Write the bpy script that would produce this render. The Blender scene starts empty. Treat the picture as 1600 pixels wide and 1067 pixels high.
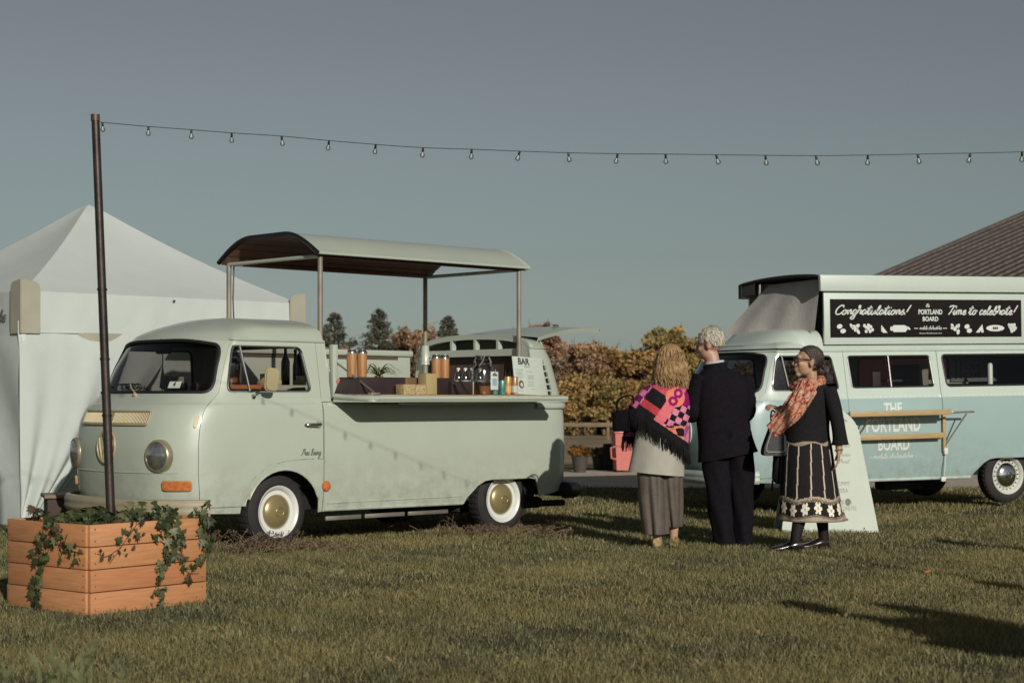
import bpy, bmesh, math, random
import numpy as np
from mathutils import Vector, Matrix, geometry
random.seed(7); RNG = np.random.default_rng(11)
scene = bpy.context.scene
C = scene.collection
R = math.radians
sin, cos, pi = math.sin, math.cos, math.pi

# ------------------------------------------------------------------ camera, sky, sun, exposure
CAM_H = 1.157
cam_d = bpy.data.cameras.new('camera')
cam = bpy.data.objects.new('camera', cam_d); C.objects.link(cam)
cam.location = (0, 0, CAM_H); cam.rotation_euler = (R(90), 0, 0)
cam_d.sensor_width = 36; cam_d.lens = 36*2700/1600
cam_d.shift_y = (622-533.5)/1600
cam_d.clip_end = 2000; cam_d.clip_start = .1
cam_d.dof.use_dof = True; cam_d.dof.focus_distance = 12.2; cam_d.dof.aperture_fstop = 4.0
scene.camera = cam
SUN_AZ, SUN_EL = R(21.5), R(20)          # azimuth to the right of straight behind the camera
to_sun = Vector((sin(SUN_AZ)*cos(SUN_EL), -cos(SUN_AZ)*cos(SUN_EL), sin(SUN_EL)))
world = bpy.data.worlds.new('World'); scene.world = world; world.use_nodes = True
wn = world.node_tree; wn.nodes.clear()
sky = wn.nodes.new('ShaderNodeTexSky'); sky.sky_type = 'NISHITA'; sky.sun_disc = False
sky.sun_elevation = SUN_EL; sky.sun_rotation = math.atan2(to_sun.x, to_sun.y)
sky.air_density = 1.0; sky.dust_density = .6; sky.ozone_density = 2.0
hs = wn.nodes.new('ShaderNodeHueSaturation'); hs.inputs['Saturation'].default_value = .35; hs.inputs['Hue'].default_value = .48; hs.inputs['Value'].default_value = .34
gm = wn.nodes.new('ShaderNodeGamma'); gm.inputs['Gamma'].default_value = 1.0
tn = wn.nodes.new('ShaderNodeMix'); tn.data_type = 'RGBA'; tn.blend_type = 'MULTIPLY'; tn.inputs[0].default_value = 1; 
tcw = wn.nodes.new('ShaderNodeTexCoord'); sxyz = wn.nodes.new('ShaderNodeSeparateXYZ'); mrw = wn.nodes.new('ShaderNodeMapRange'); mrw.interpolation_type = 'SMOOTHSTEP'
mrw.inputs['From Min'].default_value = .02; mrw.inputs['From Max'].default_value = .26
mgw = wn.nodes.new('ShaderNodeMix'); mgw.data_type = 'RGBA'; mgw.inputs[6].default_value = (1.07, 1.22, 1.19, 1); mgw.inputs[7].default_value = (1.04, 1.02, 1.05, 1)
wn.links.new(tcw.outputs['Generated'], sxyz.inputs[0]); wn.links.new(sxyz.outputs['Z'], mrw.inputs['Value']); wn.links.new(mrw.outputs[0], mgw.inputs[0]); wn.links.new(mgw.outputs[2], tn.inputs[7])
bgn = wn.nodes.new('ShaderNodeBackground'); bgn.inputs['Strength'].default_value = .1
wo = wn.nodes.new('ShaderNodeOutputWorld')
wn.links.new(sky.outputs[0], gm.inputs['Color']); wn.links.new(gm.outputs[0], hs.inputs['Color']); wn.links.new(hs.outputs[0], tn.inputs[6]); wn.links.new(tn.outputs[2], bgn.inputs['Color']); wn.links.new(bgn.outputs[0], wo.inputs['Surface'])
sun_d = bpy.data.lights.new('sun', 'SUN'); sun_d.energy = 3.6; sun_d.angle = R(.5); sun_d.color = (1, .95, .87)
sun = bpy.data.objects.new('sun', sun_d); C.objects.link(sun)
sun.rotation_euler = to_sun.to_track_quat('Z', 'Y').to_euler()
vs = scene.view_settings
vs.view_transform = 'Standard'; vs.look = 'None'; vs.exposure = 0.0; vs.gamma = 1.0; vs.use_curve_mapping = False

# ------------------------------------------------------------------ helpers
def tag(o, label=None, cat=None, group=None, kind=None):
    if label: o['label'] = label
    if cat: o['category'] = cat
    if group: o['group'] = group
    if kind: o['kind'] = kind
    return o
def empty(name, loc=(0,0,0), rz=0, label=None, cat=None, group=None, parent=None):
    o = bpy.data.objects.new(name, None); C.objects.link(o)
    o.location = loc; o.rotation_euler = (0, 0, rz); o.empty_display_size = .1
    o.parent = parent
    return tag(o, label, cat, group)
def link(name, me, parent=None, loc=None, rot=None):
    o = bpy.data.objects.new(name, me); C.objects.link(o); o.parent = parent
    if loc is not None: o.location = loc
    if rot is not None: o.rotation_euler = rot
    return o
def srgb(r, g, b):
    f = lambda c: (c/255/12.92 if c/255 <= .04045 else ((c/255+.055)/1.055)**2.4)
    return (f(r), f(g), f(b))
MATS = {}
def M(name, col=(.5,.5,.5), rough=.5, metal=0., var=.08, vscale=6., bump=0., bscale=40., coat=0., spec=.5, trans=0., hue2=None, stretch=None, attr=None, sheen=0.):
    if name in MATS: return MATS[name]
    m = bpy.data.materials.new(name); m.use_nodes = True
    nt = m.node_tree; b = nt.nodes['Principled BSDF']
    b.inputs['Roughness'].default_value = rough; b.inputs['Metallic'].default_value = metal
    b.inputs['Specular IOR Level'].default_value = spec
    if coat: b.inputs['Coat Weight'].default_value = coat; b.inputs['Coat Roughness'].default_value = .12
    if sheen: b.inputs['Sheen Weight'].default_value = sheen
    tc = nt.nodes.new('ShaderNodeTexCoord'); mp = nt.nodes.new('ShaderNodeMapping')
    nt.links.new(tc.outputs['Object'], mp.inputs['Vector'])
    if stretch: mp.inputs['Scale'].default_value = stretch
    nz = nt.nodes.new('ShaderNodeTexNoise'); nz.inputs['Scale'].default_value = vscale; nz.inputs['Detail'].default_value = 5
    nt.links.new(mp.outputs[0], nz.inputs['Vector'])
    mx = nt.nodes.new('ShaderNodeMix'); mx.data_type = 'RGBA'
    rp = nt.nodes.new('ShaderNodeMapRange'); rp.inputs['From Min'].default_value = .3; rp.inputs['From Max'].default_value = .7
    nt.links.new(nz.outputs['Fac'], rp.inputs['Value']); nt.links.new(rp.outputs[0], mx.inputs['Factor'])
    if attr:
        at = nt.nodes.new('ShaderNodeAttribute'); at.attribute_name = attr
        for k, sc in (('A', 1-var), ('B', 1+var)):
            v = nt.nodes.new('ShaderNodeVectorMath'); v.operation = 'SCALE'; v.inputs['Scale'].default_value = sc
            nt.links.new(at.outputs['Color'], v.inputs[0]); nt.links.new(v.outputs[0], mx.inputs[6 if k == 'A' else 7])
    else:
        col = tuple(c*.85 for c in col)
        mx.inputs[6].default_value = tuple(c*(1-var) for c in col)+(1,)
        c2 = hue2 or tuple(c*(1+var) for c in col)
        mx.inputs[7].default_value = tuple(c2)+(1,)
    nt.links.new(mx.outputs[2], b.inputs['Base Color'])
    if bump:
        n2 = nt.nodes.new('ShaderNodeTexNoise'); n2.inputs['Scale'].default_value = bscale; n2.inputs['Detail'].default_value = 4
        nt.links.new(mp.outputs[0], n2.inputs['Vector'])
        bp = nt.nodes.new('ShaderNodeBump'); bp.inputs['Strength'].default_value = bump; bp.inputs['Distance'].default_value = .01
        nt.links.new(n2.outputs['Fac'], bp.inputs['Height']); nt.links.new(bp.outputs[0], b.inputs['Normal'])
    if trans: # thin translucency (leaf, cloth)
        tr = nt.nodes.new('ShaderNodeBsdfTranslucent'); nt.links.new(mx.outputs[2], tr.inputs['Color'])
        ms = nt.nodes.new('ShaderNodeMixShader'); ms.inputs[0].default_value = trans
        out = nt.nodes['Material Output']
        nt.links.new(b.outputs[0], ms.inputs[1]); nt.links.new(tr.outputs[0], ms.inputs[2]); nt.links.new(ms.outputs[0], out.inputs['Surface'])
    MATS[name] = m
    return m
def glass_mat(name, tint=(.8,.82,.8), rough=.02, refl=1.0):
    m = bpy.data.materials.new(name); m.use_nodes = True; nt = m.node_tree; nt.nodes.clear()
    t = nt.nodes.new('ShaderNodeBsdfTransparent'); t.inputs[0].default_value = tint+(1,)
    g = nt.nodes.new('ShaderNodeBsdfGlossy'); g.inputs['Roughness'].default_value = rough
    fr = nt.nodes.new('ShaderNodeFresnel'); fr.inputs['IOR'].default_value = 1.45
    mu = nt.nodes.new('ShaderNodeMath'); mu.operation = 'MULTIPLY'; mu.inputs[1].default_value = refl
    ms = nt.nodes.new('ShaderNodeMixShader'); o = nt.nodes.new('ShaderNodeOutputMaterial')
    nt.links.new(fr.outputs[0], mu.inputs[0]); nt.links.new(mu.outputs[0], ms.inputs[0])
    nt.links.new(t.outputs[0], ms.inputs[1]); nt.links.new(g.outputs[0], ms.inputs[2]); nt.links.new(ms.outputs[0], o.inputs['Surface'])
    MATS[name] = m; return m

def catmull(pts, n=6, closed=False):
    P = [Vector(p) for p in pts]; out = []; L = len(P)
    rng = range(L if closed else L-1)
    for i in rng:
        if closed: p0, p1, p2, p3 = P[i-1], P[i], P[(i+1) % L], P[(i+2) % L]
        else:
            p1, p2 = P[i], P[i+1]; p0 = P[i-1] if i else p1*2-p2; p3 = P[i+2] if i+2 < L else p2*2-p1
        for k in range(n):
            t = k/n
            out.append(.5*((2*p1)+(p2-p0)*t+(2*p0-5*p1+4*p2-p3)*t*t+(3*p1-p0-3*p2+p3)*t**3))
    if not closed: out.append(P[-1].copy())
    return out

class MB:
    """collects shapes, build() links them as one mesh object"""
    def __init__(s): s.v = []; s.f = []; s.mi = []; s.cur = 0
    def raw(s, v, f, mtx=None):
        o = len(s.v)
        s.v += [tuple(mtx @ Vector(p)) for p in v] if mtx else [tuple(p) for p in v]
        s.f += [tuple(i+o for i in q) for q in f]; s.mi += [s.cur]*len(f); return s
    def box(s, c, d, bev=0, mtx=None, rz=0, seg=2):
        bm = bmesh.new(); bmesh.ops.create_cube(bm, size=1)
        bmesh.ops.scale(bm, vec=d, verts=bm.verts)
        if bev: bmesh.ops.bevel(bm, geom=bm.edges[:], offset=min(bev, min(d)*.45), segments=seg, affect='EDGES', profile=.5)
        m = Matrix.Translation(c) @ Matrix.Rotation(rz, 4, 'Z')
        if mtx: m = mtx @ m
        bm.verts.index_update()
        s.raw([v.co for v in bm.verts], [[v.index for v in f.verts] for f in bm.faces], m); bm.free(); return s
    def tube(s, pts, r, n=8, caps=True, closed=False, mtx=None, flat=1.):
        P = [Vector(p) for p in pts]; L = len(P); rr = r if isinstance(r, (list, tuple)) else [r]*L
        v = []; f = []
        up = None
        for i in range(L):
            if closed: t = (P[(i+1) % L]-P[i-1])
            else: t = P[min(i+1, L-1)]-P[max(i-1, 0)]
            if t.length < 1e-9: t = Vector((0,0,1))
            t.normalize()
            if up is None:
                up = Vector((0,0,1)) if abs(t.z) < .9 else Vector((1,0,0))
            a = t.cross(up)
            if a.length < 1e-6: a = t.cross(Vector((.3,.9,.2)))
            a.normalize(); b = a.cross(t).normalized(); up = b
            for k in range(n):
                an = 2*pi*k/n; v.append(P[i]+a*(cos(an)*rr[i])+b*(sin(an)*rr[i]*flat))
        for i in range(L if closed else L-1):
            j = (i+1) % L
            for k in range(n): f.append((i*n+k, i*n+(k+1) % n, j*n+(k+1) % n, j*n+k))
        if caps and not closed: f.append(tuple(range(n))[::-1]); f.append(tuple((L-1)*n+k for k in range(n)))
        return s.raw(v, f, mtx)
    def lathe(s, prof, n=24, mtx=None, c=(0,0,0), cap=True):
        v = []; f = []; L = len(prof)
        for (r, z) in prof:
            for k in range(n): v.append((c[0]+r*cos(2*pi*k/n), c[1]+r*sin(2*pi*k/n), c[2]+z))
        for i in range(L-1):
            for k in range(n): f.append((i*n+k, i*n+(k+1) % n, (i+1)*n+(k+1) % n, (i+1)*n+k))
        if cap:
            if prof[0][0] > 1e-5: f.append(tuple(range(n))[::-1])
            if prof[-1][0] > 1e-5: f.append(tuple((L-1)*n+k for k in range(n)))
        return s.raw(v, f, mtx)
    def prism(s, poly, h, mtx=None):   # polygon in xy, extruded z 0..h
        n = len(poly); v = [(p[0], p[1], 0) for p in poly]+[(p[0], p[1], h) for p in poly]
        f = [tuple(range(n))[::-1], tuple(range(n, 2*n))]+[(i, (i+1) % n, n+(i+1) % n, n+i) for i in range(n)]
        return s.raw(v, f, mtx)
    def ball(s, c, r, n=16, m=10, mtx=None):
        rx, ry, rz = r if isinstance(r, (list, tuple)) else (r, r, r)
        v = []; f = []
        for i in range(m+1):
            t = pi*i/m
            for k in range(n): v.append((c[0]+rx*sin(t)*cos(2*pi*k/n), c[1]+ry*sin(t)*sin(2*pi*k/n), c[2]+rz*cos(t)))
        for i in range(m):
            for k in range(n): f.append((i*n+k, (i+1)*n+k, (i+1)*n+(k+1) % n, i*n+(k+1) % n))
        return s.raw(v, f, mtx)
    def grid(s, fn, nu, nv, closed_u=False, mtx=None):
        v = [fn(i/nu, j/nv) for j in range(nv+1) for i in range(nu if closed_u else nu+1)]
        w = nu if closed_u else nu+1; f = []
        for j in range(nv):
            for i in range(nu): f.append((j*w+i, j*w+(i+1) % w, (j+1)*w+(i+1) % w, (j+1)*w+i))
        return s.raw(v, f, mtx)
    def mesh(s, name, mats, sharp=.7, smooth=True):
        me = bpy.data.meshes.new(name); me.from_pydata(s.v, [], s.f)
        mats = mats if isinstance(mats, (list, tuple)) else [mats]
        for m in mats: me.materials.append(m)
        if len(mats) > 1: me.polygons.foreach_set('material_index', s.mi)
        bm = bmesh.new(); bm.from_mesh(me)
        bmesh.ops.remove_doubles(bm, verts=bm.verts, dist=1e-6)
        bmesh.ops.recalc_face_normals(bm, faces=bm.faces)
        if smooth:
            for f in bm.faces: f.smooth = True
            for e in bm.edges:
                if len(e.link_faces) == 2 and e.calc_face_angle(0) > sharp: e.smooth = False
        bm.to_mesh(me); bm.free(); return me
    def build(s, name, mats, parent=None, loc=None, rot=None, sharp=.7, smooth=True):
        return link(name, s.mesh(name, mats, sharp, smooth), parent, loc, rot)
def ribbon(pts, w):
    """flat 2-d ribbon (verts, faces) along a 2-d polyline"""
    P = [Vector((p[0], p[1])) for p in pts]; v = []; f = []
    for i in range(len(P)):
        t = P[min(i+1, len(P)-1)]-P[max(i-1, 0)]
        if t.length < 1e-9: t = Vector((1, 0))
        t.normalize(); nn = Vector((-t.y, t.x))*w*.5
        v += [P[i]+nn, P[i]-nn]
    for i in range(len(P)-1): f.append((2*i, 2*i+1, 2*i+3, 2*i+2))
    return [(p.x, p.y) for p in v], f
CUR = {
 'C': (1.25, [[(1.25,1.45),(1.2,1.85),(.8,1.9),(.3,1.4),(.1,.6),(.4,.05),(1.0,.15),(1.35,.6)]]),
 'o': (.95, [[(.5,1.0),(.2,.75),(.12,.25),(.42,0),(.75,.4),(.62,.95),(.45,.85),(.7,.75),(1.0,.9)]]),
 'n': (.95, [[(0,.3),(.2,.95),(.2,0)],[(.22,.4),(.55,1),(.72,.7),(.7,.15),(.98,.25)]]),
 'm': (1.4, [[(0,.3),(.2,.95),(.2,0)],[(.22,.4),(.5,1),(.65,.7),(.62,0)],[(.64,.4),(.95,1),(1.1,.7),(1.1,.15),(1.4,.25)]]),
 'g': (.9, [[(.7,.85),(.35,.98),(.1,.4),(.35,0),(.7,.5),(.78,.95),(.62,-.6),(.3,-.95),(.02,-.6),(.95,.3)]]),
 'r': (.85, [[(0,.3),(.25,1),(.32,1.7),(.15,1.9),(.05,1.6),(.4,.95),(.75,.85),(.6,.25),(.9,.2)]]),
 'a': (.95, [[(.7,.85),(.35,.98),(.1,.4),(.35,0),(.7,.5),(.78,.95),(.75,.2),(1.0,.25)]]),
 't': (.7, [[(0,.3),(.5,1.8),(.25,.4),(.42,.0),(.75,.3)],[(-.1,1.25),(.8,1.45)]]),
 'u': (1.0, [[(0,.3),(.2,.95),(.18,.2),(.42,0),(.75,.5),(.85,.95),(.8,.2),(1.05,.25)]]),
 'l': (.6, [[(0,.3),(.5,1.3),(.5,1.85),(.3,1.6),(.18,.4),(.38,0),(.65,.3)]]),
 'i': (.55, [[(0,.3),(.25,.95),(.18,.2),(.38,0),(.6,.3)],[(.36,1.35),(.42,1.5)]]),
 's': (.8, [[(0,.3),(.45,1.05),(.42,.75),(.6,.3),(.4,0),(.1,.1),(.5,.1),(.85,.4)]]),
 'e': (.75, [[(0,.3),(.55,.6),(.5,.95),(.2,.7),(.14,.2),(.42,0),(.8,.3)]]),
 'c': (.7, [[(.65,.85),(.4,1),(.12,.5),(.3,0),(.75,.3)]]),
 'b': (.85, [[(0,.3),(.5,1.3),(.45,1.85),(.22,1.2),(.15,.1),(.5,.0),(.72,.5),(.5,.8),(.9,.75)]]),
 'h': (.85, [[(0,.3),(.45,1.3),(.45,1.85),(.25,1.4),(.1,0)],[(.15,.5),(.5,.95),(.6,.6),(.6,.1),(.85,.3)]]),
 'T': (1.0, [[(0,1.55),(.4,1.9),(1.5,1.75)],[(.85,1.8),(.5,.6),(.2,0)]]),
 'F': (.95, [[(.2,1.7),(1.15,1.85)],[(.6,1.75),(.4,.6),(.1,0),(-.1,.2)],[(.3,1.),(.85,1.05)]]),
 'B': (1.1, [[(.4,1.7),(.2,0)],[(.0,1.5),(.7,1.9),(.95,1.4),(.4,1.0),(.9,.6),(.6,.05),(.1,.15)]]),
 '!': (.6, [[(.75,2.0),(.3,.5)],[(.1,.12),(.06,.0)]]), ' ': (.55, []), '-': (.9, [[(.1,.5),(.8,.5)]]) }
def cursive(txt, w=.2, shear=.3):
    """hand-drawn brush script as a flat mesh: verts, faces, width (x-height = 1)"""
    x = 0; V = []; Fc = []
    for ch in txt:
        adv, strokes = CUR[ch]
        for st in strokes:
            p = [(q.x+x+q.y*shear, q.y) for q in catmull([(a, b, 0) for a, b in st], 5)]
            v, f = ribbon(p, w); o = len(V); V += v; Fc += [tuple(i+o for i in q) for q in f]
        x += adv
    return V, Fc, x
TXT = {}
def text(s, bold=0., align='CENTER'):
    """built-in font as a flat mesh: verts, faces (cap height about .7)"""
    key = (s, bold, align)
    if key in TXT: return TXT[key]
    cu = bpy.data.curves.new('lettering', 'FONT'); cu.body = s; cu.align_x = align; cu.offset = bold; cu.resolution_u = 3
    o = bpy.data.objects.new('lettering', cu); C.objects.link(o); bpy.context.view_layer.update()
    me = bpy.data.meshes.new_from_object(o.evaluated_get(bpy.context.evaluated_depsgraph_get()))
    v = [(p.co.x, p.co.y) for p in me.vertices]; f = [tuple(p.vertices) for p in me.polygons]
    bpy.data.objects.remove(o); bpy.data.curves.remove(cu); bpy.data.meshes.remove(me)
    TXT[key] = (v, f); return v, f
def place2d(mb, vf, fn, sx=1., sy=1., ox=0., oy=0.):
    mb.raw([fn(ox+x*sx, oy+y*sy) for x, y in vf[0]], vf[1])
# all built-in lettering is set now, while the scene is still small
for q in [('THE',.03),('PORTLAND',.03),('BOARD',.03),('BAR',.03),('MENU',.0),('4',.02),('ITES',.0),('YUMMY',0),('VIERA',0),('DONUTS',0),('CIDER',0),('PORTLAND BOARD',.02),('theportlandboard.com',0),('ND',.02),('RD',.02),('DOMESTIC BEER',0),('HARD SELTZER',0)]: text(*q)

# ------------------------------------------------------------------ shared materials
PAINT1 = M('sage_paint', (.475,.525,.43), .36, coat=.5, var=.03, vscale=2.5)
PAINT2W = M('mint_white_paint', (.55,.63,.55), .34, coat=.5, var=.03, vscale=2.5)
PAINT2B = M('pale_blue_paint', (.33,.45,.43), .34, coat=.5, var=.03, vscale=2.5)
def grime(m, z0, z1, amount):
    """road dirt: brown speckle and streaks splashed over the lower body panels"""
    nt = m.node_tree; b = nt.nodes['Principled BSDF']; src = b.inputs['Base Color'].links[0].from_socket
    tc = nt.nodes.new('ShaderNodeTexCoord'); sp = nt.nodes.new('ShaderNodeSeparateXYZ'); nt.links.new(tc.outputs['Object'], sp.inputs[0])
    mr = nt.nodes.new('ShaderNodeMapRange'); mr.inputs['From Min'].default_value = z1; mr.inputs['From Max'].default_value = z0; nt.links.new(sp.outputs['Z'], mr.inputs['Value'])
    n = nt.nodes.new('ShaderNodeTexNoise'); n.inputs['Scale'].default_value = 9; n.inputs['Detail'].default_value = 9; n.inputs['Roughness'].default_value = .75; nt.links.new(tc.outputs['Object'], n.inputs['Vector'])
    pw = nt.nodes.new('ShaderNodeMapRange'); pw.inputs['From Min'].default_value = .42; pw.inputs['From Max'].default_value = .75; nt.links.new(n.outputs['Fac'], pw.inputs['Value'])
    mu = nt.nodes.new('ShaderNodeMath'); mu.operation = 'MULTIPLY'; nt.links.new(mr.outputs[0], mu.inputs[0]); nt.links.new(pw.outputs[0], mu.inputs[1])
    m2 = nt.nodes.new('ShaderNodeMath'); m2.operation = 'MULTIPLY'; m2.inputs[1].default_value = amount; nt.links.new(mu.outputs[0], m2.inputs[0])
    mx = nt.nodes.new('ShaderNodeMix'); mx.data_type = 'RGBA'; mx.inputs[7].default_value = (.16,.13,.085,1); nt.links.new(m2.outputs[0], mx.inputs[0]); nt.links.new(src, mx.inputs[6]); nt.links.new(mx.outputs[2], b.inputs['Base Color'])
    r = nt.nodes.new('ShaderNodeMapRange'); r.inputs['To Min'].default_value = .26; r.inputs['To Max'].default_value = .50; nt.links.new(n.outputs['Fac'], r.inputs['Value']); nt.links.new(r.outputs[0], b.inputs['Roughness'])
for m_ in (PAINT1, PAINT2W, PAINT2B): grime(m_, .20, .75, .75)
GOLD = M('champagne_gold', (.44,.37,.21), .5, .15, var=.08)
CHROME = M('chrome', (.75,.74,.70), .12, 1., var=.03)
STEEL = M('brushed_steel', (.40,.37,.31), .5, .75, var=.15)
POSTM = M('canopy_post_metal', (.30,.265,.21), .6, .35, var=.2)
RUBBER = M('tyre_rubber', (.022,.019,.018), .8, var=.25, bump=.2)
GASKET = M('black_rubber', (.012,.011,.011), .55)
BLACK = M('black_lacquer', (.012,.011,.012), .4)
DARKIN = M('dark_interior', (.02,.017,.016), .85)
UNDER = M('underbody_black', (.012,.011,.01), .9)
WHITEP = M('rim_white', (.72,.73,.68), .4, var=.06)
ORANGE_L = M('amber_lens', (.55,.17,.05), .15, coat=.6, var=.25, vscale=40)
GLASS = glass_mat('clear_glass', (.86,.87,.85))
TINT = glass_mat('tinted_glass', (.48,.46,.45))
LENS = M('headlamp_lens', (.55,.55,.52), .08, .85, var=.35, vscale=22, coat=.8)
BROWNW = M('dark_brown_wood', (.21,.11,.075), .6, var=.35, vscale=14, stretch=(1,12,12))
OAK = M('pale_oak', (.45,.29,.13), .5, var=.18, vscale=9, stretch=(1,14,14))
# ------------------------------------------------------------------ ground
def ground_mat():
    m = bpy.data.materials.new('lawn_soil'); m.use_nodes = True; nt = m.node_tree; b = nt.nodes['Principled BSDF']
    b.inputs['Roughness'].default_value = .95; b.inputs['Specular IOR Level'].default_value = .1
    tc = nt.nodes.new('ShaderNodeTexCoord')
    def nz(sc, d=6):
        n = nt.nodes.new('ShaderNodeTexNoise'); n.inputs['Scale'].default_value = sc; n.inputs['Detail'].default_value = d
        nt.links.new(tc.outputs['Object'], n.inputs['Vector']); return n
    a, c = nz(.5), nz(30)
    r = nt.nodes.new('ShaderNodeValToRGB'); r.color_ramp.elements[0].position = .3; r.color_ramp.elements[1].position = .72
    r.color_ramp.elements[0].color = (.055,.048,.022,1); r.color_ramp.elements[1].color = (.15,.125,.06,1)
    mx = nt.nodes.new('ShaderNodeMath'); mx.operation = 'MULTIPLY_ADD'; mx.inputs[1].default_value = .45; 
    nt.links.new(a.outputs['Fac'], mx.inputs[0])
    m2 = nt.nodes.new('ShaderNodeMath'); m2.operation = 'MULTIPLY'; m2.inputs[1].default_value = .55
    nt.links.new(c.outputs['Fac'], m2.inputs[0]); nt.links.new(m2.outputs[0], mx.inputs[2])
    nt.links.new(mx.outputs[0], r.inputs['Fac']); nt.links.new(r.outputs[0], b.inputs['Base Color'])
    bp = nt.nodes.new('ShaderNodeBump'); bp.inputs['Strength'].default_value = .6; bp.inputs['Distance'].default_value = .04
    nt.links.new(c.outputs['Fac'], bp.inputs['Height']); nt.links.new(bp.outputs[0], b.inputs['Normal'])
    return m
LAWN = ground_mat()
tag(MB().raw([(-900,-60,0),(900,-60,0),(900,1500,0),(-900,1500,0)], [(0,1,2,3)]).build('lawn', LAWN, smooth=False), kind='structure')
GRAVEL = M('pale_gravel', (.52,.46,.36), .95, var=.25, vscale=14, bump=.6, bscale=60)
tag(MB().raw([(-6,22.4,.012),(14,21.6,.012),(16,27.6,.012),(-9,27.4,.012)], [(0,1,2,3)]).build('gravel_drive', GRAVEL, smooth=False), kind='structure')
FIELD = M('dry_field', (.27,.20,.11), .95, var=.35, vscale=.8, bump=.6, bscale=12)
tag(MB().raw([(-40,30,.01),(40,30,.01),(60,75,.01),(-60,75,.01)], [(0,1,2,3)]).build('dry_field', FIELD, smooth=False), kind='structure')

# mown grass: single blades, denser close to the camera
def grass():
    parts = []
    def zone(y0, y1, dens, hgt, wid):
        n = int((y1-y0)*(y0+y1)*.5*.64*dens)
        y = np.sqrt(RNG.uniform(y0**2, y1**2, n)); x = RNG.uniform(-.32, .32, n)*y
        # density and length vary in loose patches
        p = np.sin(x*1.7+y*.9)*np.sin(y*2.1-x*.6)+.6*np.sin(x*5.1-y*3.3)+.6*np.sin(x*9.+y*7.7)
        keep = RNG.uniform(-2.6, 1.6, n) < p+.6
        x, y, p = x[keep], y[keep], p[keep]; n = len(x)
        h = hgt*RNG.uniform(.45, 1.25, n)*(1+.15*p); a = RNG.uniform(0, 2*pi, n); ln = RNG.uniform(.15, 1.0, n)*h
        ta = RNG.uniform(0, 2*pi, n); w = wid*RNG.uniform(.6, 1.3, n)
        dx, dy = np.cos(a)*w, np.sin(a)*w; lx, ly = np.cos(ta)*ln, np.sin(ta)*ln
        V = np.empty((n, 5, 3))
        V[:,0] = np.stack([x-dx, y-dy, np.zeros(n)], 1); V[:,1] = np.stack([x+dx, y+dy, np.zeros(n)], 1)
        V[:,2] = np.stack([x+dx*.7+lx*.35, y+dy*.7+ly*.35, h*.6], 1); V[:,3] = np.stack([x-dx*.7+lx*.35, y-dy*.7+ly*.35, h*.6], 1)
        V[:,4] = np.stack([x+lx, y+ly, h*RNG.uniform(.8, 1, n)], 1)
        p = p+.8*np.sin(x*.9+1.3*np.sin(y*.7))*np.sin(y*.8+x*.35); k = RNG.uniform(0, 1, n); dry = (RNG.uniform(0, 1, n) < .14+.05*p)
        col = np.stack([.105+.24*k*k+.022*p, .104+.215*k*k+.014*p, .046+.11*k*k, np.ones(n)], 1)
        col[dry] = np.stack([.30+.12*k[dry], .24+.10*k[dry], .12+.05*k[dry], np.ones(dry.sum())], 1)
        parts.append((V.reshape(-1, 3), np.repeat(np.clip(col, .005, 1), 5, 0)))
    zone(6.7, 9.5, 9500, .034, .0016); zone(9.5, 13, 6500, .034, .0020); zone(13, 17, 3000, .036, .0027); zone(17, 22.2, 1100, .042, .0042)
    V = np.concatenate([p[0] for p in parts]); Cc = np.concatenate([p[1] for p in parts]); n = len(V)//5
    b = (np.arange(n)*5)[:,None]
    quads = (b+np.array([0,1,2,3])).reshape(-1); tris = (b+np.array([3,2,4])).reshape(-1)
    me = bpy.data.meshes.new('grass')
    me.vertices.add(len(V)); me.vertices.foreach_set('co', V.ravel())
    me.loops.add(n*7); me.loops.foreach_set('vertex_index', np.concatenate([quads, tris]))
    me.polygons.add(2*n)
    me.polygons.foreach_set('loop_start', np.concatenate([np.arange(n)*4, n*4+np.arange(n)*3]))
    me.polygons.foreach_set('loop_total', np.concatenate([np.full(n, 4), np.full(n, 3)]))
    me.update(calc_edges=True)
    at = me.color_attributes.new('tone', 'FLOAT_COLOR', 'POINT'); at.data.foreach_set('color', Cc.ravel())
    me.materials.append(M('grass_blades', rough=.75, var=.15, vscale=1.2, attr='tone', trans=.25, spec=.2))
    tag(link('grass', me), 'short mown lawn grass with dry straw-coloured blades', 'grass', kind='stuff')
grass()

# clover leaves and bits of fallen leaf lying in the lawn
def litter():
    n = 1500; y = np.sqrt(RNG.uniform(6.8**2, 15**2, n)); x = RNG.uniform(-.31, .31, n)*y; mb_v = []; mb_f = []; tone = []
    for i in range(n):
        fallen = RNG.uniform() < .045; s = RNG.uniform(.010, .018) if fallen else RNG.uniform(.007, .014); a = RNG.uniform(0, 6.28); z = RNG.uniform(.02, .042)
        t = RNG.normal(size=2)*.5; q = [(cos(a+k)*s*r, sin(a+k)*s*r) for k, r in ((0,1),(1.2,.7),(2.4,.9),(3.6,.65),(5.0,.8))]
        o = len(mb_v); mb_v += [(x[i]+p[0], y[i]+p[1], z+p[0]*t[0]+p[1]*t[1]) for p in q]; mb_f.append(tuple(range(o, o+5))); tone.append((.34,.25,.13) if fallen else (.20,.21,.095))
    me = bpy.data.meshes.new('lawn_litter'); me.from_pydata(mb_v, [], mb_f)
    at = me.color_attributes.new('tone', 'FLOAT_COLOR', 'POINT'); at.data.foreach_set('color', np.concatenate([np.repeat(np.array(tone), 5, 0), np.ones((5*n, 1))], 1).ravel())
    me.materials.append(MATS['grass_blades']); tag(link('lawn_litter', me), 'scattered clover and small fallen leaf bits in the lawn', 'leaf litter', kind='stuff')
litter()
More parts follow.
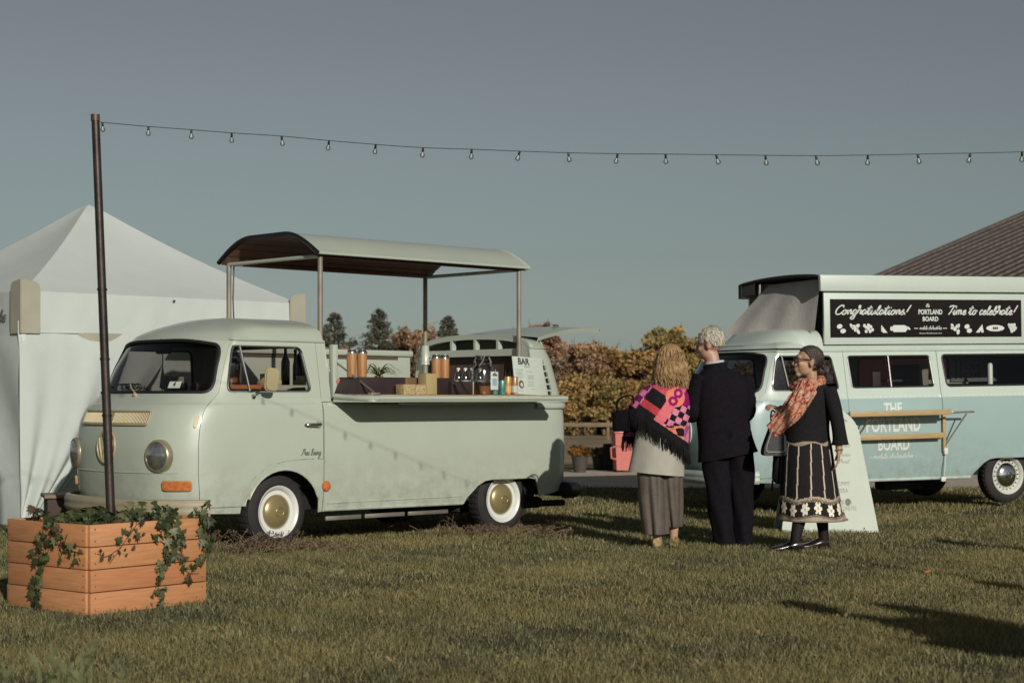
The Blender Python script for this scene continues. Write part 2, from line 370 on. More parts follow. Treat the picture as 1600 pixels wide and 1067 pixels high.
# ------------------------------------------------------------------ van bodies
def interp(tab, z):
    if z <= tab[0][0]: return tab[0][1]
    for (a, b), (c, d) in zip(tab, tab[1:]):
        if z <= c: return b+(d-b)*(z-a)/(c-a)
    return tab[-1][1]
def sstep(a, b, x):
    t = max(0, min(1, (x-a)/(b-a))); return t*t*(3-2*t)
BELT = 1.112
class Body:
    """rounded van shell: s runs along the plan outline (0 at the nose, + on the left side), z is height"""
    half = [(1.03,0),(1.022,.2),(.995,.42),(.94,.60),(.845,.735),(.70,.82),(.5,.853),(.2,.86),(-.3,.862),(-1.2,.864),(-2.2,.862),(-2.8,.855),(-3.04,.835),(-3.17,.765),(-3.23,.62),(-3.255,.3),(-3.26,0)]
    Wt = [(.2,.94),(.30,.975),(.45,.995),(.75,1.0),(1.0,.995),(BELT-.004,.985),(BELT+.010,.966),(1.2,.955),(1.60,.872),(1.68,.85)]
    fo = [(.2,-.08),(.40,-.02),(.6,.0),(.80,0),(.95,-.02),(1.05,-.06),(BELT-.004,-.105),(BELT+.010,-.125),(1.2,-.21),(1.4,-.305),(1.58,-.41),(1.68,-.51)]
    ro = [(.2,.1),(.45,.01),(.7,0),(1.0,.01),(1.2,.035),(1.5,.10),(1.7,.22)]
    def __init__(s):
        P = catmull([(a, b, 0) for a, b in s.half], 10)
        d = [0]
        for a, b in zip(P, P[1:]): d.append(d[-1]+(b-a).length)
        s.P = P; s.D = np.array(d); s.S = d[-1]; s.X = np.array([p.x for p in P]); s.Y = np.array([p.y for p in P])
    def sx(s, x):  # arc length where the outline reaches x
        return float(np.interp(-x, -s.X, s.D))
    def sy(s, y):  # arc length on the front where the outline reaches y
        k = int(np.argmax(s.Y > .84)); return float(np.interp(y, s.Y[:k], s.D[:k]))
    def raw(s, u, z):
        a = abs(u); x = float(np.interp(a, s.D, s.X)); y = float(np.interp(a, s.D, s.Y))
        if u < 0: y = -y
        wf = sstep(.25, .95, x); wr = 1-sstep(-3.2, -2.7, x)
        return Vector((x+interp(s.fo, z)*wf+interp(s.ro, z)*wr, y*interp(s.Wt, z), z))
    def __call__(s, u, z, off=0.):
        p = s.raw(u, z)
        if off:
            e = .01; du = s.raw(u+e, z)-s.raw(u-e, z); dz = s.raw(u, z+e)-s.raw(u, z-e)
            n = du.cross(dz).normalized()
            p = p+n*off
        return p
def rpoly(pts, r=.04, n=5):
    """round the corners of a polygon"""
    out = []; L = len(pts)
    for i in range(L):
        p0, p1, p2 = Vector(pts[i-1]), Vector(pts[i]), Vector(pts[(i+1) % L])
        rr = r[i] if isinstance(r, (list, tuple)) else r
        a = p0-p1; b = p2-p1; k = min(rr, a.length*.48, b.length*.48)
        if k < 1e-5: out.append(tuple(p1)); continue
        q0 = p1+a.normalized()*k; q2 = p1+b.normalized()*k
        for j in range(n+1):
            t = j/n; q = q0*(1-t)**2+p1*2*t*(1-t)+q2*t*t; out.append((q.x, q.y))
    return out
def resample(poly, step):
    out = []; L = len(poly)
    for i in range(L):
        a, b = Vector(poly[i]), Vector(poly[(i+1) % L]); n = max(1, int(math.ceil((b-a).length/step)))
        for k in range(n): q = a.lerp(b, k/n); out.append((q.x, q.y))
    return out
def inside(poly, pts):
    x, y = pts[:,0], pts[:,1]; r = np.zeros(len(pts), bool); P = np.array(poly); Q = np.roll(P, 1, 0)
    for (x1, y1), (x2, y2) in zip(P, Q):
        c = ((y1 > y) != (y2 > y)); 
        with np.errstate(divide='ignore', invalid='ignore'):
            r ^= c & (x < (x2-x1)*(y-y1)/(y2-y1+1e-15)+x1)
    return r
def tri2d(outer, holes=(), step=.05, rows=()):
    loops = [resample(outer, step)]+[resample(h, step*.7) for h in holes]
    V = []; E = []
    for l in loops:
        o = len(V); V += l; E += [(o+i, o+(i+1) % len(l)) for i in range(len(l))]
    B = np.array(V); mn, mx = B.min(0), B.max(0)
    gx = np.arange(mn[0]+step*.5, mx[0], step); gz = sorted(set(np.round(np.arange(mn[1]+step*.5, mx[1], step), 4)) | {r for r in rows if mn[1] < r < mx[1]})
    G = np.array([(a, b) for a in gx for b in gz]).reshape(-1, 2)
    if len(G):
        k = inside(loops[0], G)
        for h in loops[1:]: k &= ~inside(h, G)
        G = G[k]
        if len(G):
            d = np.min(((G[:,None,:]-B[None])**2).sum(2), 1); G = G[d > (step*.35)**2]
        V = V+[tuple(g) for g in G]
    r = geometry.delaunay_2d_cdt([Vector(v) for v in V], E, [], 0, 1e-7)
    vv = [(p.x, p.y) for p in r[0]]; ff = r[2]
    ctr = np.array([np.mean([vv[i] for i in f], 0) for f in ff])
    k = inside(loops[0], ctr)
    for h in loops[1:]: k &= ~inside(h, ctr)
    return vv, [tuple(f) for f, q in zip(ff, k) if q]
def patch(name, fn, outer, holes=(), mat=None, parent=None, step=.05, rows=(), off=0., thick=.016, mats=None):
    vv, ff = tri2d(outer, holes, step, rows)
    v = [fn(a, b, off) for a, b in vv]; n = len(v)
    f = list(ff)
    if thick:
        from collections import Counter
        cnt = Counter()
        for t in ff:
            for i in range(len(t)): cnt[tuple(sorted((t[i], t[(i+1) % len(t)])))] += 1
        v2 = [fn(a, b, off-thick) for a, b in vv]
        f += [tuple(i+n for i in t[::-1]) for t in ff]
        V = v+v2
        for (a, b), c in cnt.items():
            if c == 1:
                o = len(V); V += [v[a], v[b], v2[b], v2[a]]; f.append((o, o+1, o+2, o+3))
        v = V
    me = bpy.data.meshes.new(name); me.from_pydata([tuple(p) for p in v], [], f); me.materials.append(mat)
    bm = bmesh.new(); bm.from_mesh(me)
    if thick:
        bmesh.ops.recalc_face_normals(bm, faces=bm.faces)
    else:
        pass
    for q in bm.faces: q.smooth = True
    for e in bm.edges:
        if len(e.link_faces) == 2 and e.calc_face_angle(0) > .6: e.smooth = False
    bm.to_mesh(me); bm.free()
    return link(name, me, parent)
def seam(mb, fn, pts, r=.004, off=-.001, n=6):
    mb.tube([fn(a, b, off) for a, b in resample_open(pts, .03)], r, n)
def resample_open(pts, step):
    out = []
    for a, b in zip(pts, pts[1:]):
        a, b = Vector(a), Vector(b); n = max(1, int(math.ceil((b-a).length/step)))
        for k in range(n): q = a.lerp(b, k/n); out.append((q.x, q.y))
    return out+[tuple(pts[-1])]
def gasket(name, fn, hole, r, mat, parent, off=.0, step=.03):
    mb = MB(); mb.tube([fn(a, b, off) for a, b in resample(hole, step)], r, 8, closed=True); return mb.build(name, mat, parent)
BODY = Body()
ROWS = [BELT-.006, BELT, BELT+.012]

def wheel_meshes(tag_, rimmat, hubmat, slots=False):
    ax = Matrix.Rotation(R(-90), 4, 'X')     # lathe axis z -> +y (outside of the left wheels)
    t = MB().lathe([(.175,-.085),(.215,-.092),(.262,-.082),(.284,-.062),(.288,-.03),(.283,-.026),(.288,-.02),(.288,.02),(.283,.026),(.288,.03),(.284,.062),(.262,.082),(.252,.084),(.245,.088),(.215,.092),(.200,.086),(.190,.07),(.175,.0)], 48, ax)
    for k in range(36):  # tread blocks
        a = 2*pi*k/36
        t.box((0,0,.288), (.10,.035,.008), .002, Matrix.Rotation(a, 4, 'Y') @ Matrix.Rotation(R(90), 4, 'Z'))
    tyre = t.mesh('tyre', RUBBER)
    prof = [(.0,.02),(.10,.02),(.118,.050),(.135,.054),(.150,.048),(.166,.052),(.172,.068),(.185,.080),(.198,.088),(.203,.086),(.203,.06),(.19,.0),(.188,-.06)]
    r = MB().lathe(prof, 48, ax)
    if slots:
        r.cur = 1
        for k in range(20):
            a = 2*pi*k/20; r.tube([(.150*cos(a), .0505, .150*sin(a)), (.150*cos(a), .056, .150*sin(a))], .008, 8)
    rim = r.mesh('rim', [rimmat, GASKET])
    h = MB().lathe([(.132,.045),(.134,.058),(.128,.068),(.115,.078),(.085,.091),(.05,.099),(.0,.102)], 40, ax)
    # embossed ring with the V and W strokes
    for i in range(24):
        pass
    h.tube([(.036*cos(2*pi*i/28), .1025, .036*sin(2*pi*i/28)) for i in range(28)], .003, 6, closed=True)
    for pl in ([(-.018,.028),(0,.004),(.018,.028)], [(-.030,.014),(-.016,-.026),(0,0),(.016,-.026),(.030,.014)]):
        h.tube([(a, .1028, b) for a, b in pl], .003, 5)
    hub = h.mesh('hub_cap', hubmat)
    return tyre, rim, hub
def add_wheel(parent, wm, x, side, z=.283, steer=0):
    w = link('wheel', wm[0], parent, (x, side*.69, z), (0, random.uniform(0, 6), steer+(0 if side > 0 else pi)))
    link('rim', wm[1], w); link('hub_cap', wm[2], w); return w

def glazing(name, fn, hole, mat, parent, off=-.008):
    return patch(name, fn, hole, (), mat, parent, .08, off=off, thick=0)
def emblem(parent, fn, s0, z0, rad, mat, name='emblem'):
    mb = MB(); q = lambda a, b: fn(s0+a*rad, z0+b*rad, .012)
    mb.tube([q(cos(2*pi*i/40), sin(2*pi*i/40)) for i in range(40)], .009, 8, closed=True)
    for pl in ([(-.42,.90),(-.0,.10),(.42,.90)], [(-.86,.48),(-.42,-.88),(0,-.0),(.42,-.88),(.86,.48)]):
        P = []
        for a, b in zip(pl, pl[1:]): P += [(a[0]+(b[0]-a[0])*k/5, a[1]+(b[1]-a[1])*k/5) for k in range(5)]
        P.append(pl[-1]); mb.tube([q(*p) for p in P], .009, 8)
    return mb.build(name, mat, parent)
WB, WT = BODY.sx(.765), BODY.sx(.80)
WS = rpoly([(-WB, 1.20), (WB, 1.20), (WT, 1.555), (.45, 1.60), (-.45, 1.60), (-WT, 1.555)], [.10,.10,.10,.3,.3,.10], 6)
SD = BODY.sx(.745)      # door front seam
sx = BODY.sx
ARCH_F = [(sx(.375), .30), (sx(.345), .42)]+[(sx(.0)+.345*cos(a)*-1, .285+.33*sin(a)) for a in [R(q) for q in range(20, 161, 10)]]+[(sx(-.335), .38), (sx(-.345), .27)]
ARCH_R = [(sx(-1.87), .27), (sx(-1.90), .32), (sx(-2.02), .42), (sx(-2.10), .458), (sx(-2.18), .468), (sx(-2.66), .464), (sx(-2.72), .45), (sx(-2.76), .38), (sx(-2.78), .30)]
def mirror(p): return [(-a, b) for a, b in p]
DOORWIN = rpoly([(sx(.59), 1.208), (sx(-.285), 1.208), (sx(-.225), 1.552), (sx(.585), 1.552)], [.06,.05,.05,.07], 6)
SEAM_F = [(SD, .30), (SD, 1.07), (SD+.012, 1.12), (SD+.05, 1.19), (SD+.05, 1.60)]
def door_poly():
    g = .004
    front = [(a+g, b) for a, b in SEAM_F]
    return [(SD+g, .345), (SD+g, 1.07), (SD+.016, 1.12), (SD+.054, 1.19), (SD+.054, 1.592), (sx(-.372), 1.592), (sx(-.372), .68)]+[(sx(-.19), .682), (sx(0), .668), (sx(.15), .640), (sx(.30), .53), (sx(.375), .40), (sx(.385), .345)]
def cab_shell(root, lower, upper, two_tone, glass, gaskm, lid=True, detail=True, win_glass=GLASS):
    """front panel, windscreen, both cab doors, roof edge; shared by both vans"""
    fr = [(-SD, .345), (SD, .345)]+SEAM_F[1:]+mirror(SEAM_F[1:])[::-1]
    if two_tone:
        fl = [(-SD, .345), (SD, .345), (SD, BELT), (-SD, BELT)]
        fu = [(SD, BELT)]+SEAM_F[2:]+mirror(SEAM_F[2:])[::-1]+[(-SD, BELT)]
        front = patch('front_panel', BODY, fl, (), lower, root, .05, ROWS)
        patch('upper_front_panel', BODY, fu, (WS,), upper, front, .05, ROWS)
    else:
        front = patch('front_panel', BODY, fr, (WS,), lower, root, .05, ROWS)
    ws = glazing('windscreen', BODY, WS, glass, root)
    gasket('screen_seal', BODY, WS, .014, gaskm, ws)
    doors = []
    for sd in (1, -1):
        dp = door_poly(); wn = DOORWIN
        if sd < 0: dp = mirror(dp)[::-1]; wn = mirror(wn)[::-1]
        fn = BODY
        if two_tone:
            lo = [p for p in dp if p[1] <= BELT]; i0 = 2
            a = SD+.004; b = sx(-.372)
            lo = [(a, .345), (a, BELT), (b, BELT), (b, .68), (sx(-.19), .682), (sx(0), .668), (sx(.15), .640), (sx(.30), .53), (sx(.375), .40), (sx(.385), .345)]
            hi = [(a, BELT), (SD+.016, 1.122), (SD+.054, 1.19), (SD+.054, 1.592), (b, 1.592), (b, BELT)]
            if sd < 0: lo = mirror(lo)[::-1]; hi = mirror(hi)[::-1]
            d = patch('cab_door', fn, lo, (), lower, root, .05, ROWS)
            patch('door_upper', fn, hi, (wn,), upper, d, .05, ROWS)
        else:
            d = patch('cab_door', fn, dp, (wn,), lower, root, .05, ROWS)
        doors.append(d)
        gasket('window_trim', fn, wn, .008, CHROME if sd > 0 else GASKET, d)
        gasket('window_rubber', fn, [(a*.9985, b) for a, b in wn], .012, GASKET, d, -.008)
        if sd < 0: glazing('window_glass', fn, wn, win_glass, d)
        # fender panel: arch surround below the door line
        g = .004
        fe = [(sx(.392), .345), (sx(.382), .40), (sx(.306), .535), (sx(.152), .646), (sx(0), .674), (sx(-.19), .688), (sx(-.376), .686), (sx(-.376), .27), (sx(-.345), .27)]
        ar = [(sx(-.335), .38)]+[(sx(0)-.34*cos(a), .285+.325*sin(a)) for a in [R(q) for q in range(160, 19, -10)]]+[(sx(.345), .40), (sx(.36), .345)]
        fe = fe+ar
        if sd < 0: fe = mirror(fe)[::-1]; ar2 = mirror(ar)
        else: ar2 = ar
        fd = patch('front_fender', fn, fe, (), lower, root, .04)
        lip = MB(); lip.tube([fn(a, b, .002) for a, b in resample_open([(sd*sx(-.345), .27)]+ar2, .03)], .007, 6); lip.build('arch_lip', lower, fd)
        # sill below door
        sl = [(SD+.0, .34), (sx(.392), .34), (sx(.40), .29), (SD, .30)]
        if sd < 0: sl = mirror(sl)[::-1]
        patch('sill', fn, sl, (), lower, root, .05)
        # dark liner behind the gaps
        if sd > 0:
            lm = MB()
            seam(lm, BODY, [(SD, .35)]+SEAM_F[1:], .006, -.012)
            seam(lm, BODY, [(sx(-.374), .30), (sx(-.374), 1.6)], .006, -.012)
            seam(lm, BODY, [(sx(-.374), .684), (sx(-.19), .685), (sx(0), .671), (sx(.151), .643), (sx(.303), .532), (sx(.379), .40), (sx(.389), .345)], .006, -.012)
            lm.build('door_seal', GASKET, d)
    # windscreen wiper pair
    for s0, s1, z1 in ((.10, -.20, 1.265), (-.42, -.70, 1.26)):
        w = MB(); w.tube([BODY(s0, 1.185, .02), BODY(s0-.06, 1.215, .03), BODY(s0-.13, 1.255, .018)], .006, 6)
        w.lathe([(.018,0),(.016,.02),(.0,.026)], 12, Matrix.Translation(BODY(s0, 1.18, .0)) @ Matrix.Rotation(R(60), 4, 'Y'))
        wi = w.build('wiper_arm', GOLD if detail else CHROME, root)
        b = MB(); b.tube([BODY(s0+.02-.4*t, 1.253+.006*sin(t*3), .016) for t in [i/10 for i in range(11)]], .006, 5); b.build('wiper_blade', BLACK, wi)
    return front, doors
def roof_cap(name, s0, s1, z0, rise, mat, parent, cx0, cx1, nring=60, expo=2.3):
    """domed roof: rings shrink from the gutter line to the centre line"""
    def fn(u, v):
        s = s0+(s1-s0)*u; p = BODY(s, z0); t = v
        cx = max(cx0, min(cx1, p.x))
        e = expo-.75*sstep(.1, .45, p.x); k = (1-(1-t)**e)**(1/e) if t < 1 else 1
        return (p.x+(cx-p.x)*t, p.y*(1-t), z0+rise*k)
    m = MB(); m.grid(fn, nring, 14); return m.build(name, mat, parent, sharp=1.2)
def gutter(name, s0, s1, z0, mat, parent, n=70, r=.009, off=.008):
    g = MB(); g.tube([BODY(s0+(s1-s0)*i/n, z0, off) for i in range(n+1)], r, 8); return g.build(name, mat, parent)
def bumper(root, mat, z0=.40, xo=.10, name='front_bumper'):
    def fn(u, v):
        s = -.96+1.92*u; prof = [(-.0,-.065),(.03,-.06),(.045,-.03),(.04,.0),(.045,.03),(.03,.06),(0,.065)]
        i = v*(len(prof)-1); k = min(int(i), len(prof)-2); t = i-k
        o = prof[k][0]+(prof[k+1][0]-prof[k][0])*t; dz = prof[k][1]+(prof[k+1][1]-prof[k][1])*t
        p = BODY.raw(s, .55); e = BODY(s, .55, .06+o); return (e.x, e.y, z0+dz)
    m = MB(); m.grid(fn, 50, 12); return m.build(name, mat, root)
# ------------------------------------------------------------------ the bar truck
TH1 = 44.0; O1 = (-2.340, 13.861)
truck = empty('bar_truck', (O1[0], O1[1], 0), R(180+TH1), 'sage green vintage pickup van converted into a bar under an arched canopy', 'van')
def build_truck(T):
    front, doors = cab_shell(T, PAINT1, PAINT1, False, TINTW, GASKET, win_glass=TINT)
    s_back = sx(-.46)
    # cab rear corner strip and back wall
    for sd in (1, -1):
        p = [(sd*sx(-.376), 1.13), (sd*sx(-.47), 1.13), (sd*sx(-.47), 1.6), (sd*sx(-.376), 1.6)]
        patch('cab_corner', BODY, p if sd > 0 else p[::-1], (), PAINT1, T, .05, ROWS)
    wall_o = [(-.80, .45), (.80, .45), (.805, 1.1), (.72, 1.6), (.6, 1.72), (.3, 1.775), (0, 1.785), (-.3, 1.775), (-.6, 1.72), (-.72, 1.6), (-.805, 1.1)]
    bw = rpoly([(-.60, 1.16), (.62, 1.16), (.60, 1.57), (-.58, 1.57)], .08)
    fb = lambda a, b, off=0.: Vector((-.47+off, a, b))
    wl = patch('cab_back_wall', fb, wall_o, (bw,), PAINT1, T, .08)
    patch('back_window', fb, bw, (), glass_mat('smoked_back_glass', (.62,.57,.56)), wl, .2, thick=0)
    gasket('back_window_seal', fb, bw, .012, GASKET, wl)
    # roof with lining
    rf = roof_cap('cab_roof', -s_back, s_back, 1.60, .195, PAINT1, T, -.47, .02)
    gutter('roof_gutter', SD+.04, s_back, 1.60, PAINT1, rf); gutter('roof_gutter', -s_back, -SD-.04, 1.60, PAINT1, rf); gutter('roof_brow', -SD-.04, SD+.04, 1.603, PAINT1, rf, r=.011, off=-.002)
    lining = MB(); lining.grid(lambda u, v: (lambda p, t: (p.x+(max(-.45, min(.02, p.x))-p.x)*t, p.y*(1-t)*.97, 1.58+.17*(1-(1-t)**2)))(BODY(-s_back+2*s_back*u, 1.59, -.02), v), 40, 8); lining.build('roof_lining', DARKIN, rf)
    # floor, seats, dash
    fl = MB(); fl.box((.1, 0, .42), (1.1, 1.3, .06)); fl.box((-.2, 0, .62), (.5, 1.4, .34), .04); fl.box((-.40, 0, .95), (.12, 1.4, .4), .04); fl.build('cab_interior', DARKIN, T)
    da = MB(); da.grid(lambda u, v: (lambda p: (p.x-.02-.22*v, p.y*.93, 1.165-.02*v))(BODY(-1.05+2.1*u, 1.17, -.03)), 30, 4)
    da.box((.62, 0, 1.05), (.12, 1.3, .2), .03); da.build('dashboard', BLACK, T)
    sw = MB(); ctr = Vector((.50, .38, 1.10)); ax = Vector((-.45, 0, .9)).normalized(); e1 = Vector((0,1,0)); e2 = ax.cross(e1)
    sw.tube([ctr+(e1*cos(a)+e2*sin(a))*.19 for a in [2*pi*i/28 for i in range(28)]], .012, 8, closed=True)
    sw.tube([ctr-ax*.25+Vector((.1,0,0)), ctr], .02, 8); sw.tube([ctr-e1*.19, ctr+e1*.19], .011, 6); sw.build('steering_wheel', BLACK, T)
    mi = MB(); mi.box((.56, .05, 1.53), (.03, .20, .06), .02); mi.tube([(.56, .05, 1.55), (.58, .05, 1.62)], .006, 6); mi.build('rear_view_mirror', BLACK, T)
    # quarter light bar on the driver door
    q = MB(); q.tube([BODY(sx(.30), 1.21, .004), BODY(sx(.385), 1.55, .004)], .010, 8); q.build('quarterlight_bar', CHROME, doors[0])
    qa = rpoly([(sx(.60), 1.215), (sx(.31), 1.215), (sx(.39), 1.545), (sx(.65), 1.545)], .04); glazing('quarterlight_glass', BODY, qa, GLASS, doors[0])
    # handle, hinge crease, script
    h = MB(); h.tube([BODY(sx(-.19), .952, .012), BODY(sx(-.21), .952, .030), BODY(sx(-.31), .952, .034), BODY(sx(-.335), .952, .022)], [.010,.013,.014,.012], 10)
    h.lathe([(.02,0),(.02,.02),(.014,.03),(0,.031)], 16, Matrix.Translation(BODY(sx(-.325), .952, .0)) @ Matrix.Rotation(R(-90), 4, 'X')); h.build('door_handle', CHROME, doors[0])
    lt = MB(); V, Fc, w = cursive('Free Being', .22); k = .028
    place2d(lt, (V, Fc), lambda a, b: BODY(sx(-.155)+a, .715+b, .0025), .19/w, .026); lt.build('door_script', M('grey_script', (.10,.11,.08), .6), doors[0])
    # mirror
    mr = MB(); mr.tube([BODY(sx(.27), 1.175, .0), BODY(sx(.27), 1.19, .05), BODY(sx(.22), 1.24, .13)], .008, 8)
    mr.lathe([(.02,0),(.018,.015),(0,.02)], 12, Matrix.Translation(BODY(sx(.27), 1.17, .0)) @ Matrix.Rotation(R(-90), 4, 'X'))
    m = mr.build('door_mirror', CHROME, doors[0])
    hp = rpoly([(-.055,-.09), (.055,-.09), (.06,.09), (-.06,.09)], .045, 6)
    c = BODY(sx(.19), 1.27, .15); mt = Matrix.Translation(c) @ Matrix.Rotation(R(-8), 4, 'Z') @ Matrix.Rotation(R(90), 4, 'X') @ Matrix.Rotation(R(6), 4, 'Z')
    mh = MB(); mh.prism(hp, .012, mt); mh.prism([(a*.86, b*.9) for a, b in hp], -.014, mt); mh.build('mirror_head', GOLD, m)
    # nose: vents, emblem, lamps, signals, lower crease, side pill lamp
    v0 = BODY.sy(.46); gr = rpoly([(-v0, .955), (v0, .955), (v0, 1.055), (-v0, 1.055)], .018)
    gp = patch('vent_grille', BODY, gr, (), GOLD, T, .05, off=.006, thick=.012)
    gs = MB(); n = 54
    for i in range(n):
        s = -v0+.02+(2*v0-.04)*i/(n-1)
        if abs(s) < .03: continue
        gs.tube([BODY(s, .968, .008), BODY(s, 1.042, .008)], .0042, 6)
    tag(gs.build('grille_slats', GOLD, gp), kind='stuff')
    gasket('grille_rim', BODY, gr, .008, GOLD, gp, .006)
    ds = MB(); 
    for i in range(n-1):
        s = -v0+.02+(2*v0-.04)*(i+.5)/(n-1)
        if abs(s) < .04: continue
        ds.raw([BODY(s-.003, .97, .0068), BODY(s+.003, .97, .0068), BODY(s+.003, 1.04, .0068), BODY(s-.003, 1.04, .0068)], [(0,1,2,3)])
    tag(ds.build('grille_slots', GASKET, gp), kind='stuff')
    emblem(T, BODY, 0, .79, .125, GOLD)
    for sd in (1, -1):
        s0 = sd*BODY.sy(.585); c = BODY(s0, .728, 0); nrm = (BODY(s0, .728, .02)-c).normalized()
        nrm = (nrm+Vector((.75, 0, 0))).normalized(); mt = Matrix.Translation(c-nrm*.02) @ nrm.to_track_quat('Z', 'Y').to_matrix().to_4x4()
        hb = MB(); hb.lathe([(.128,.0),(.124,.030),(.116,.045),(.110,.050),(.105,.050),(.100,.035)], 40, mt); hl = hb.build('headlight', M('worn_gold_chrome', (.50,.44,.30), .3, .6), T)
        rg = MB(); rg.lathe([(.142,.012),(.150,.022),(.158,.012)], 40, mt); 
        ln = MB(); ln.lathe([(.103,.036),(.098,.05),(.075,.062),(.04,.070),(0,.073)], 32, mt); ln.build('headlight_lens', LENS, hl)
        s1 = sd*BODY.sy(.70); sg = rpoly([(s1-.10, .478), (s1+.115, .478), (s1+.115, .545), (s1-.10, .545)], .02)
        sp = patch('turn_signal', BODY, sg, (), ORANGE_L, T, .04, off=.022, thick=.022); gasket('signal_rim', BODY, sg, .007, GOLD, sp, .012)
        s2 = sd*sx(.775); pl = [(s2+.030*cos(a)*.62, .985+.048*sin(a)) for a in [2*pi*i/20 for i in range(20)]]
        patch('pill_lamp', BODY, pl, (), GOLD, T, .03, off=.012, thick=.014)
    cr = MB(); seam(cr, BODY, [(-.75, .605), (-.2, .60), (.2, .60), (.75, .605)], .006, -.002); cr.build('nose_crease', PAINT1, front)
    bumper(T, M('gold_beige_bumper', (.36,.31,.20), .55, .0), .345)
    mk = MB(); c = BODY(sx(-.40), .47, 0); mt = Matrix.Translation(c) @ Matrix.Rotation(R(-90), 4, 'X')
    mk.lathe([(.042,0),(.042,.01),(.034,.02),(.012,.024),(.010,.030),(0,.031)], 24, mt); mk.build('side_marker', ORANGE_L, T)
    st = MB(); a0, a1 = BODY.sy(.44), BODY.sy(.56); st.raw([BODY(a0, 1.235, -.004), BODY(a1, 1.235, -.004), BODY(a1, 1.285, -.004), BODY(a0, 1.285, -.004)], [(0,1,2,3)]); sk = st.build('inspection_sticker', M('sticker_white', (.55,.6,.52), .5), T)
    nb = MB(); place2d(nb, text('4', .02), lambda a, b: BODY((a0+a1)/2+a, 1.247+b, -.001), .05, .05); nb.build('sticker_number', BLACK, sk)
    # load bed: near side panel, tail quarter with louvre slots, far side
    slots = []
    for i, (z0, z1) in enumerate(((1.455,1.49),(1.402,1.446),(1.345,1.389),(1.288,1.332),(1.231,1.275),(1.180,1.218))):
        w = (.03, .055, .066, .072, .072, .06)[i]; x0 = -2.925
        slots.append(rpoly([(sx(x0), z0), (sx(x0-w), z0), (sx(x0-w*.95), z1), (sx(x0), z1)], .008, 3))
    side = [(sx(-.384), .27), (sx(-1.87), .27)]+ARCH_R[1:-1]+[(sx(-2.79), .30), (sx(-3.1), .33), (BODY.sx(-3.20), .36), (BODY.sx(-3.20), 1.60), (sx(-2.745), 1.60), (sx(-2.745), 1.125), (sx(-.384), 1.125)]
    for sd in (1, -1):
        o = side if sd > 0 else mirror(side)[::-1]; hs_ = slots if sd > 0 else []
        p = patch('bed_side', BODY, o, hs_, PAINT1, T, .05, ROWS)
        if sd > 0:
            d = MB(); d.grid(lambda u, v: BODY(sx(-2.91-.11*u), 1.16+.35*v, -.022), 3, 4); d.build('louvre_backing', UNDER, p)
            lp = MB(); lp.tube([BODY(a, b, .002) for a, b in resample_open(ARCH_R, .03)], .007, 6); lp.build('arch_lip', PAINT1, p)
            seam_ = MB(); seam(seam_, BODY, [(sx(-.42), .335), (sx(-1.85), .335)], .006, .0); seam_.build('rocker_crease', PAINT1, p)
            ledge = MB(); ledge.grid(lambda u, v: BODY(sx(-2.72)+(BODY.sx(-3.20)-sx(-2.72))*u, 1.062+.05*v, .016+.012*(1-abs(2*v-1)**4)), 14, 6); ledge.build('tail_ledge', PAINT1, p)
        r = MB(); r.tube([BODY(sd*sx(-.40), .285, .004), BODY(sd*sx(-1.86), .275, .004)], .014, 8); r.build('rocker_rail', PAINT1, p)
    for i, (x0, x1) in enumerate(((-.50,-.86),(-.90,-1.32),(-1.36,-1.80))):
        MB().box(((x0+x1)/2, .72, .205), (x0-x1, .02, .035), .004).build('underbody_step', STEEL, T)
    # tail roof, rear skin and raised tail lid
    sA, sB = sx(-2.745), 2*BODY.S-sx(-2.745)
    def ring(u):
        s = sA+(sB-sA)*u
        return s if s <= BODY.S else -(2*BODY.S-s)
    def tail(u, v):
        p = BODY(ring(u), 1.60); t = v; cx = max(-2.98, min(-2.745, p.x)); k = (1-(1-t)**2.2)**(1/2.2)
        return (p.x+(cx-p.x)*t, p.y*(1-t), 1.60+.125*k)
    tr = MB(); tr.grid(tail, 60, 10); tr = tr.build('tail_roof', PAINT1, T, sharp=1.2)
    g = MB(); g.tube([BODY(ring(i/60), 1.60, .008) for i in range(61)], .008, 8); g.build('tail_gutter', PAINT1, tr)
    fr_ = lambda a, b, off=0.: Vector((-3.22-off, a, b))
    patch('rear_skin', fr_, [(-.66, .35), (.66, .35), (.66, 1.0), (-.66, 1.0)], (), PAINT1, T, .2)
    # bulkhead arch with three mullions
    fa = lambda a, b, off=0.: Vector((-2.745+off, a, b))
    W = .745; zr = lambda y: 1.60+.125*(1-(abs(y)/W)**2.2)**(1/2.2) if abs(y) < W else 1.60
    ys = [W*cos(pi*i/24) for i in range(25)]
    outer = [(y, zr(y)+.012) for y in ys]+[(-.80, 1.3), (-.83, .98), (.83, .98), (.80, 1.3)]
    holes = []; marks = [-.66, -.285, .035, .335, .66]
    for a, b in zip(marks, marks[1:]):
        ya, yb = a+.014, b-.014; top = [(yb+(ya-yb)*k/8, zr(yb+(ya-yb)*k/8)-.035) for k in range(9)]
        holes.append([(ya, 1.597), (yb, 1.597)]+top)
    low = rpoly([(-.68, 1.0), (.68, 1.0), (.66, 1.535), (-.66, 1.535)], .06)
    patch('tail_bulkhead', fa, outer, holes+[low], PAINT1, T, .06, thick=.05)
    ti = MB(); ti.box((-2.93, 0, 1.28), (.22, 1.24, .56)); ti.build('tail_interior', M('tail_brown', (.09,.055,.042), .8, var=.3), T)
    def lid(u, v):
        y = .62*(2*u-1); x = -2.98-.80*v; return (x, y, 1.70+.10*v+.035*sin(pi*v)*1.0+.03*(1-(2*u-1)**2))
    ld = MB(); ld.grid(lid, 16, 12); ld.grid(lambda u, v: (lambda q: (q[0], q[1]*.97, q[2]-.035))(lid(u, v)), 16, 12)
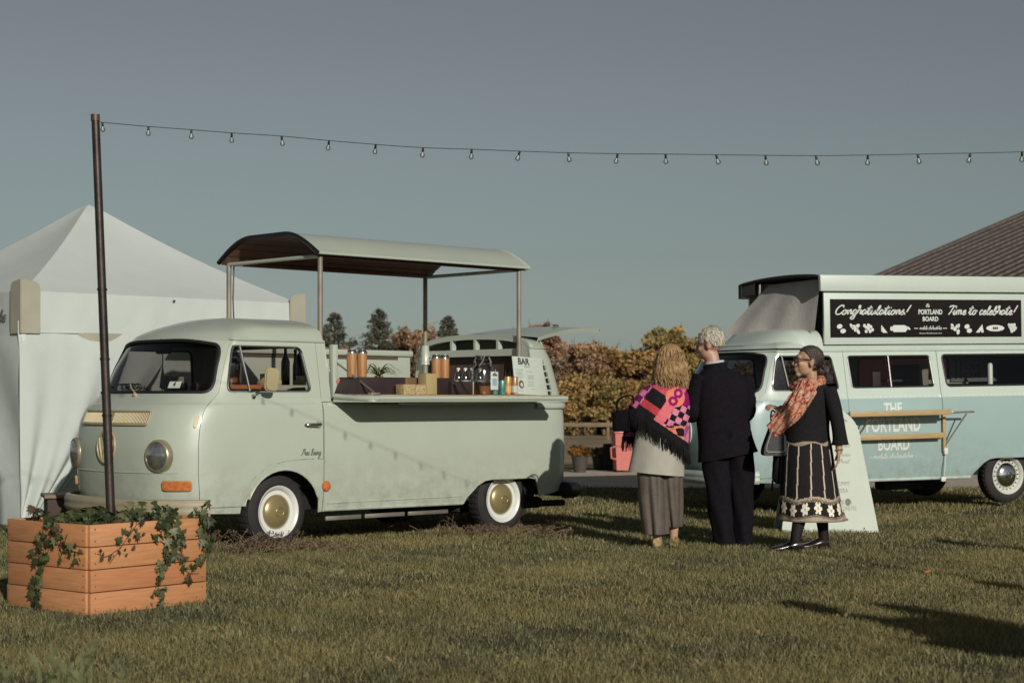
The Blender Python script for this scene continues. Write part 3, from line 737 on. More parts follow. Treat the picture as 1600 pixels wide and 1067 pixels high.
    for e in range(2):
        ld.grid(lambda u, v, e=e: (lambda q: (q[0], q[1]*(1-.03*v), q[2]-.035*v))(lid(e, u)), 12, 2)
    ld.grid(lambda u, v: (lambda q: (q[0]-.01*sin(pi*v), q[1], q[2]-.035*v))(lid(u, 1)), 16, 3)
    lid_o = ld.build('tail_lid', PAINT1, T)
    for y in (.55, -.55): MB().tube([(-3.02, y, 1.50), (-3.10, y, 1.62), (-3.05, y, 1.70)], .012, 8).build('lid_arm', PAINT1, lid_o)
    lh = MB(); lh.box((-3.42, .40, 1.82), (.05, .05, .03), .008); lh.build('lid_catch', CHROME, lid_o)
    # drop side folded out as the counter, with stays
    zc = 1.172; x0, x1 = -.47, -2.70; e0, e1 = .862, 1.275
    cp = rpoly([(x0, e0), (x0-.06, e1), (x1, e1), (x1, e0)], [.0,.05,.03,.0], 5)
    cb = MB(); cb.prism(cp, -.038, Matrix.Translation((0, 0, zc-.006))); ct = cb.build('counter_flap', PAINT1, T)
    ct2 = MB()
    for i in range(3):
        ya = e0+.012+(e1-.03-e0-.012)*i/3; yb = e0+.012+(e1-.03-e0-.012)*(i+1)/3-.003
        MB().box(((x0-.05+x1)/2, (ya+yb)/2, zc+.003), (x0-.05-x1-.03, yb-ya, .016), .003).build('counter_plank', OAK, ct)
    lip = MB(); lip.tube([(x0-.005, e0+.02, zc+.0), (x0-.035, e0+.2, zc-.012), (x0-.06, e1-.05, zc-.016), (x0-.10, e1, zc-.016), (x1+.03, e1, zc-.016), (x1, e1-.03, zc-.016), (x1, e0+.02, zc-.016)], .021, 8); lip.build('flap_rim', PAINT1, ct)
    un = MB(); un.box((-1.75, 1.05, zc-.055), (1.5, .06, .02), .005); un.build('flap_brace', PAINT1, ct)
    for x in (x0-.10,):
        s_ = MB(); s_.tube([(x+.04, .78, 1.46), (x-.02, 1.22, zc+.03)], .008, 8); s_.box((x-.02, 1.22, zc+.015), (.09, .05, .03), .008); s_.build('flap_stay', STEEL, ct)
    # bed: floor, far gate, front posts, rails
    MB().box((-1.6, 0, 1.0), (2.2, 1.60, .05), .005).build('bed_floor', M('bed_floor_wood', (.12,.075,.045), .7, var=.3), T)
    fg = MB(); fg.box((-1.6, -.835, 1.36), (2.22, .035, .42), .01); fg_o = fg.build('far_gate', PAINT1, T)
    MB().box((-1.6, -.812, 1.575), (2.24, .05, .055), .012).build('gate_rail', PAINT1, fg_o)
    pr = MB(); pr.box((-1.6, -.815, 1.53), (1.9, .006, .03)); pr.build('gate_recess', M('recess_brown', (.10,.07,.05), .8), fg_o)
    ps = MB(); ps.box((-.52, .80, 1.36), (.05, .06, .44), .01); ps.build('bed_corner_post', PAINT1, T)
    lt_ = MB(); lt_.lathe([(.022,0),(.022,.02),(.0,.024)], 16, Matrix.Translation((-.545, .82, 1.29)) @ Matrix.Rotation(R(-90), 4, 'X')); lt_.build('red_reflector', M('pink_reflector', (.55,.15,.14), .3), T)
    # canopy on four posts
    cz = 2.29; X0, X1, Y = -.52, -2.73, .63
    can = empty('canopy', parent=T)
    for y in (Y, -Y):
        for x in (X0, X1):
            p = MB(); p.tube([(x, y, 1.0), (x, y, cz+.01)], .021, 12); p.tube([(x, y, 1.15), (x, y, 1.62)], .027, 12)
            po = p.build('canopy_post', POSTM, T)
            if x == X1 and y < 0:
                b = MB(); b.lathe([(.045,0),(.042,.02),(.036,.17),(.027,.18)], 16, c=(x, y, 1.47)); b.build('post_sleeve', PAINT1, po)
    xa, xb = X0+.06, X1-.07; Yo = Y+.06
    arch = lambda u: (Yo*cos(pi*(1-u)) if 0 else Yo*(2*u-1))
    def top(u, v, dz=0):
        y = Yo*(2*u-1); t = abs(y)/Yo
        return (xa+(xb-xa)*v, y, cz+.012+dz+.185*sin(pi/2*min(1, (1-min(1, t))/.66)))
    c1 = MB(); c1.grid(lambda u, v: top(.5-.5*cos(pi*u), v, .012), 40, 24); c1 = c1.build('canopy_roof', PAINT1, can, sharp=1.2)
    npl = 13
    for i in range(npl):
        a, b = i/npl+.003, (i+1)/npl-.003
        pm = MB(); inn = lambda q, w: (q[0], q[1]*w, q[2]*1.0); pm.grid(lambda u, v: inn(top(a+(b-a)*u, v, -.020-.002*sin(pi*u)), .955), 3, 10); pm.grid(lambda u, v: inn(top(a+(b-a)*u, v, -.010), .965), 3, 4); pm.build('ceiling_plank', BROWNW, can)
    for x, nm in ((xa+.004, 'arch_trim'), (xb-.004, 'arch_trim')):
        t = MB(); t.tube([(x, top(.5-.5*cos(pi*i/40), 0)[1], top(.5-.5*cos(pi*i/40), 0)[2]) for i in range(41)], .020, 8); t.build(nm, BLACK if x > -1 else PAINT1, can)
    for y in (Yo, -Yo):
        t = MB(); t.tube([(xa, y, cz+.018), (xb, y, cz+.018)], .012, 8); t.build('canopy_edge', PAINT1, can)
        MB().box(((X0+X1)/2, y*.895, cz+.004), (X0-X1, .035, .03), .006).build('canopy_rail', BROWNW, can)
    for x in (X0, X1):
        t = MB(); t.tube([(x, -Y, cz), (x, Y, cz)], .016, 8); t.build('canopy_crossbar', PAINT1, can)
    ca = MB(); ca.tube([(X0-.03, -.60, cz), (X0-.02, -.60, 2.0), (X0-.04, -.61, 1.7)], .006, 6); ca.build('canopy_cable', BLACK, can)
    # chassis, wheels, rear bumper, exhaust
    ub = MB(); ub.box((-1.2, 0, .36), (3.4, 1.30, .16)); ub.box((-2.4, 0, .22), (.5, .9, .12), .03); ub.tube([(0, -.6, .28), (0, .6, .28)], .04, 8); ub.tube([(-2.4, -.6, .28), (-2.4, .6, .28)], .05, 8)
    ub.box((0, .0, .5), (.75, 1.12, .25)); ub.box((-2.42, 0, .40), (.85, 1.12, .24)); ub.build('chassis', UNDER, T)
    wm = wheel_meshes('a', WHITEP, M('hub_gold', (.40,.32,.15), .3, .5, coat=.4))
    add_wheel(T, wm, 0, 1, steer=R(4)); add_wheel(T, wm, -2.4, 1); add_wheel(T, wm, 0, -1, steer=R(4)); add_wheel(T, wm, -2.4, -1)
    rb = MB(); rb.tube([(-3.08, .86, .34), (-3.20, .84, .34), (-3.30, .72, .34), (-3.33, 0, .34), (-3.30, -.72, .34), (-3.2, -.86, .34)], .075, 12, flat=1.0); rb.build('rear_bumper', BLACK, T)
    ex = MB(); ex.tube([(-2.75, .5, .21), (-3.42, .5, .20)], .03, 10); ex.box((-2.95, .5, .22), (.3, .16, .1), .04); ex.build('exhaust', UNDER, T)
TINTW = glass_mat('windscreen_glass', (.62,.60,.58))
build_truck(truck)
# ------------------------------------------------------------------ the pale blue camper
TH2 = 22.5
camper = empty('camper_van', (2.745, 18.10, .03), R(180+TH2), 'pale blue and white vintage camper van with raised roof and black banner', 'van')
camper.rotation_euler = (0, R(1.0), R(180+TH2))
def build_camper(T):
    W_, B_ = PAINT2W, PAINT2B
    front, doors = cab_shell(T, B_, W_, True, CLEARW, GASKET, detail=False, win_glass=DTINT)
    b0, b1 = sx(-.376), sx(-1.515)
    S0 = BODY.S
    # sliding-side panel and rear quarter, lower blue / upper white
    w1 = rpoly([(sx(-.44), 1.225), (sx(-1.44), 1.225), (sx(-1.42), 1.545), (sx(-.42), 1.545)], .04)
    w2 = rpoly([(sx(-1.60), 1.225), (sx(-2.85), 1.225), (sx(-2.78), 1.55), (sx(-1.575), 1.55)], .05)
    lo1 = [(b0, .27), (b1-.003, .27), (b1-.003, BELT), (b0, BELT)]
    hi1 = [(b0, BELT), (b1-.003, BELT), (b1-.003, 1.592), (b0, 1.592)]
    er = BODY.sx(-3.20)
    lo2 = [(b1+.003, .27), (sx(-1.87), .27)]+ARCH_R[1:-1]+[(sx(-2.79), .30), (sx(-3.1), .33), (er, .36), (er, BELT), (b1+.003, BELT)]
    hi2 = [(b1+.003, BELT), (er, BELT), (er, 1.592), (b1+.003, 1.592)]
    for sd in (1, -1):
        fx = (lambda p: p) if sd > 0 else (lambda p: mirror(p)[::-1])
        a = patch('side_door' if sd > 0 else 'side_panel', BODY, fx(lo1), (), B_, T, .06)
        u = patch('side_upper', BODY, fx(hi1), (fx(w1),), W_, a, .06, ROWS)
        c = patch('rear_quarter', BODY, fx(lo2), (), B_, T, .06)
        d = patch('quarter_upper', BODY, fx(hi2), (fx(w2),), W_, c, .06, ROWS)
        for q, par in ((w1, a), (w2, c)):
            gasket('window_trim', BODY, fx(q), .010, CHROME if par is a else GASKET, par)
            gasket('window_rubber', BODY, fx(q), .014, GASKET, par, -.010)
        glazing('side_window', BODY, fx(w1), TINT if sd > 0 else DTINT, a); glazing('rear_window', BODY, fx(w2), GLASS if sd > 0 else DTINT, c)
        if sd > 0:
            m = MB(); m.tube([BODY(sx(-.91), 1.225, .004), BODY(sx(-.91), 1.545, .004)], .010, 8); m.build('window_bar', CHROME, a)
            l = MB(); l.tube([BODY(p, q, .002) for p, q in resample_open(ARCH_R, .03)], .007, 6); l.build('arch_lip', B_, c)
            s_ = MB(); seam(s_, BODY, [(b1, .27), (b1, 1.59)], .006, -.012); s_.build('door_seal', GASKET, c)
            r = MB(); r.tube([BODY(sx(-.40), .285, .004), BODY(sx(-1.86), .275, .004)], .016, 8); r.build('rocker_rail', W_, a)
            st = MB(); V, Fc, w = cursive('- mobile charcuterie -', .16); place2d(st, (V, Fc), lambda p, q: BODY(sx(-.60)+p, .50+q, .003), .58/w, .028); st.build('charcuterie_script', WLET, a)
            for t, z, wd, hgt in (('THE', .955, .22, .115), ('PORTLAND', .775, .66, .155), ('BOARD', .585, .38, .125)):
                lt = MB(); v, f = text(t, .03); xs = [p[0] for p in v]; ys = [p[1] for p in v]; k = wd/(max(xs)-min(xs)); j = hgt/(max(ys)-min(ys))
                place2d(lt, (v, f), lambda p, q: BODY(sx(-.90)+p, z+q, .003), k, j); lt.build('door_lettering', WLET, a)
    q_ = MB(); q_.tube([BODY(sx(.30), 1.21, .004), BODY(sx(.385), 1.55, .004)], .011, 8); q_.build('quarterlight_bar', CHROME, doors[0])
    qa = rpoly([(sx(.58), 1.215), (sx(.31), 1.215), (sx(.39), 1.545), (sx(.58), 1.545)], .04); glazing('quarterlight_glass', BODY, qa, glass_mat('quarterlight', (.45,.45,.45), .03, 5.0), doors[0])
    # roof, gutter
    s1 = S0
    rf = roof_cap('main_roof', -er, er, 1.60, .17, W_, T, -2.95, .0, 120)
    gutter('roof_gutter', -er, er, 1.60, W_, rf, 140, .010)
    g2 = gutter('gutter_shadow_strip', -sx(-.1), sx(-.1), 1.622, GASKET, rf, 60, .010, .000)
    # fibreglass hood over the cab
    def hood(u, v):
        k = 2*u-1; x = .50-.66*v-.34*abs(k)**3*(1-v)**1.5; t = max(0., 1-abs(k)**9)**.6
        return (x, .742*k*(1-.10*(1-v)**2), 1.612+(.05+.165*sstep(0, .55, v))*t+.012*(1-k*k))
    h = MB(); h.grid(hood, 48, 24); h.grid(lambda u, v: (lambda q: (q[0], q[1], 1.60+(q[2]-1.60)*v))(hood(u, 1)), 48, 4); h.build('roof_hood', W_, T, sharp=1.0)
    # pop-top: canvas, side boards, lid
    xf, xr = -.165, -3.0
    sb = MB()
    MB().box(((xf+xr)/2, .735, 1.965), (xf-xr, .03, .60), .006).build('poptop_side', W_, T)
    MB().box(((xf+xr)/2, -.735, 1.965), (xf-xr, .03, .60), .006).build('poptop_side', W_, T)
    lidz0, lidz1 = 2.205, 2.365
    def lid(u, v):
        x = -.09+(-3.05+.09)*v; y = .79*(2*u-1); return Vector((x, y, lidz1+.035*(1-abs(2*u-1)**2.2)))
    l = MB(); l.grid(lid, 24, 8)
    for y in (.79, -.79): l.box((-1.57, y*.995, (lidz0+lidz1)/2), (2.96, .03, lidz1-lidz0+.005), .008)
    lo = l.build('poptop_lid', W_, T)
    li = MB(); li.grid(lambda u, v: (lambda p: (p.x-.005, p.y*.96, p.z-.03))(lid(u, v)), 16, 6); li.build('lid_lining', M('lid_lining', (.11,.07,.045), .8, var=.3), lo)
    fl = MB(); P = [(-.085, .79*(2*i/24-1), lidz1+.035*(1-abs(2*i/24-1)**2.2)-.012) for i in range(25)]
    fl.tube([(-.085, -.79, lidz0)]+P+[(-.085, .79, lidz0)], .016, 8); fl.build('lid_front_trim', BLACK, lo)
    fe = MB(); fe.grid(lambda u, v: (-.10, -.79+.30*u, lidz0+.03+(.13)*v*(1-.4*(1-u)**2)), 4, 2); fe.build('lid_end_panel', M('lid_end_grey', (.25,.22,.2), .8), lo)
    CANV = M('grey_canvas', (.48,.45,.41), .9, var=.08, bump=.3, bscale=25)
    def cv(u, v):
        top = Vector((-.16, -.30+1.0*u, 2.33)); bot = Vector((.30-.38*u, -.50+1.22*u, 1.80))
        p = top.lerp(bot, v); p.x += .03*sin(pi*v)*sin(pi*u)-.012*sin(u*17)*v; return p
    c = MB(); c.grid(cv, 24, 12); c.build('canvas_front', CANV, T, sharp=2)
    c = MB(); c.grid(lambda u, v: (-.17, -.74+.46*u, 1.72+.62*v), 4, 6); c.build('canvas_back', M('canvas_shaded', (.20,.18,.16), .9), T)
    c = MB(); c.tube([(-.10, -.42, 1.8), (-.12, -.42, 2.34)], .014, 8); c.build('lid_strut', CHROME, T)
    # banner on the pop-top side
    bx0, bx1, bz0, bz1, yb = -.235, -2.62, 1.735, 2.125, .757
    MB().box(((bx0+bx1)/2, .748, (bz0+bz1)/2), (bx0-bx1, .012, bz1-bz0), .002).build('black_banner', M('banner_black', (.012,.009,.008), .8, spec=.15), T)
    bn = MB(); LW = bx0-bx1
    def bp(p, q, o=0): return Vector((bx0-p*LW, yb+.0015+o, bz0+q*(bz1-bz0)))
    asp = (bz1-bz0)/LW
    def icon(polys): 
        for po in polys:
            n = len(po); bn.raw([bp(*q) for q in po], [tuple(range(n))])
    def ell(cx, cy, rx, ry, rot=0, n=16): return [(cx+(rx*cos(a)*cos(rot)-ry*sin(a)*sin(rot))*asp, cy+rx*cos(a)*sin(rot)+ry*sin(a)*cos(rot)) for a in [2*pi*i/n for i in range(n)]]
    V, Fc, w = cursive('Congratulations!', .24); place2d(bn, (V, Fc), lambda p, q: bp(.02+p, .60+q), .37/w, .125)
    V, Fc, w = cursive('Time to celebrate!', .24); place2d(bn, (V, Fc), lambda p, q: bp(.60+p, .60+q), .36/w, .125)
    V, Fc, w = cursive('the', .3); place2d(bn, (V, Fc), lambda p, q: bp(.487+p, .80+q), .018/w, .05)
    V, Fc, w = cursive('mobile charcuterie', .22); place2d(bn, (V, Fc), lambda p, q: bp(.452+p, .205+q), .115/w, .05)
    for t, z, wd, hg in (('PORTLAND', .61, .125, .135), ('BOARD', .43, .082, .125), ('theportlandboard.com', .09, .12, .05)):
        v, f = text(t, .03 if t != 'theportlandboard.com' else 0); xs = [p[0] for p in v]; ys = [p[1] for p in v]
        place2d(bn, (v, f), lambda p, q: bp(.51+p, z+q), wd/(max(xs)-min(xs)), hg/(max(ys)-min(ys)))
    icon([[(.425,.225),(.445,.225),(.445,.245),(.425,.245)], [(.575,.225),(.595,.225),(.595,.245),(.575,.245)]])
    icon([ell(.045,.29,.085,.06,.2), ell(.062,.17,.085,.06,.1)])
    icon([ell(.105,.30,.075,.04,2.3), ell(.115,.27,.07,.05,.9), ell(.135,.30,.075,.05,.5), ell(.127,.22,.08,.045,.9), ell(.137,.16,.08,.045,2.2)])
    icon([ell(.19+dx, .24+dy, .045, .045) for dx, dy in ((0,.08),(.012,.04),(-.012,.03),(0,-.01),(.02,-.04),(.008,-.08),(-.012,-.08),(-.02,.07))])
    icon([[(.255,.33),(.287,.12),(.262,.12),(.262,.15),(.255,.15)]])
    icon([[(.318,.32),(.375,.32),(.385,.29),(.392,.23),(.38,.14),(.318,.14),(.312,.19),(.312,.27)], ell(.307,.23,.06,.04,1.5), ell(.395,.24,.07,.03,-.6)])
    icon([ell(.625,.31,.06,.04,-.8), ell(.625,.25,.06,.04,.4), ell(.638,.21,.06,.05,-.4), ell(.648,.28,.07,.04,.9), ell(.655,.14,.075,.05,1.3), ell(.658,.30,.06,.04,1.2)])
    icon([ell(.703,.28,.085,.06,.2), ell(.715,.17,.085,.06,.1)])
    icon([[(.750,.12),(.785,.34),(.792,.12),(.780,.12),(.776,.18),(.770,.12)]])
    icon([ell(.855,.235,.30,.085,0,24)])
    icon([ell(.945+dx, .24+dy, .045, .045) for dx, dy in ((-.014,.08),(0,.08),(.014,.085),(-.01,.03),(.006,.03),(.02,0),(-.004,-.03),(.012,-.05),(0,-.09))])
    for k in range(3):
        d = MB(); d.raw([Vector((q.x, q.y+.002, q.z)) for q in [bp(*e) for e in ell(.845+.010*k, .235, .025, .04)]], [tuple(range(16))]); d.build('bread_slash', BLACK, T)
    tag(bn.build('banner_lettering', WLET, T, smooth=False), kind='stuff')
    # fold-out shelves below the window
    for i, (z0, yd, x0, x1) in enumerate(((.945, .23, -.22, -1.47), (.705, .09, -.42, -1.48))):
        y0 = .868
        MB().box(((x0+x1)/2, y0+yd/2, z0+.02), (x0-x1, yd, .028), .004).build('serving_shelf', W_ if i == 0 else OAK2, T)
        MB().box(((x0+x1)/2+.02, y0+yd+.012, z0+.018), (x0-x1-.03, .02, .055), .004).build('shelf_edging', OAK2, T)
    br = MB(); br.tube([(-1.50, .875, .58), (-1.66, 1.06, .94)], .008, 6); br.tube([(-1.46, 1.06, .955), (-1.74, 1.08, .96)], .012, 6); br.build('shelf_strut', STEEL, T)
    br = MB(); br.tube([(-.42, .875, .68), (-.50, 1.05, .93)], .010, 6); br.build('shelf_strut', STEEL, T)
    MB().box((-1.505, .885, .76), (.035, .03, .42), .004).build('shelf_upright', OAK2, T)
    cl = MB(); cl.box((-1.52, .89, .555), (.045, .03, .07), .006); cl.tube([(-1.52, .89, .52), (-1.50, .90, .40), (-1.50, .885, .30)], .005, 5); cl.build('strut_clip', WHITEP, T)
    hk = MB(); hk.box((-1.50, .87, .265), (.06, .03, .05), .01); hk.build('jack_point', WHITEP, T)
    # front: lamps, bumper, emblem, vents
    for sd in (1, -1):
        s0 = sd*BODY.sy(.585); c = BODY(s0, .728, 0); nrm = ((BODY(s0, .728, .02)-c).normalized()+Vector((.75,0,0))).normalized()
        mt = Matrix.Translation(c-nrm*.02) @ nrm.to_track_quat('Z', 'Y').to_matrix().to_4x4()
        hb = MB(); hb.lathe([(.135,.0),(.130,.030),(.118,.045),(.105,.05),(.100,.035)], 32, mt); hl = hb.build('headlight', CHROME, T)
        ln = MB(); ln.lathe([(.103,.036),(.09,.055),(.05,.067),(0,.071)], 24, mt); ln.build('headlight_lens', LENS, hl)
    emblem(T, BODY, 0, .79, .13, W_)
    bumper(T, W_, .355)
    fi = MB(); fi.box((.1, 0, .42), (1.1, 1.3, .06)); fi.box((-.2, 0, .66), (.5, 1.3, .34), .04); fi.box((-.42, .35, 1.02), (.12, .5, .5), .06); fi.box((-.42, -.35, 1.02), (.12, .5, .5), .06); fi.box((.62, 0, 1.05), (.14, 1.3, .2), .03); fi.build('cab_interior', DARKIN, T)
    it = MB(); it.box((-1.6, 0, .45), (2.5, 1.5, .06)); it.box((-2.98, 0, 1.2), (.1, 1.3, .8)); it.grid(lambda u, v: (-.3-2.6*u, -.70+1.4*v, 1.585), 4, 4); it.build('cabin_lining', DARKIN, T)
    MB().box((-1.62, .15, 1.30), (.12, .5, .32), .01).build('cupboard', M('cream_cupboard', (.34,.33,.27), .6), T)
    MB().box((-2.05, -.05, 1.27), (.75, .30, .05), .01).build('worktop', M('cream_worktop', (.40,.39,.32), .6), T)
    mp = MB(); mp.box((-2.48, .12, 1.40), (.62, .012, .27), .004); po = mp.build('window_poster', M('poster_grey', (.10,.10,.105), .6), T)
    pl = MB()
    for t, z, wd, hg in (('ND', 1.40, .20, .065), ('RD', 1.31, .20, .065)):
        v, f = text(t, .02); xs = [p[0] for p in v]; k = wd/(max(xs)-min(xs))
        place2d(pl, (v, f), lambda p, q: Vector((-2.45+p, .130, z+q)), k, hg/.7)
    for x in (-2.22, -2.29): pl.raw([(x, .130, 1.30), (x-.028, .130, 1.30), (x-.034, .130, 1.50), (x-.004, .130, 1.50)], [(0,1,2,3)])
    pl.build('poster_lettering', BLACK, po, smooth=False)
    c = MB(); c.lathe([(.028,0),(.028,.22),(.018,.24),(0,.245)], 16, c=(-2.36, .55, 1.22)); c.build('paper_roll', WHITEP, T)
    p = MB(); p.box((-1.05, .35, 1.30), (.10, .03, .20), .01); p.box((-1.40, .2, 1.29), (.35, .2, .02)); p.build('galley_items', M('galley_grey', (.16,.15,.14), .6), T)
    ub = MB(); ub.box((-1.2, 0, .36), (3.4, 1.30, .16)); ub.box((-2.42, 0, .40), (.85, 1.12, .24)); ub.box((0, .0, .5), (.75, 1.12, .25)); ub.box((-1.25, .45, .22), (.5, .2, .14), .03); ub.build('chassis', UNDER, T)
    wm = wheel_meshes('b', M('rim_cream', (.60,.60,.52), .4), CHROME, True)
    for x in (0, -2.4):
        for sd in (1, -1): add_wheel(T, wm, x, sd, .27)
    rb = MB(); rb.tube([(-3.08, .86, .36), (-3.20, .84, .36), (-3.30, .72, .36), (-3.33, 0, .36), (-3.30, -.72, .36), (-3.2, -.86, .36)], .06, 12); rb.build('rear_bumper', W_, T)
CLEARW = glass_mat('camper_screen', (.55,.58,.60), refl=1.2); DTINT = glass_mat('dark_tint', (.22,.22,.23))
WLET = M('white_lettering', (.66,.70,.64), .6, var=.02)
OAK2 = M('honey_pine', (.46,.33,.16), .5, var=.15, vscale=9, stretch=(1,14,14))
build_camper(camper)
# ------------------------------------------------------------------ pop-up tent
def build_tent():
    P0 = Vector((-4.36, 15.4, 0)); ux = Vector((.725, .688, 0)).normalized(); uy = Vector((-ux.y, ux.x, 0)); S = 3.05
    T = empty('pop_up_tent', P0, 0, 'white peaked pop-up tent with fabric walls behind the planter', 'tent')
    CL = M('white_tent_cloth', (.74,.80,.75), .8, var=.03, vscale=3, bump=.18, bscale=9, trans=.25)
    CLW = M('tent_wall_cloth', (.70,.76,.71), .8, var=.04, vscale=4, bump=.5, bscale=6, trans=.25)
    CLS = M('khaki_corner_cloth', (.40,.38,.29), .85, var=.06)
    c = lambda a, b, z: ux*a+uy*b+Vector((0,0,z))
    zt, zb, zp = 2.115, 1.745, 3.14
    cor = [(0,0), (S,0), (S,S), (0,S)]
    for k in range(4):  # four roof slopes
        a, b = cor[k], cor[(k+1) % 4]
        def fn(u, v):
            e = (a[0]+(b[0]-a[0])*u, a[1]+(b[1]-a[1])*u)
            x = e[0]+(S/2-e[0])*v; y = e[1]+(S/2-e[1])*v
            k2 = v*.90+.10*v*v
            sag = -.05*sin(pi*u)*(1-v)*v*3
            return c(x, y, zt+(zp-zt)*k2+sag-.03*sin(pi*v)-(.02 if v > .97 else 0))
        m = MB(); m.grid(fn, 14, 18); m.build('roof_slope', CL, T, sharp=1.5)
        def vn(u, v):
            e = (a[0]+(b[0]-a[0])*u, a[1]+(b[1]-a[1])*u); w = .014*sin(u*9+k)*v+.007*sin(u*37+sin(u*11)*2)*v+.004*sin(u*71+v*5)*sin(pi*v)
            nx, ny = (e[0]-S/2)/(S/2), (e[1]-S/2)/(S/2); 
            o = .012+w; d = max(abs(nx), abs(ny))
            return c(e[0]+o*(nx if abs(nx) >= .999 else 0), e[1]+o*(ny if abs(ny) >= .999 else 0), zt+(zb-zt)*v+.012*sin(pi*u)*v)
        m = MB(); m.grid(vn, 40, 8); m.build('valance', CL, T, sharp=1.5)
        h = MB(); h.tube([vn(i/20, 1) for i in range(21)], .007, 6); h.build('valance_hem', CL, T)
    for a, b in cor:
        m = MB(); m.box(c(a, b, 1.05), (.045, .045, 2.1), .006, rz=math.atan2(ux.y, ux.x)); m.build('tent_leg', WHITEP, T)
        sx_, sy_ = (-1 if a == 0 else 1), (-1 if b == 0 else 1)
        for ax in (0, 1):   # corner sleeve, two faces with rounded top
            pr = rpoly([(-.036, zb-.01), (.15, zb-.01), (.15, zt+.08), (-.036, zt+.10)], [0,0,.07,0], 5)
            me = MB(); v = []
            for q in (0, .012):
                for (d, z) in pr:
                    off = .03+q
                    v.append(c(a-sx_*d, b+sy_*off, z) if ax == 0 else c(a+sx_*off, b-sy_*d, z))
            n = len(pr); me.raw(v, [tuple(range(n)), tuple(range(n, 2*n))]+[(i, (i+1) % n, n+(i+1) % n, n+i) for i in range(n)]); me.build('corner_sleeve', CLS, T)
    # walls: the one facing us is loose, swept up and to the left at its lower right corner
    def wall_r(u, v):
        z = zb+.10-(zb+.02)*v; right = 1.55-.75*sstep(.35, 1, v)-.60*sstep(.15, .6, v)*.5
        right = 1.62-1.45*v**1.25
        a = -.05+(right+.05)*u
        bulge = .10*sin(pi*min(1, v*1.0))*sin(pi*u)+.035*sin(u*15+v*2)*v+.02*sin(u*31-v*3)*v
        return c(a, -.004-.032*sstep(.05, .16, v)-bulge, z+.03*sin(u*9)*v)
    m = MB(); m.grid(wall_r, 60, 40); m.build('side_wall', CLW, T, sharp=2)
    # back part of that side, pulled inwards
    m = MB(); m.grid(lambda u, v: c(.05+3.0*u, .55+.10*sin(u*8)*v+.15*v, zb+.1-(zb+.05)*v), 30, 20); m.build('inner_wall', CLW, T, sharp=2)
    def wall_l(u, v):
        z = zb+.12-(zb+.10)*v
        return c(-.004-.032*sstep(.05, .16, v)-.05*sin(u*7)*v-.03*sin(u*19+v*6)*sin(pi*v), -.03+(S-.0)*u, z)
    m = MB(); m.grid(wall_l, 60, 24); m.build('side_wall', CLW, T, sharp=2)
    m = MB(); m.grid(lambda u, v: c(.02+(S-.04)*u, S-.03*sin(u*9), .05+2.0*v), 30, 6); m.build('side_wall', CLW, T, sharp=2)
    m = MB(); m.grid(lambda u, v: c(.5+.5*u, -.02-.03*sin(pi*u), zb+.01-.09*sin(pi*u)*v), 14, 4); m.build('khaki_patch', CLS, T, sharp=2)
    lo = MB(); V, Fc, w = cursive('be', .3); place2d(lo, (V, Fc), lambda p, q: c(-.026, .42-p, 1.86+q), .14/w, .05); lo.build('valance_logo', M('logo_grey', (.2,.2,.19), .7), T)
    kn = MB(); kn.ball(c(1.55, -.03, 2.08), .012); kn.build('grommet', BLACK, T)
build_tent()
tm = empty('storage_crate', (-3.75, 14.75, 0), R(20), 'dark brown storage crate between the tent wall and the truck bumper', 'crate')
MB().box((0, 0, .16), (.45, .35, .30), .01).build('crate_body', M('crate_brown', (.06,.035,.03), .8), tm)
MB().box((0, 0, .33), (.5, .4, .03), .006).build('crate_lid', M('crate_lid', (.25,.19,.12), .8), tm)

# ------------------------------------------------------------------ planter, pole and string lights
PN = Vector((-2.25, 9.19, 0)); ur = Vector((.643, .766, 0)); ul = Vector((-.766, .643, 0))
planter = empty('planter_box', PN, math.atan2(ur.y, ur.x), 'square orange-stained wooden planter box of horizontal boards holding the light pole', 'planter')
WOODS = [M('stained_pine_%d' % i, c_, .65, var=.13, vscale=5, stretch=(1.2, 14, 14), bump=.15, bscale=30) for i, c_ in enumerate(((.55,.248,.104),(.50,.212,.086),(.59,.275,.12)))]
SCREW = MB().lathe([(.0,.0),(.0045,.0),(.004,.0016),(0,.0018)], 10).mesh('screw_head', M('screw_steel', (.2,.15,.10), .5, .6))
WOODL = [M('stained_pine_end_%d' % i, c_, .65, var=.13, vscale=5, stretch=(14, 1.2, 14), bump=.15, bscale=30) for i, c_ in enumerate(((.55,.248,.104),(.50,.212,.086),(.59,.275,.12)))]
PL, PW, PH = .79, .74, .485
bh = PH/4
for i in range(4):
    z = bh*(i+.5)
    for nm, cx, cy, dx, dy in (('r', PL/2, .0, PL, .024), ('rb', PL/2, PW, PL, .024), ('l', .0, PW/2, .024, PW-.025), ('lb', PL, PW/2, .024, PW-.025)):
        j = random.uniform(-.003, .003)
        MB().box((cx, cy+(j if dy < .1 else 0), z), (dx+random.uniform(-.004, .002) if dx > .1 else dx, dy, bh-.005), .003).build('plank', (WOODS if dx > .1 else WOODL)[random.randrange(3)], planter)
        if nm in ('r', 'l'):
            for e in (.03, (PL if nm == 'r' else PW)-.03):
                for dz in (-.03, .03):
                    q = (e, -.0135, z+dz+random.uniform(-.006, .006)) if nm == 'r' else (-.0135, e, z+dz+random.uniform(-.006, .006))
                    link('screw_head', SCREW, planter, q, (R(90), 0, 0) if nm == 'r' else (0, R(-90), 0))
for (x, y) in ((.03,.03),(PL-.03,.03),(.03,PW-.03),(PL-.03,PW-.03)): MB().box((x, y, PH/2-.02), (.035, .035, PH-.06)).build('corner_post', WOODS[1], planter)
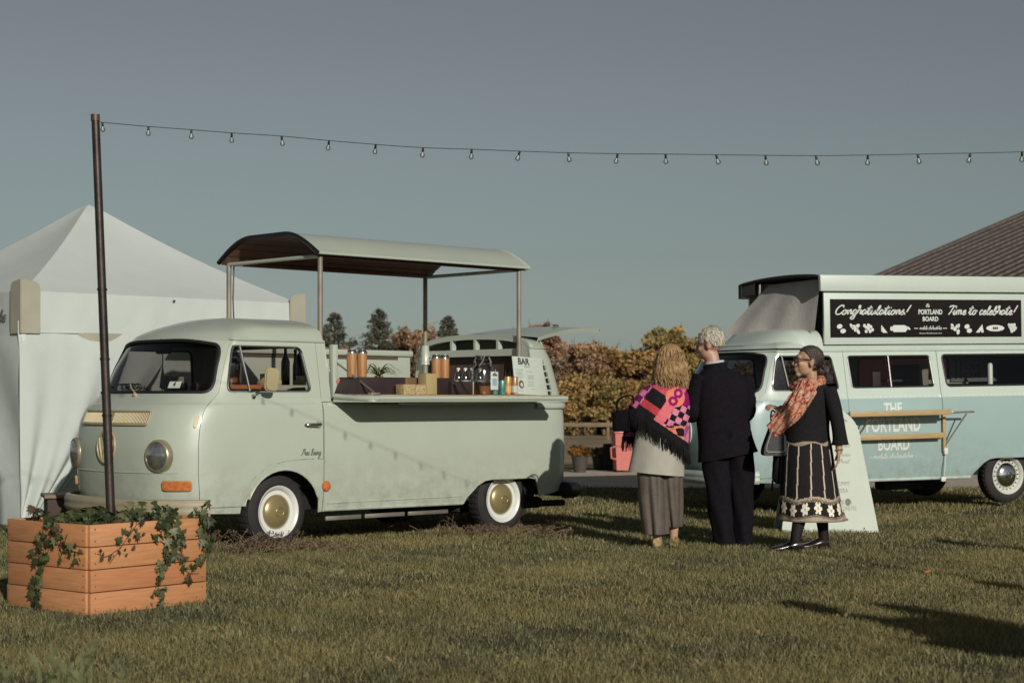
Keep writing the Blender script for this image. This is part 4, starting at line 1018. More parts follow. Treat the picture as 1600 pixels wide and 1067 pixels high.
so = MB(); so.grid(lambda u, v: (.02+(PL-.04)*u, .02+(PW-.04)*v, PH-.06+.015*sin(u*13)*sin(v*11)), 12, 12); so.build('soil', M('potting_soil', (.03,.02,.014), .95, var=.4, bump=.8), planter)
pole_b = Vector((-2.258, 9.76, .30)); pole_t = Vector((-2.351, 9.75, 2.750))
pole = MB(); pole.tube([pole_b, pole_b.lerp(pole_t, .5), pole_t], [.026,.0245,.023], 16); 
pole = pole.build('light_pole', M('rusty_steel_pole', (.060,.047,.040), .45, .6, var=.35, vscale=9, bump=.1)); tag(pole, 'tall rusty steel pole rising from the wooden planter', 'pole')
pc = MB(); pc.tube([pole_t-Vector((0,0,.03)), pole_t+Vector((0,0,.006))], .0255, 16); pc.build('pole_cap', M('cap_bronze', (.12,.085,.055), .5, .5), pole)
for t in (.31, .60, .44):
    q = pole_b.lerp(pole_t, t); b = MB(); b.tube([q-Vector((0,0,.006)), q+Vector((0,0,.006))], .0285, 14); b.build('pole_clamp', BLACK, pole)
def build_string():
    UV = [(160,191.5),(232,198),(299,203),(362,208),(440,213),(514,220),(587,226),(661,231),(737,233.5),(812,236.5),(888,239),(965,240.5),(1040,241),(1119,242),(1196,243),(1275,243.5),(1356,242.5),(1434,241),(1516,239.5),(1597,237.5),(1680,234),(1765,228)]
    T = empty('string_lights', pole_t, 0, 'string of clear globe bulbs on a black cable running from the pole', 'string lights')
    pts = []
    for i, (u, v) in enumerate(UV):
        # the cable runs away from the pole, drawing slightly nearer to the right
        kx = (u-800)/2700; a = math.tan(R(5)); Y = (pole_t.y+a*pole_t.x)/(1+a*kx)
        pts.append(Vector((kx*Y, Y, CAM_H+(622-v)/2700*Y))-pole_t)
    cb = MB(); cb.tube(catmull([pts[0]+Vector((-.02,.0,.005))]+pts, 4), .0021, 5); cb.build('cable', GASKET, T)
    so = MB(); so.lathe([(.0,.006),(.010,.004),(.011,-.030),(.008,-.034)], 10)
    so.tube([(0,0,.01),(0,0,0)], .005, 6); so = so.mesh('socket', GASKET)
    gl = MB(); gl.lathe([(.008,-.032),(.012,-.042),(.021,-.056),(.0225,-.066),(.018,-.078),(.008,-.085),(0,-.086)], 14); gl = gl.mesh('bulb_glass', BULB)
    fi = MB(); fi.tube([(0,0,-.034),(0,0,-.052),(.004,0,-.062),(-.003,0,-.070)], .005, 6); fi = fi.mesh('filament_glint', M('bulb_glint_white', (.8,.76,.66), .35, 0))  # unlit filament, thick and white to paint the sun glint in each bulb
    for i, p in enumerate(pts):
        tilt = (random.uniform(-.25,.25), random.uniform(-.3,.3), random.uniform(0,6))
        s_ = link('bulb', so, T, p+Vector((0,0,-.004)), tilt); s_.scale = (.60,)*3; link('bulb_glass', gl, s_); link('filament_glint', fi, s_)
BULB = glass_mat('bulb_clear', (.97,.97,.95), .02, 1.3)
build_string()
# the pole that carries the other end stands outside the picture, on the right
pr2 = MB(); pr2.tube([(3.62, 9.18, 0), (3.60, 9.18, 2.78)], .025, 12); tag(pr2.build('light_pole', MATS['rusty_steel_pole']), 'second string-light pole standing past the right edge of the picture', 'pole')
# ------------------------------------------------------------------ trees, barn and the far yard
def leaf_cloud(n, centers, size, squash=.7, spread=1.):
    """n small leaf faces scattered through overlapping clumps; returns verts, faces, tone per face"""
    cs = np.array([c[:3] for c in centers]); rs = np.array([c[3] for c in centers]); w = rs**2.2; w /= w.sum()
    k = RNG.choice(len(cs), n, p=w); d = RNG.normal(size=(n, 3)); d /= np.linalg.norm(d, axis=1)[:,None]
    rad = RNG.uniform(.25, 1.0, n)**.55
    p = cs[k]+d*(rs[k]*rad)[:,None]*np.array([1, 1, squash])
    a = RNG.normal(size=(n, 3)); a /= np.linalg.norm(a, axis=1)[:,None]; b = np.cross(a, RNG.normal(size=(n, 3))); b /= np.linalg.norm(b, axis=1)[:,None]
    s = size*RNG.uniform(.5, 1.4, n)[:,None]
    V = np.stack([p-a*s, p+b*s*.55, p+a*s, p-b*s*.55], 1).reshape(-1, 3)
    F = np.arange(n*4).reshape(-1, 4)
    tone = np.clip(.5+.35*RNG.normal(size=len(cs))[k]+.25*RNG.normal(size=n), 0, 1)
    return V, F, tone
def cloud_mesh(name, V, F, tone, c0, c1, mat):
    me = bpy.data.meshes.new(name); n = len(F)
    me.vertices.add(len(V)); me.vertices.foreach_set('co', V.ravel()); me.loops.add(n*4); me.loops.foreach_set('vertex_index', F.ravel())
    me.polygons.add(n); me.polygons.foreach_set('loop_start', np.arange(n)*4); me.polygons.foreach_set('loop_total', np.full(n, 4)); me.update(calc_edges=True)
    col = np.concatenate([np.array(c0)[None]*(1-tone[:,None])+np.array(c1)[None]*tone[:,None], np.ones((n, 1))], 1)
    at = me.color_attributes.new('tone', 'FLOAT_COLOR', 'POINT'); at.data.foreach_set('color', np.repeat(col, 4, 0).ravel())
    me.materials.append(mat); return me
LEAFM = M('tree_leaves', rough=.8, var=.2, vscale=.7, attr='tone', trans=.3, spec=.15)
BARK = M('bark', (.09,.065,.05), .9, var=.3, bump=.6, bscale=20)
def broad_tree(x, y, h, w, c0, c1, label, n=5200, name='autumn_tree', group=None, size=.07, low=.0):
    T = empty(name, (x, y, 0), random.uniform(0, 6), label, 'tree', group)
    tr = MB(); tr.tube([(0,0,-.05), (.03,0,h*.25), (.0,.05,h*.5), (.04,.0,h*.8)], [h*.03, h*.024, h*.016, h*.005], 8)
    cl = []
    for i in range(64):
        z = h*(low+.18+(1-low-.25)*RNG.uniform()**.8); rr = w*.5*math.sqrt(max(.1, 1-abs((z/h-.5)/.62)**2.2))*RNG.uniform(.05, 1.0)**.6; a = RNG.uniform(0, 6.28)
        cl.append((rr*cos(a), rr*sin(a), z, w*RNG.uniform(.06, .17)))
        if i % 4 == 0: tr.tube([(0, 0, z*.55), (rr*.5*cos(a), rr*.5*sin(a), z*.8), (rr*cos(a), rr*sin(a), z)], [h*.010, h*.007, h*.003], 5)
    for i in range(7):
        a = RNG.uniform(0, 6.28); cl.append((w*.2*cos(a), w*.2*sin(a), h*RNG.uniform(.82, .97), w*RNG.uniform(.07, .13)))
    for i in range(40):   # bare twigs pushing out of the crown
        c_ = cl[int(RNG.integers(len(cl)))]; d_ = Vector((c_[0]*1.0, c_[1]*1.0, .35*h*RNG.uniform(.2, 1))).normalized(); q = Vector(c_[:3]); l_ = w*RNG.uniform(.10, .26)
        tr.tube([q, q+d_*l_*.6+Vector(RNG.normal(size=3)*.02), q+d_*l_+Vector(RNG.normal(size=3)*.05)], [.012,.008,.003], 4, caps=False)
    tr.build('trunk', BARK, T)
    V, F, t = leaf_cloud(n, cl, size, .85)
    V[:,2] = np.maximum(V[:,2], .02)
    link('crown', cloud_mesh('crown', V, F, t, c0, c1, LEAFM), T)
    return T
def pine(x, y, h, w, label, n=17000, c0=(.055,.058,.040), c1=(.17,.165,.11)):
    T = empty('pine_tree', (x, y, 0), random.uniform(0, 6), label, 'tree', 'pines behind the bar truck')
    tr = MB(); tr.tube([(0,0,-.05), (.02,0,h*.5), (0,0,h*.97)], [h*.028, h*.016, h*.003], 8); cl = []
    for i in range(280):
        f = RNG.uniform()**.85; z = h*(.14+.84*f); rm = w*.5*(1-f**1.7)**.85*(.80+.24*sin(f*17+w*3))+.05; a = RNG.uniform(0, 6.28); q = rm*RNG.uniform()**.5
        cl.append((q*cos(a), q*sin(a), z+.10*q, max(.06, .085*w*(1.05-f*.7))))
        if i % 4 == 0: tr.tube([(0,0,z-.08), (q*.6*cos(a), q*.6*sin(a), z-.02), (q*cos(a), q*sin(a), z+.08*q)], [h*.007, h*.004, h*.002], 4)
    cl.append((0, 0, h*.985, .06))
    tr.build('trunk', BARK, T)
    V, F, t = leaf_cloud(n, cl, .042, .7); link('crown', cloud_mesh('crown', V, F, t, c0, c1, LEAFM), T); return T
def wx(u, Y): return (u-800)/2700*Y
def hz(v, Y): return CAM_H+(622-v)/2700*Y
Y = 58
for u, v, w, lb in ((518,489,3.3,'broad dark green pine beside the front canopy post'), (592,486,3.1,'pointed dark green pine between the canopy posts'), (700,497,3.0,'dark pine rising behind the red autumn tree by the rear post')):
    pine(wx(u, Y), Y+random.uniform(-1, 1), hz(v, Y)+.1, w, lb)
AUT = 'autumn trees along the far edge of the yard'
O0, O1c = (.23,.14,.055), (.58,.38,.15)
R0, R1 = (.20,.125,.08), (.50,.32,.19)
G0, G1 = (.19,.15,.06), (.50,.38,.15)
Y = 55
for u, v, w, c, lb in ((650,510,1.9,(R0,R1),'reddish autumn tree behind the rear half of the truck bed'), (560,545,1.6,(R0,(.3,.2,.12)),'low dull red tree between the two pines'), (845,497,1.5,(R0,(.45,.24,.15)),'pale pink bare-topped tree above the raised tail lid'), (790,520,1.8,(G0,G1),'ochre tree behind the tail lid hinge'),
        (895,538,2.0,(R0,R1),'russet tree just right of the truck tail'), (935,535,2.1,(O0,O1c),'orange tree beside the russet one, left of the pink bin'), (985,545,2.2,(G0,(.54,.38,.13)),'golden tree above the pink bin'), (1045,512,1.9,(G0,(.54,.38,.13)),'tall golden tree behind the blonde hair'),
        (1010,552,1.9,(O0,O1c),'orange bush tree left of the blonde woman'), (1085,535,2.0,(G0,G1),'ochre tree behind the camper windscreen'), (960,556,1.8,(O0,(.46,.27,.10)),'low rusty tree left of the golden one')):
    broad_tree(wx(u, Y), Y+random.uniform(-1.5, 1.5), hz(v, Y), w*1.05, c[0], c[1], lb, 6000, group=AUT, low=-.1 if v > 530 else .1)
Y = 53
for i, (u, v, w, c) in enumerate(((880,600,1.9,(O0,O1c)), (915,590,1.7,(G0,O1c)), (950,592,1.8,(G0,G1)), (990,600,1.9,(O0,O1c)), (1030,600,1.8,(G0,G1)), (1075,595,1.9,(O0,O1c)))):
    broad_tree(wx(u, Y), Y, hz(v, Y)+.1, w, c[0], c[1], ('rusty bush nearest the truck tail','mottled orange and green bush second from the truck tail','olive bush above the rear flowerpots','orange bush directly above the pink bin','olive bush at the left side of the blonde hair','orange bush between the blonde woman and the man')[i], 3600, name='autumn_bush', group='low bushes in front of the trees', low=-.2, size=.06)
# hidden skyline trees to close the gap behind the vans
for i, (u, Y, v) in enumerate(((1180,62,565),(1260,63,560),(720,60,540),(480,62,560),(420,62,560),(330,62,560))):
    broad_tree(wx(u, Y), Y, hz(v, Y), 2.6, G0, R1, ('ochre tree seen through the camper windscreen','ochre tree seen through the camper cab window','rust tree behind the tail bulkhead','dull tree behind the cab roof','dull tree behind the cab','dull tree behind the tent')[i], 2600, group=AUT, low=-.1)
# low post and rail along the field
rl = empty('rail_fence', (wx(860, 48), 48, 0), 0, 'weathered low rail fence below the autumn bushes', 'fence')
FW = M('weathered_rail', (.22,.165,.10), .9, var=.2)
for k in range(5): MB().box((k*1.6, 0, .27), (.08, .08, .55), .01).build('fence_post', FW, rl)
for z in (.42,): MB().box((3.2, -.06, z), (6.6, .04, .12), .01).build('fence_rail', FW, rl)

def build_barn():
    e = Vector((cos(R(50)), -sin(R(50)), 0)); up = Vector((sin(R(50)), cos(R(50)), 0)); pit = .315
    T = empty('barn', (6.75, 37.0, 0), math.atan2(e.y, e.x), 'barn with ribbed metal roof behind the camper van', 'barn')
    # local axes: x along the eave (towards the viewer), y up-slope
    L, D, z0 = 15, 9.0, 3.30
    RM = M('tree_shaded_tan_metal', (.045,.042,.050), .55, .2, var=.3, vscale=2, stretch=(6,.4,1))  # dark slate colour paints tree shade onto the tan metal sheet
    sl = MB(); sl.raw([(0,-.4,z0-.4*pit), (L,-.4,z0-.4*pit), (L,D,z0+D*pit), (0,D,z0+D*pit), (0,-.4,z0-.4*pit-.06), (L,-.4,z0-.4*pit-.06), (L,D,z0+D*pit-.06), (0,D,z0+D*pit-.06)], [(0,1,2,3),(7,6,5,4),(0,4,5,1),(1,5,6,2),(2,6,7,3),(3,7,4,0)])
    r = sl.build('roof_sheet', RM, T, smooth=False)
    rb = MB(); rb.raw([(-.024,-.42,z0-.42*pit),(.024,-.42,z0-.42*pit),(.024,D,z0+D*pit),(-.024,D,z0+D*pit),(-.018,-.42,z0-.42*pit+.05),(.018,-.42,z0-.42*pit+.05),(.018,D,z0+D*pit+.05),(-.018,D,z0+D*pit+.05)], [(0,1,5,4),(4,5,6,7),(1,2,6,5),(3,0,4,7),(2,3,7,6)])
    RT = M('rib_sunlit_tan', (.15,.12,.10), .5, .2, var=.3); rm = rb.mesh('roof_rib', RT, smooth=False)  # paler tan paints rib crests still in sun
    for k in range(50): link('roof_rib', rm, r, (.04+k*.3, 0, .0))
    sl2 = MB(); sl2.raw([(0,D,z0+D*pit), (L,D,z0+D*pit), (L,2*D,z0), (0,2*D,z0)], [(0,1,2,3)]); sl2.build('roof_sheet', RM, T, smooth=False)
    WL = M('barn_siding', (.30,.10,.07), .8, var=.15)
    w = MB(); w.raw([(.15,0,0),(L-.15,0,0),(L-.15,0,z0-.06),(.15,0,z0-.06)], [(0,1,2,3)]); w.build('long_wall', WL, T, smooth=False)
    w = MB(); w.raw([(.15,0,0),(.15,2*D,0),(.15,2*D,z0-.1),(.15,D,z0+D*pit-.1),(.15,0,z0-.1)], [(0,1,2,3,4)]); w.build('gable_wall', WL, T, smooth=False)
    tr = MB(); tr.tube([(-.02,-.4,z0-.4*pit),(-.02,D,z0+D*pit)], .06, 6); tr.build('rake_trim', M('rake_brown', (.10,.08,.06), .7), T)
build_barn()
# pots, bin
def pot(u, v, r, h, label, pc, fc0, fc1):
    Yp = 2700*CAM_H/(v-622); T = empty('potted_mum', (wx(u, Yp), Yp, .012), 0, label, 'flowerpot', 'potted plants by the gravel drive')
    p = MB(); p.lathe([(r*.68,0),(r*.95,h*.9),(r*1.0,h*.9),(r*1.0,h),(r*.88,h),(r*.85,h*.9),(0,h*.88)], 24); p.build('pot', M('pot_%s' % u, pc, .8), T)
    cl = [(RNG.normal()*r*.6, RNG.normal()*r*.6, h+r*RNG.uniform(.2, .9), r*.5) for _ in range(14)]
    V, F, t = leaf_cloud(1500, cl, .022); link('flowers', cloud_mesh('flowers', V, F, t, fc0, fc1, LEAFM), T)
pot(906, 739, .135, .26, 'grey pot of orange flowers right of the truck tail', (.07,.055,.05), (.10,.06,.015), (.46,.22,.05))
pot(936, 735, .12, .22, 'smaller dark pot of orange flowers left of the pink bin', (.04,.035,.03), (.09,.06,.02), (.40,.20,.06))
bn = empty('wheelie_bin', (wx(976, 26.9), 26.9, .012), R(6), 'salmon pink bin standing behind the blonde woman', 'bin')
PINK = M('salmon_plastic', (.62,.17,.14), .5, var=.05)
b = MB(); b.raw([(-.15,-.16,.03),(.15,-.16,.03),(.15,.16,.03),(-.15,.16,.03),(-.18,-.2,.60),(.18,-.2,.60),(.18,.2,.60),(-.18,.2,.60)], [(0,1,5,4),(1,2,6,5),(2,3,7,6),(3,0,4,7),(3,2,1,0),(4,5,6,7)]); b.build('bin_body', PINK, bn, smooth=False)
MB().box((0,-.2,.41), (.33,.02,.012), .004).build('bin_rib', PINK, bn)
MB().box((0, 0, .625), (.40,.44,.05), .015).build('bin_lid', PINK, bn)
MB().box((-.07,-.226,.63), (.14,.006,.018)).build('bin_label', WHITEP, bn)
for s_ in (-1, 1):
    w = MB(); w.lathe([(.06,-.02),(.06,.02)], 14, Matrix.Translation((s_*.12, .14, .06)) @ Matrix.Rotation(R(90), 4, 'Y')); w.build('bin_wheel', BLACK, bn)
hb = MB(); hb.tube([(-.16,-.19,.20),(-.24,-.2,.22),(-.25,-.2,.38),(-.17,-.2,.40)], .014, 6); hb.build('bin_handle', PINK, bn)
bk = empty('storage_drum', (wx(955, 27.5), 27.5, .012), 0, 'dark drum standing in shade left of the pink bin', 'drum')
k = MB(); k.lathe([(.13,0),(.14,.1),(.13,.4),(.12,.42),(0,.42)], 20); k.build('drum_body', UNDER, bk)
# ------------------------------------------------------------------ things on the counter and in the cab (placed in the truck's own axes)
TM = Matrix.Translation((O1[0], O1[1], 0)) @ Matrix.Rotation(R(180+TH1), 4, 'Z')
ZC = 1.186
def vx(u, y):          # truck x of picture column u on the lateral plane y (used to lay the bar out)
    f = Vector((-cos(R(TH1)), -sin(R(TH1)))); n = Vector((sin(R(TH1)), -cos(R(TH1)))); o = Vector(O1)
    k = (u-800)/2700; d = Vector((k, 1)); t = (y+o.dot(n))/d.dot(n); return (d*t-o).dot(f)
def bar(name, x, y, z, label, cat, group=None, rz=0):
    p = TM @ Vector((x, y, z)); return empty(name, p, R(180+TH1)+rz, label, cat, group)
BAMB = M('bamboo', (.42,.20,.075), .5, var=.22, vscale=9, stretch=(10,10,1))
for u, lb, zz in ((549.5,'left one of the two bamboo tumblers beside the spider plant', 1.322), (565.5,'right one of the two bamboo tumblers beside the spider plant', 1.322), (681.5,'left one of the two bamboo tumblers beside the rear canopy post', 1.295), (694.5,'right one of the two bamboo tumblers beside the rear canopy post', 1.295)):
    y = .96; t = bar('tumbler', vx(u, y), y, zz, lb, 'tumbler', 'bamboo tumblers on the bar')
    m = MB(); m.lathe([(.036,0),(.038,.01),(.039,.09),(.041,.18),(.040,.185)], 24); m.build('tumbler_body', BAMB, t)
    m = MB(); m.lathe([(.040,.185),(.042,.187),(.042,.20),(.036,.208),(.034,.218),(.0,.22)], 24); m.build('tumbler_lid', CHROME, t)
TRAY = M('dark_metal_tray', (.045,.028,.03), .45, .3, var=.25)
WBOX = M('tray_wood', (.16,.085,.04), .6, var=.3, stretch=(10,1,1))
def tray(u0, u1, z1, label):
    y = .95; xa, xb = vx(u0, y), vx(u1, y); t = bar('serving_tray', (xa+xb)/2, y, ZC, label, 'tray'); L = abs(xb-xa); h = z1-ZC
    for nm, c, d in (('tray_side', (0,.12,h/2), (L,.012,h)), ('tray_side', (0,-.12,h/2), (L,.012,h)), ('tray_end', (L/2-.006,0,h/2), (.012,.228,h)), ('tray_end', (-L/2+.006,0,h/2), (.012,.228,h)), ('tray_base', (0,0,.008), (L-.03,.226,.012)), ('tray_shelf', (0,0,h-.012), (L-.028,.226,.010))):
        MB().box(c, d, .003).build(nm, TRAY, t)
    return t, L, h
t, L, h = tray(546, 690, 1.322, 'long dark metal tray carrying tumblers and the spider plant')
MB().box((-.08, .128, h/2), (.20, .006, h-.004), .001).build('tray_wood_panel', WBOX, t)
tp = MB(); tp.raw([(L/2, .126, .0), (L/2+.06, .126, .0), (L/2, .126, h), (L/2, -.126, 0), (L/2+.06, -.126, 0), (L/2, -.126, h)], [(0,1,2),(5,4,3),(1,4,5,2),(0,3,4,1)]); tp.build('tray_sloped_end', TRAY, t, smooth=False)
t, L, h = tray(684, 745, 1.295, 'short dark metal tray under the right pair of tumblers')
MB().box((-.06, .128, h/2), (.012, .006, h), .001).build('tray_brass_strip', GOLD, t)
# spider plant
t = bar('spider_plant', vx(592, .96), .96, 1.300, 'small spider plant with arching pale green leaves on the long tray', 'plant')
SP = M('spider_leaf', (.20,.24,.09), .6, var=.3, vscale=12, trans=.2)
m = MB(); m.lathe([(.03,0),(.036,.03),(.036,.035),(0,.035)], 16); m.build('plant_pot', M('pot_clay', (.2,.12,.07), .8), t)
for i in range(48):
    a = RNG.uniform(0, 6.28); l = RNG.uniform(.13, .24); up = RNG.uniform(.35, 1.1); P = []
    for k in range(7):
        q = k/6; P.append(Vector((cos(a)*l*q*.95, sin(a)*l*q*.95, .03+l*up*q*(1.35-1.25*q)*1.2)))
    v = []; f = []
    for k, p in enumerate(P):
        w = .009*(1-(k/6)**2)+.0008; s = Vector((-sin(a), cos(a), 0))*w; v += [p-s, p+s]
    f = [(2*k, 2*k+1, 2*k+3, 2*k+2) for k in range(6)]
    mm = MB(); mm.raw(v, f); mm.build('leaf', SP, t, sharp=3)
# cork box, gold box
y = 1.16
t = bar('cork_box', vx(643, y), y, ZC, 'low speckled cork box left of the gold box', 'box')
m = MB(); L = abs(vx(625, y)-vx(662, y))
CORK = M('speckled_cork', (.44,.34,.17), .9, var=.45, vscale=60)
for sgn in (-1, 1): MB().box((sgn*L/4, 0, .040), (L/2-.003, .10, .080), .003).build('cork_block', CORK, t)
t = bar('gold_box', vx(668, y), y, ZC, 'tall matte gold card box standing on the counter', 'box')
KR = M('matte_gold_card', (.42,.33,.15), .7, var=.04)
m = MB(); m.box((0,0,.083), (.115,.10,.166), .002); m.build('box_body', KR, t); MB().box((0,0,.1675), (.117,.102,.003)).build('box_flap', KR, t)
# water bottles
PET = glass_mat('pet_plastic', (.85,.85,.83), .12, 3.0)
for u, lb in ((716,'leftmost clear water bottle behind the tongs'), (727,'middle clear water bottle behind the tongs'), (737.5,'rightmost clear water bottle next to the glass jar'), (750,'clear water bottle seen behind the glass jar')):
    y = 1.0; t = bar('water_bottle', vx(u, y), y, ZC, lb, 'bottle', 'clear water bottles on the bar')
    m = MB(); m.lathe([(.028,0),(.032,.006),(.032,.05),(.030,.055),(.032,.06),(.032,.13),(.027,.16),(.013,.19),(.012,.205)], 16, cap=False); m.build('bottle_body', PET, t)
    m = MB(); m.lathe([(.015,.203),(.015,.222),(0,.223)], 14); m.build('bottle_cap', WHITEP, t)
    m = MB(); m.lathe([(.0328,.065),(.0328,.12)], 16, cap=False); m.build('bottle_label', M('label_grey', (.34,.33,.31), .6), t)
# tongs
t = bar('serving_tongs', vx(727, 1.2), 1.2, ZC, 'black serving tongs leaning on the water bottles', 'tongs', rz=.2)
for s in (-1, 1): MB().tube([(.06+.008*s, -.02, .13), (.03+.012*s, 0, .06), (-.02+.006*s, .02, .006)], .007, 6).build('tong_arm', BLACK, t)
# glass jar on a rack, with tag
y = 1.08
t = bar('drink_jar', vx(754, y), y, ZC, 'large glass drink jar with wire clasp and amber base', 'jar')
m = MB(); m.lathe([(.088,0),(.092,.01),(.092,.20),(.080,.23),(.062,.25),(.062,.262)], 28, cap=False); m.build('jar_glass', PET, t)
m = MB(); m.lathe([(.0,.004),(.086,.004),(.088,.07),(.086,.072),(0,.072)], 28); m.build('amber_drink', M('amber_drink', (.30,.13,.04), .2, coat=.5), t)
m = MB(); m.lathe([(.066,.262),(.068,.266),(.068,.285),(.058,.295),(.0,.30)], 24); m.build('jar_lid', PET, t)
for q in range(4):
    a = q*pi/2+.4; MB().tube([(.075*cos(a), .075*sin(a), .235), (.07*cos(a+.4), .07*sin(a+.4), .275), (.05*cos(a+.8), .05*sin(a+.8), .325)], .006, 6).build('wire_clasp', STEEL, t)
MB().tube([(.055*cos(a), .055*sin(a), .322) for a in [2*pi*i/20 for i in range(20)]], .006, 6, closed=True).build('wire_ring', STEEL, t)
MB().box((-.045, .096, .115), (.085, .004, .15), .001).build('paper_tag', M('tag_white', (.62,.66,.60), .7), t)
MB().box((-.045, .0985, .105), (.05, .002, .06)).build('tag_print', M('tag_blue', (.30,.40,.46), .7), t)
lt = MB(); V, Fc, w = cursive('the', .3); place2d(lt, (V, Fc), lambda p, q: Vector((-.02-p, .099, .155+q)), .05/w, .014); lt.build('tag_script', BLACK, t)
# cans
CANT = {'teal': (.10,.28,.25), 'orange': (.62,.30,.10), 'brown': (.40,.24,.12), 'mint': (.45,.52,.46)}
for u, c, hgt, lb in ((773,'teal',.122,'left teal drinks can'), (784.5,'teal',.122,'right teal drinks can'), (793.5,'orange',.155,'tall orange drinks can'), (804,'brown',.150,'brown and pale drinks can by the bar menu')):
    y = 1.14; t = bar('drinks_can', vx(u, y), y, ZC, lb, 'can', 'drinks cans on the bar')
    m = MB(); m.lathe([(.026,0),(.030,.008),(.030,hgt-.012),(.027,hgt-.003)], 20, cap=False); m.build('can_body', M('can_'+c, CANT[c], .35, .3, var=.2, vscale=30), t)
    m = MB(); m.lathe([(.027,hgt-.003),(.0285,hgt),(.025,hgt-.002),(0,hgt-.003)], 20); m.build('can_lid', CHROME, t)
    if c in ('brown', 'orange'): 
        m = MB(); m.lathe([(.0305,.02),(.0305,.075)], 20, cap=False); m.build('can_band', M('can_band_'+c, (.50,.54,.50) if c == 'brown' else (.66,.38,.16), .5), t)
t = bar('spray_bottle', vx(774, 1.0), 1.0, ZC, 'gold pump bottle standing behind the teal cans', 'bottle')
m = MB(); m.lathe([(.03,0),(.032,.01),(.032,.10),(.02,.13),(.012,.14)], 16); m.build('bottle_body', GOLD, t); m = MB(); m.lathe([(.016,.14),(.014,.18),(.006,.185),(.006,.215),(0,.216)], 12); m.build('pump_head', M('pump_gold', (.55,.42,.18), .25, .9), t)
for u, lb in ((792,'short dark bottle behind the orange can'), (799,'dark bottle with black cap next to the bar menu')):
    t = bar('syrup_bottle', vx(u, .98), .98, ZC, lb, 'bottle'); m = MB(); m.lathe([(.028,0),(.03,.01),(.03,.12),(.014,.155),(.012,.185)], 16); m.build('bottle_body', M('brown_glass', (.035,.02,.012), .12, coat=.7), t)
    m = MB(); m.lathe([(.015,.185),(.015,.21),(0,.211)], 12); m.build('bottle_cap', BLACK, t)
# bar menu board, leaning back
y = 1.17; xa, xb = vx(806, y), vx(853, y); w = abs(xb-xa)
t = bar('bar_menu', (xa+xb)/2, y, ZC, 'white bar menu card standing at the rear end of the counter', 'menu'); t.rotation_euler.x = R(10); t.rotation_euler.y = R(-2)
hh = .325
MENU = M('menu_card', (.54,.60,.52), .55, var=.03); INK = M('menu_ink', (.05,.045,.04), .7); INK2 = M('menu_ink_pale', (.36,.39,.34), .7)
MB().box((0, -.004, hh/2), (w, .008, hh), .002).build('menu_board', MENU, t)
mf = lambda p, q: Vector((w/2-p, .0025, q))
m = MB(); v, f = text('BAR', .03); xs = [p[0] for p in v]; k = .135/(max(xs)-min(xs)); place2d(m, (v, f), lambda p, q: mf(.125+p, .258+q), k, .078); m.build('menu_title', INK, t, smooth=False)
m = MB(); v, f = text('MENU', 0); xs = [p[0] for p in v]; k = .07/(max(xs)-min(xs)); place2d(m, (v, f), lambda p, q: mf(.165+p, .235+q), k, .02); m.build('menu_subtitle', INK2, t, smooth=False)
m = MB()
for i, (px, pz, s_) in enumerate(((.025,.205,'DOMESTIC BEER'), (.025,.165,'HARD SELTZER'))):
    v, f = text(s_, 0); x0 = min(p[0] for p in v); wd = max(p[0] for p in v)-x0; place2d(m, (v, f), lambda p, q: mf(px+(p), pz+q), 1, 1) if 0 else m.raw([mf(px+(p[0]-x0)*.085/wd, pz+p[1]*.014) for p in v], f)
for j, (px, pz, ln) in enumerate(((.025,.19,.08),(.03,.18,.06),(.025,.15,.09),(.035,.14,.06),(.15,.195,.07),(.16,.165,.075),(.155,.155,.08),(.16,.145,.06),(.16,.135,.07),(.15,.11,.08),(.15,.09,.07),(.15,.075,.08),(.02,.03,.07),(.19,.045,.04))):
    m.raw([mf(px, pz), mf(px+ln, pz), mf(px+ln, pz+.004), mf(px, pz+.004)], [(0,1,2,3)])
tag(m.build('menu_text', INK2, t, smooth=False), kind='stuff')
m = MB(); m.raw([mf(.075+.030*cos(a), .085+.036*sin(a)) for a in [2*pi*i/20 for i in range(20)]], [tuple(range(20))]); m.build('menu_medallion', M('medallion', (.16,.09,.07), .6, var=.5, vscale=60), t)
m = MB(); m.raw([Vector((w/2-.078-.016*cos(a), .003, .082+.018*sin(a))) for a in [2*pi*i/14 for i in range(14)]], [tuple(range(14))]); m.build('menu_motif', MENU, t)
# cab shelf and its bottles
sh = bar('cab_shelf', -.02, .12, 1.20, 'orange-brown wooden shelf inside the cab window', 'shelf')
MB().box((0, 0, .045), (.60, .42, .035), .004).build('shelf_board', M('shelf_wood', (.30,.10,.03), .5, var=.2, stretch=(1,12,12)), sh)
for x in (-.26, .26): MB().box((x, 0, .013), (.03, .40, .028), .003).build('shelf_bearer', MATS['shelf_wood'], sh)
ZS = 1.264
DG = M('dark_green_glass', (.014,.013,.009), .15, coat=.6)
for u, r, hb, label, nm in ((446,.036,.19,'slim dark wine bottle with pourer on the cab shelf','wine_bottle'), (470,.046,.215,'wide dark bottle at the rear edge of the cab shelf','wine_bottle'), (461.5,.022,.16,'thin brown bottle beside the wide dark bottle in the cab','wine_bottle')):
    t = bar(nm, vx(u, .12), .12, ZS, label, 'bottle'); m = MB(); m.lathe([(r*.95,0),(r,.008),(r,hb),(r*.75,hb+.03),(.013,hb+.06),(.012,hb+.11),(.014,hb+.112),(.014,hb+.13)], 20); m.build('bottle_body', DG, t)
    m = MB(); m.tube([(0,0,hb+.13),(0,0,hb+.15),(.008,0,hb+.185)], [.010,.005,.003], 8); m.build('pourer', CHROME, t)
t = bar('glass_dispenser', vx(360, .12), .12, ZS-.03, 'glass drink dispenser behind the quarter light', 'dispenser')
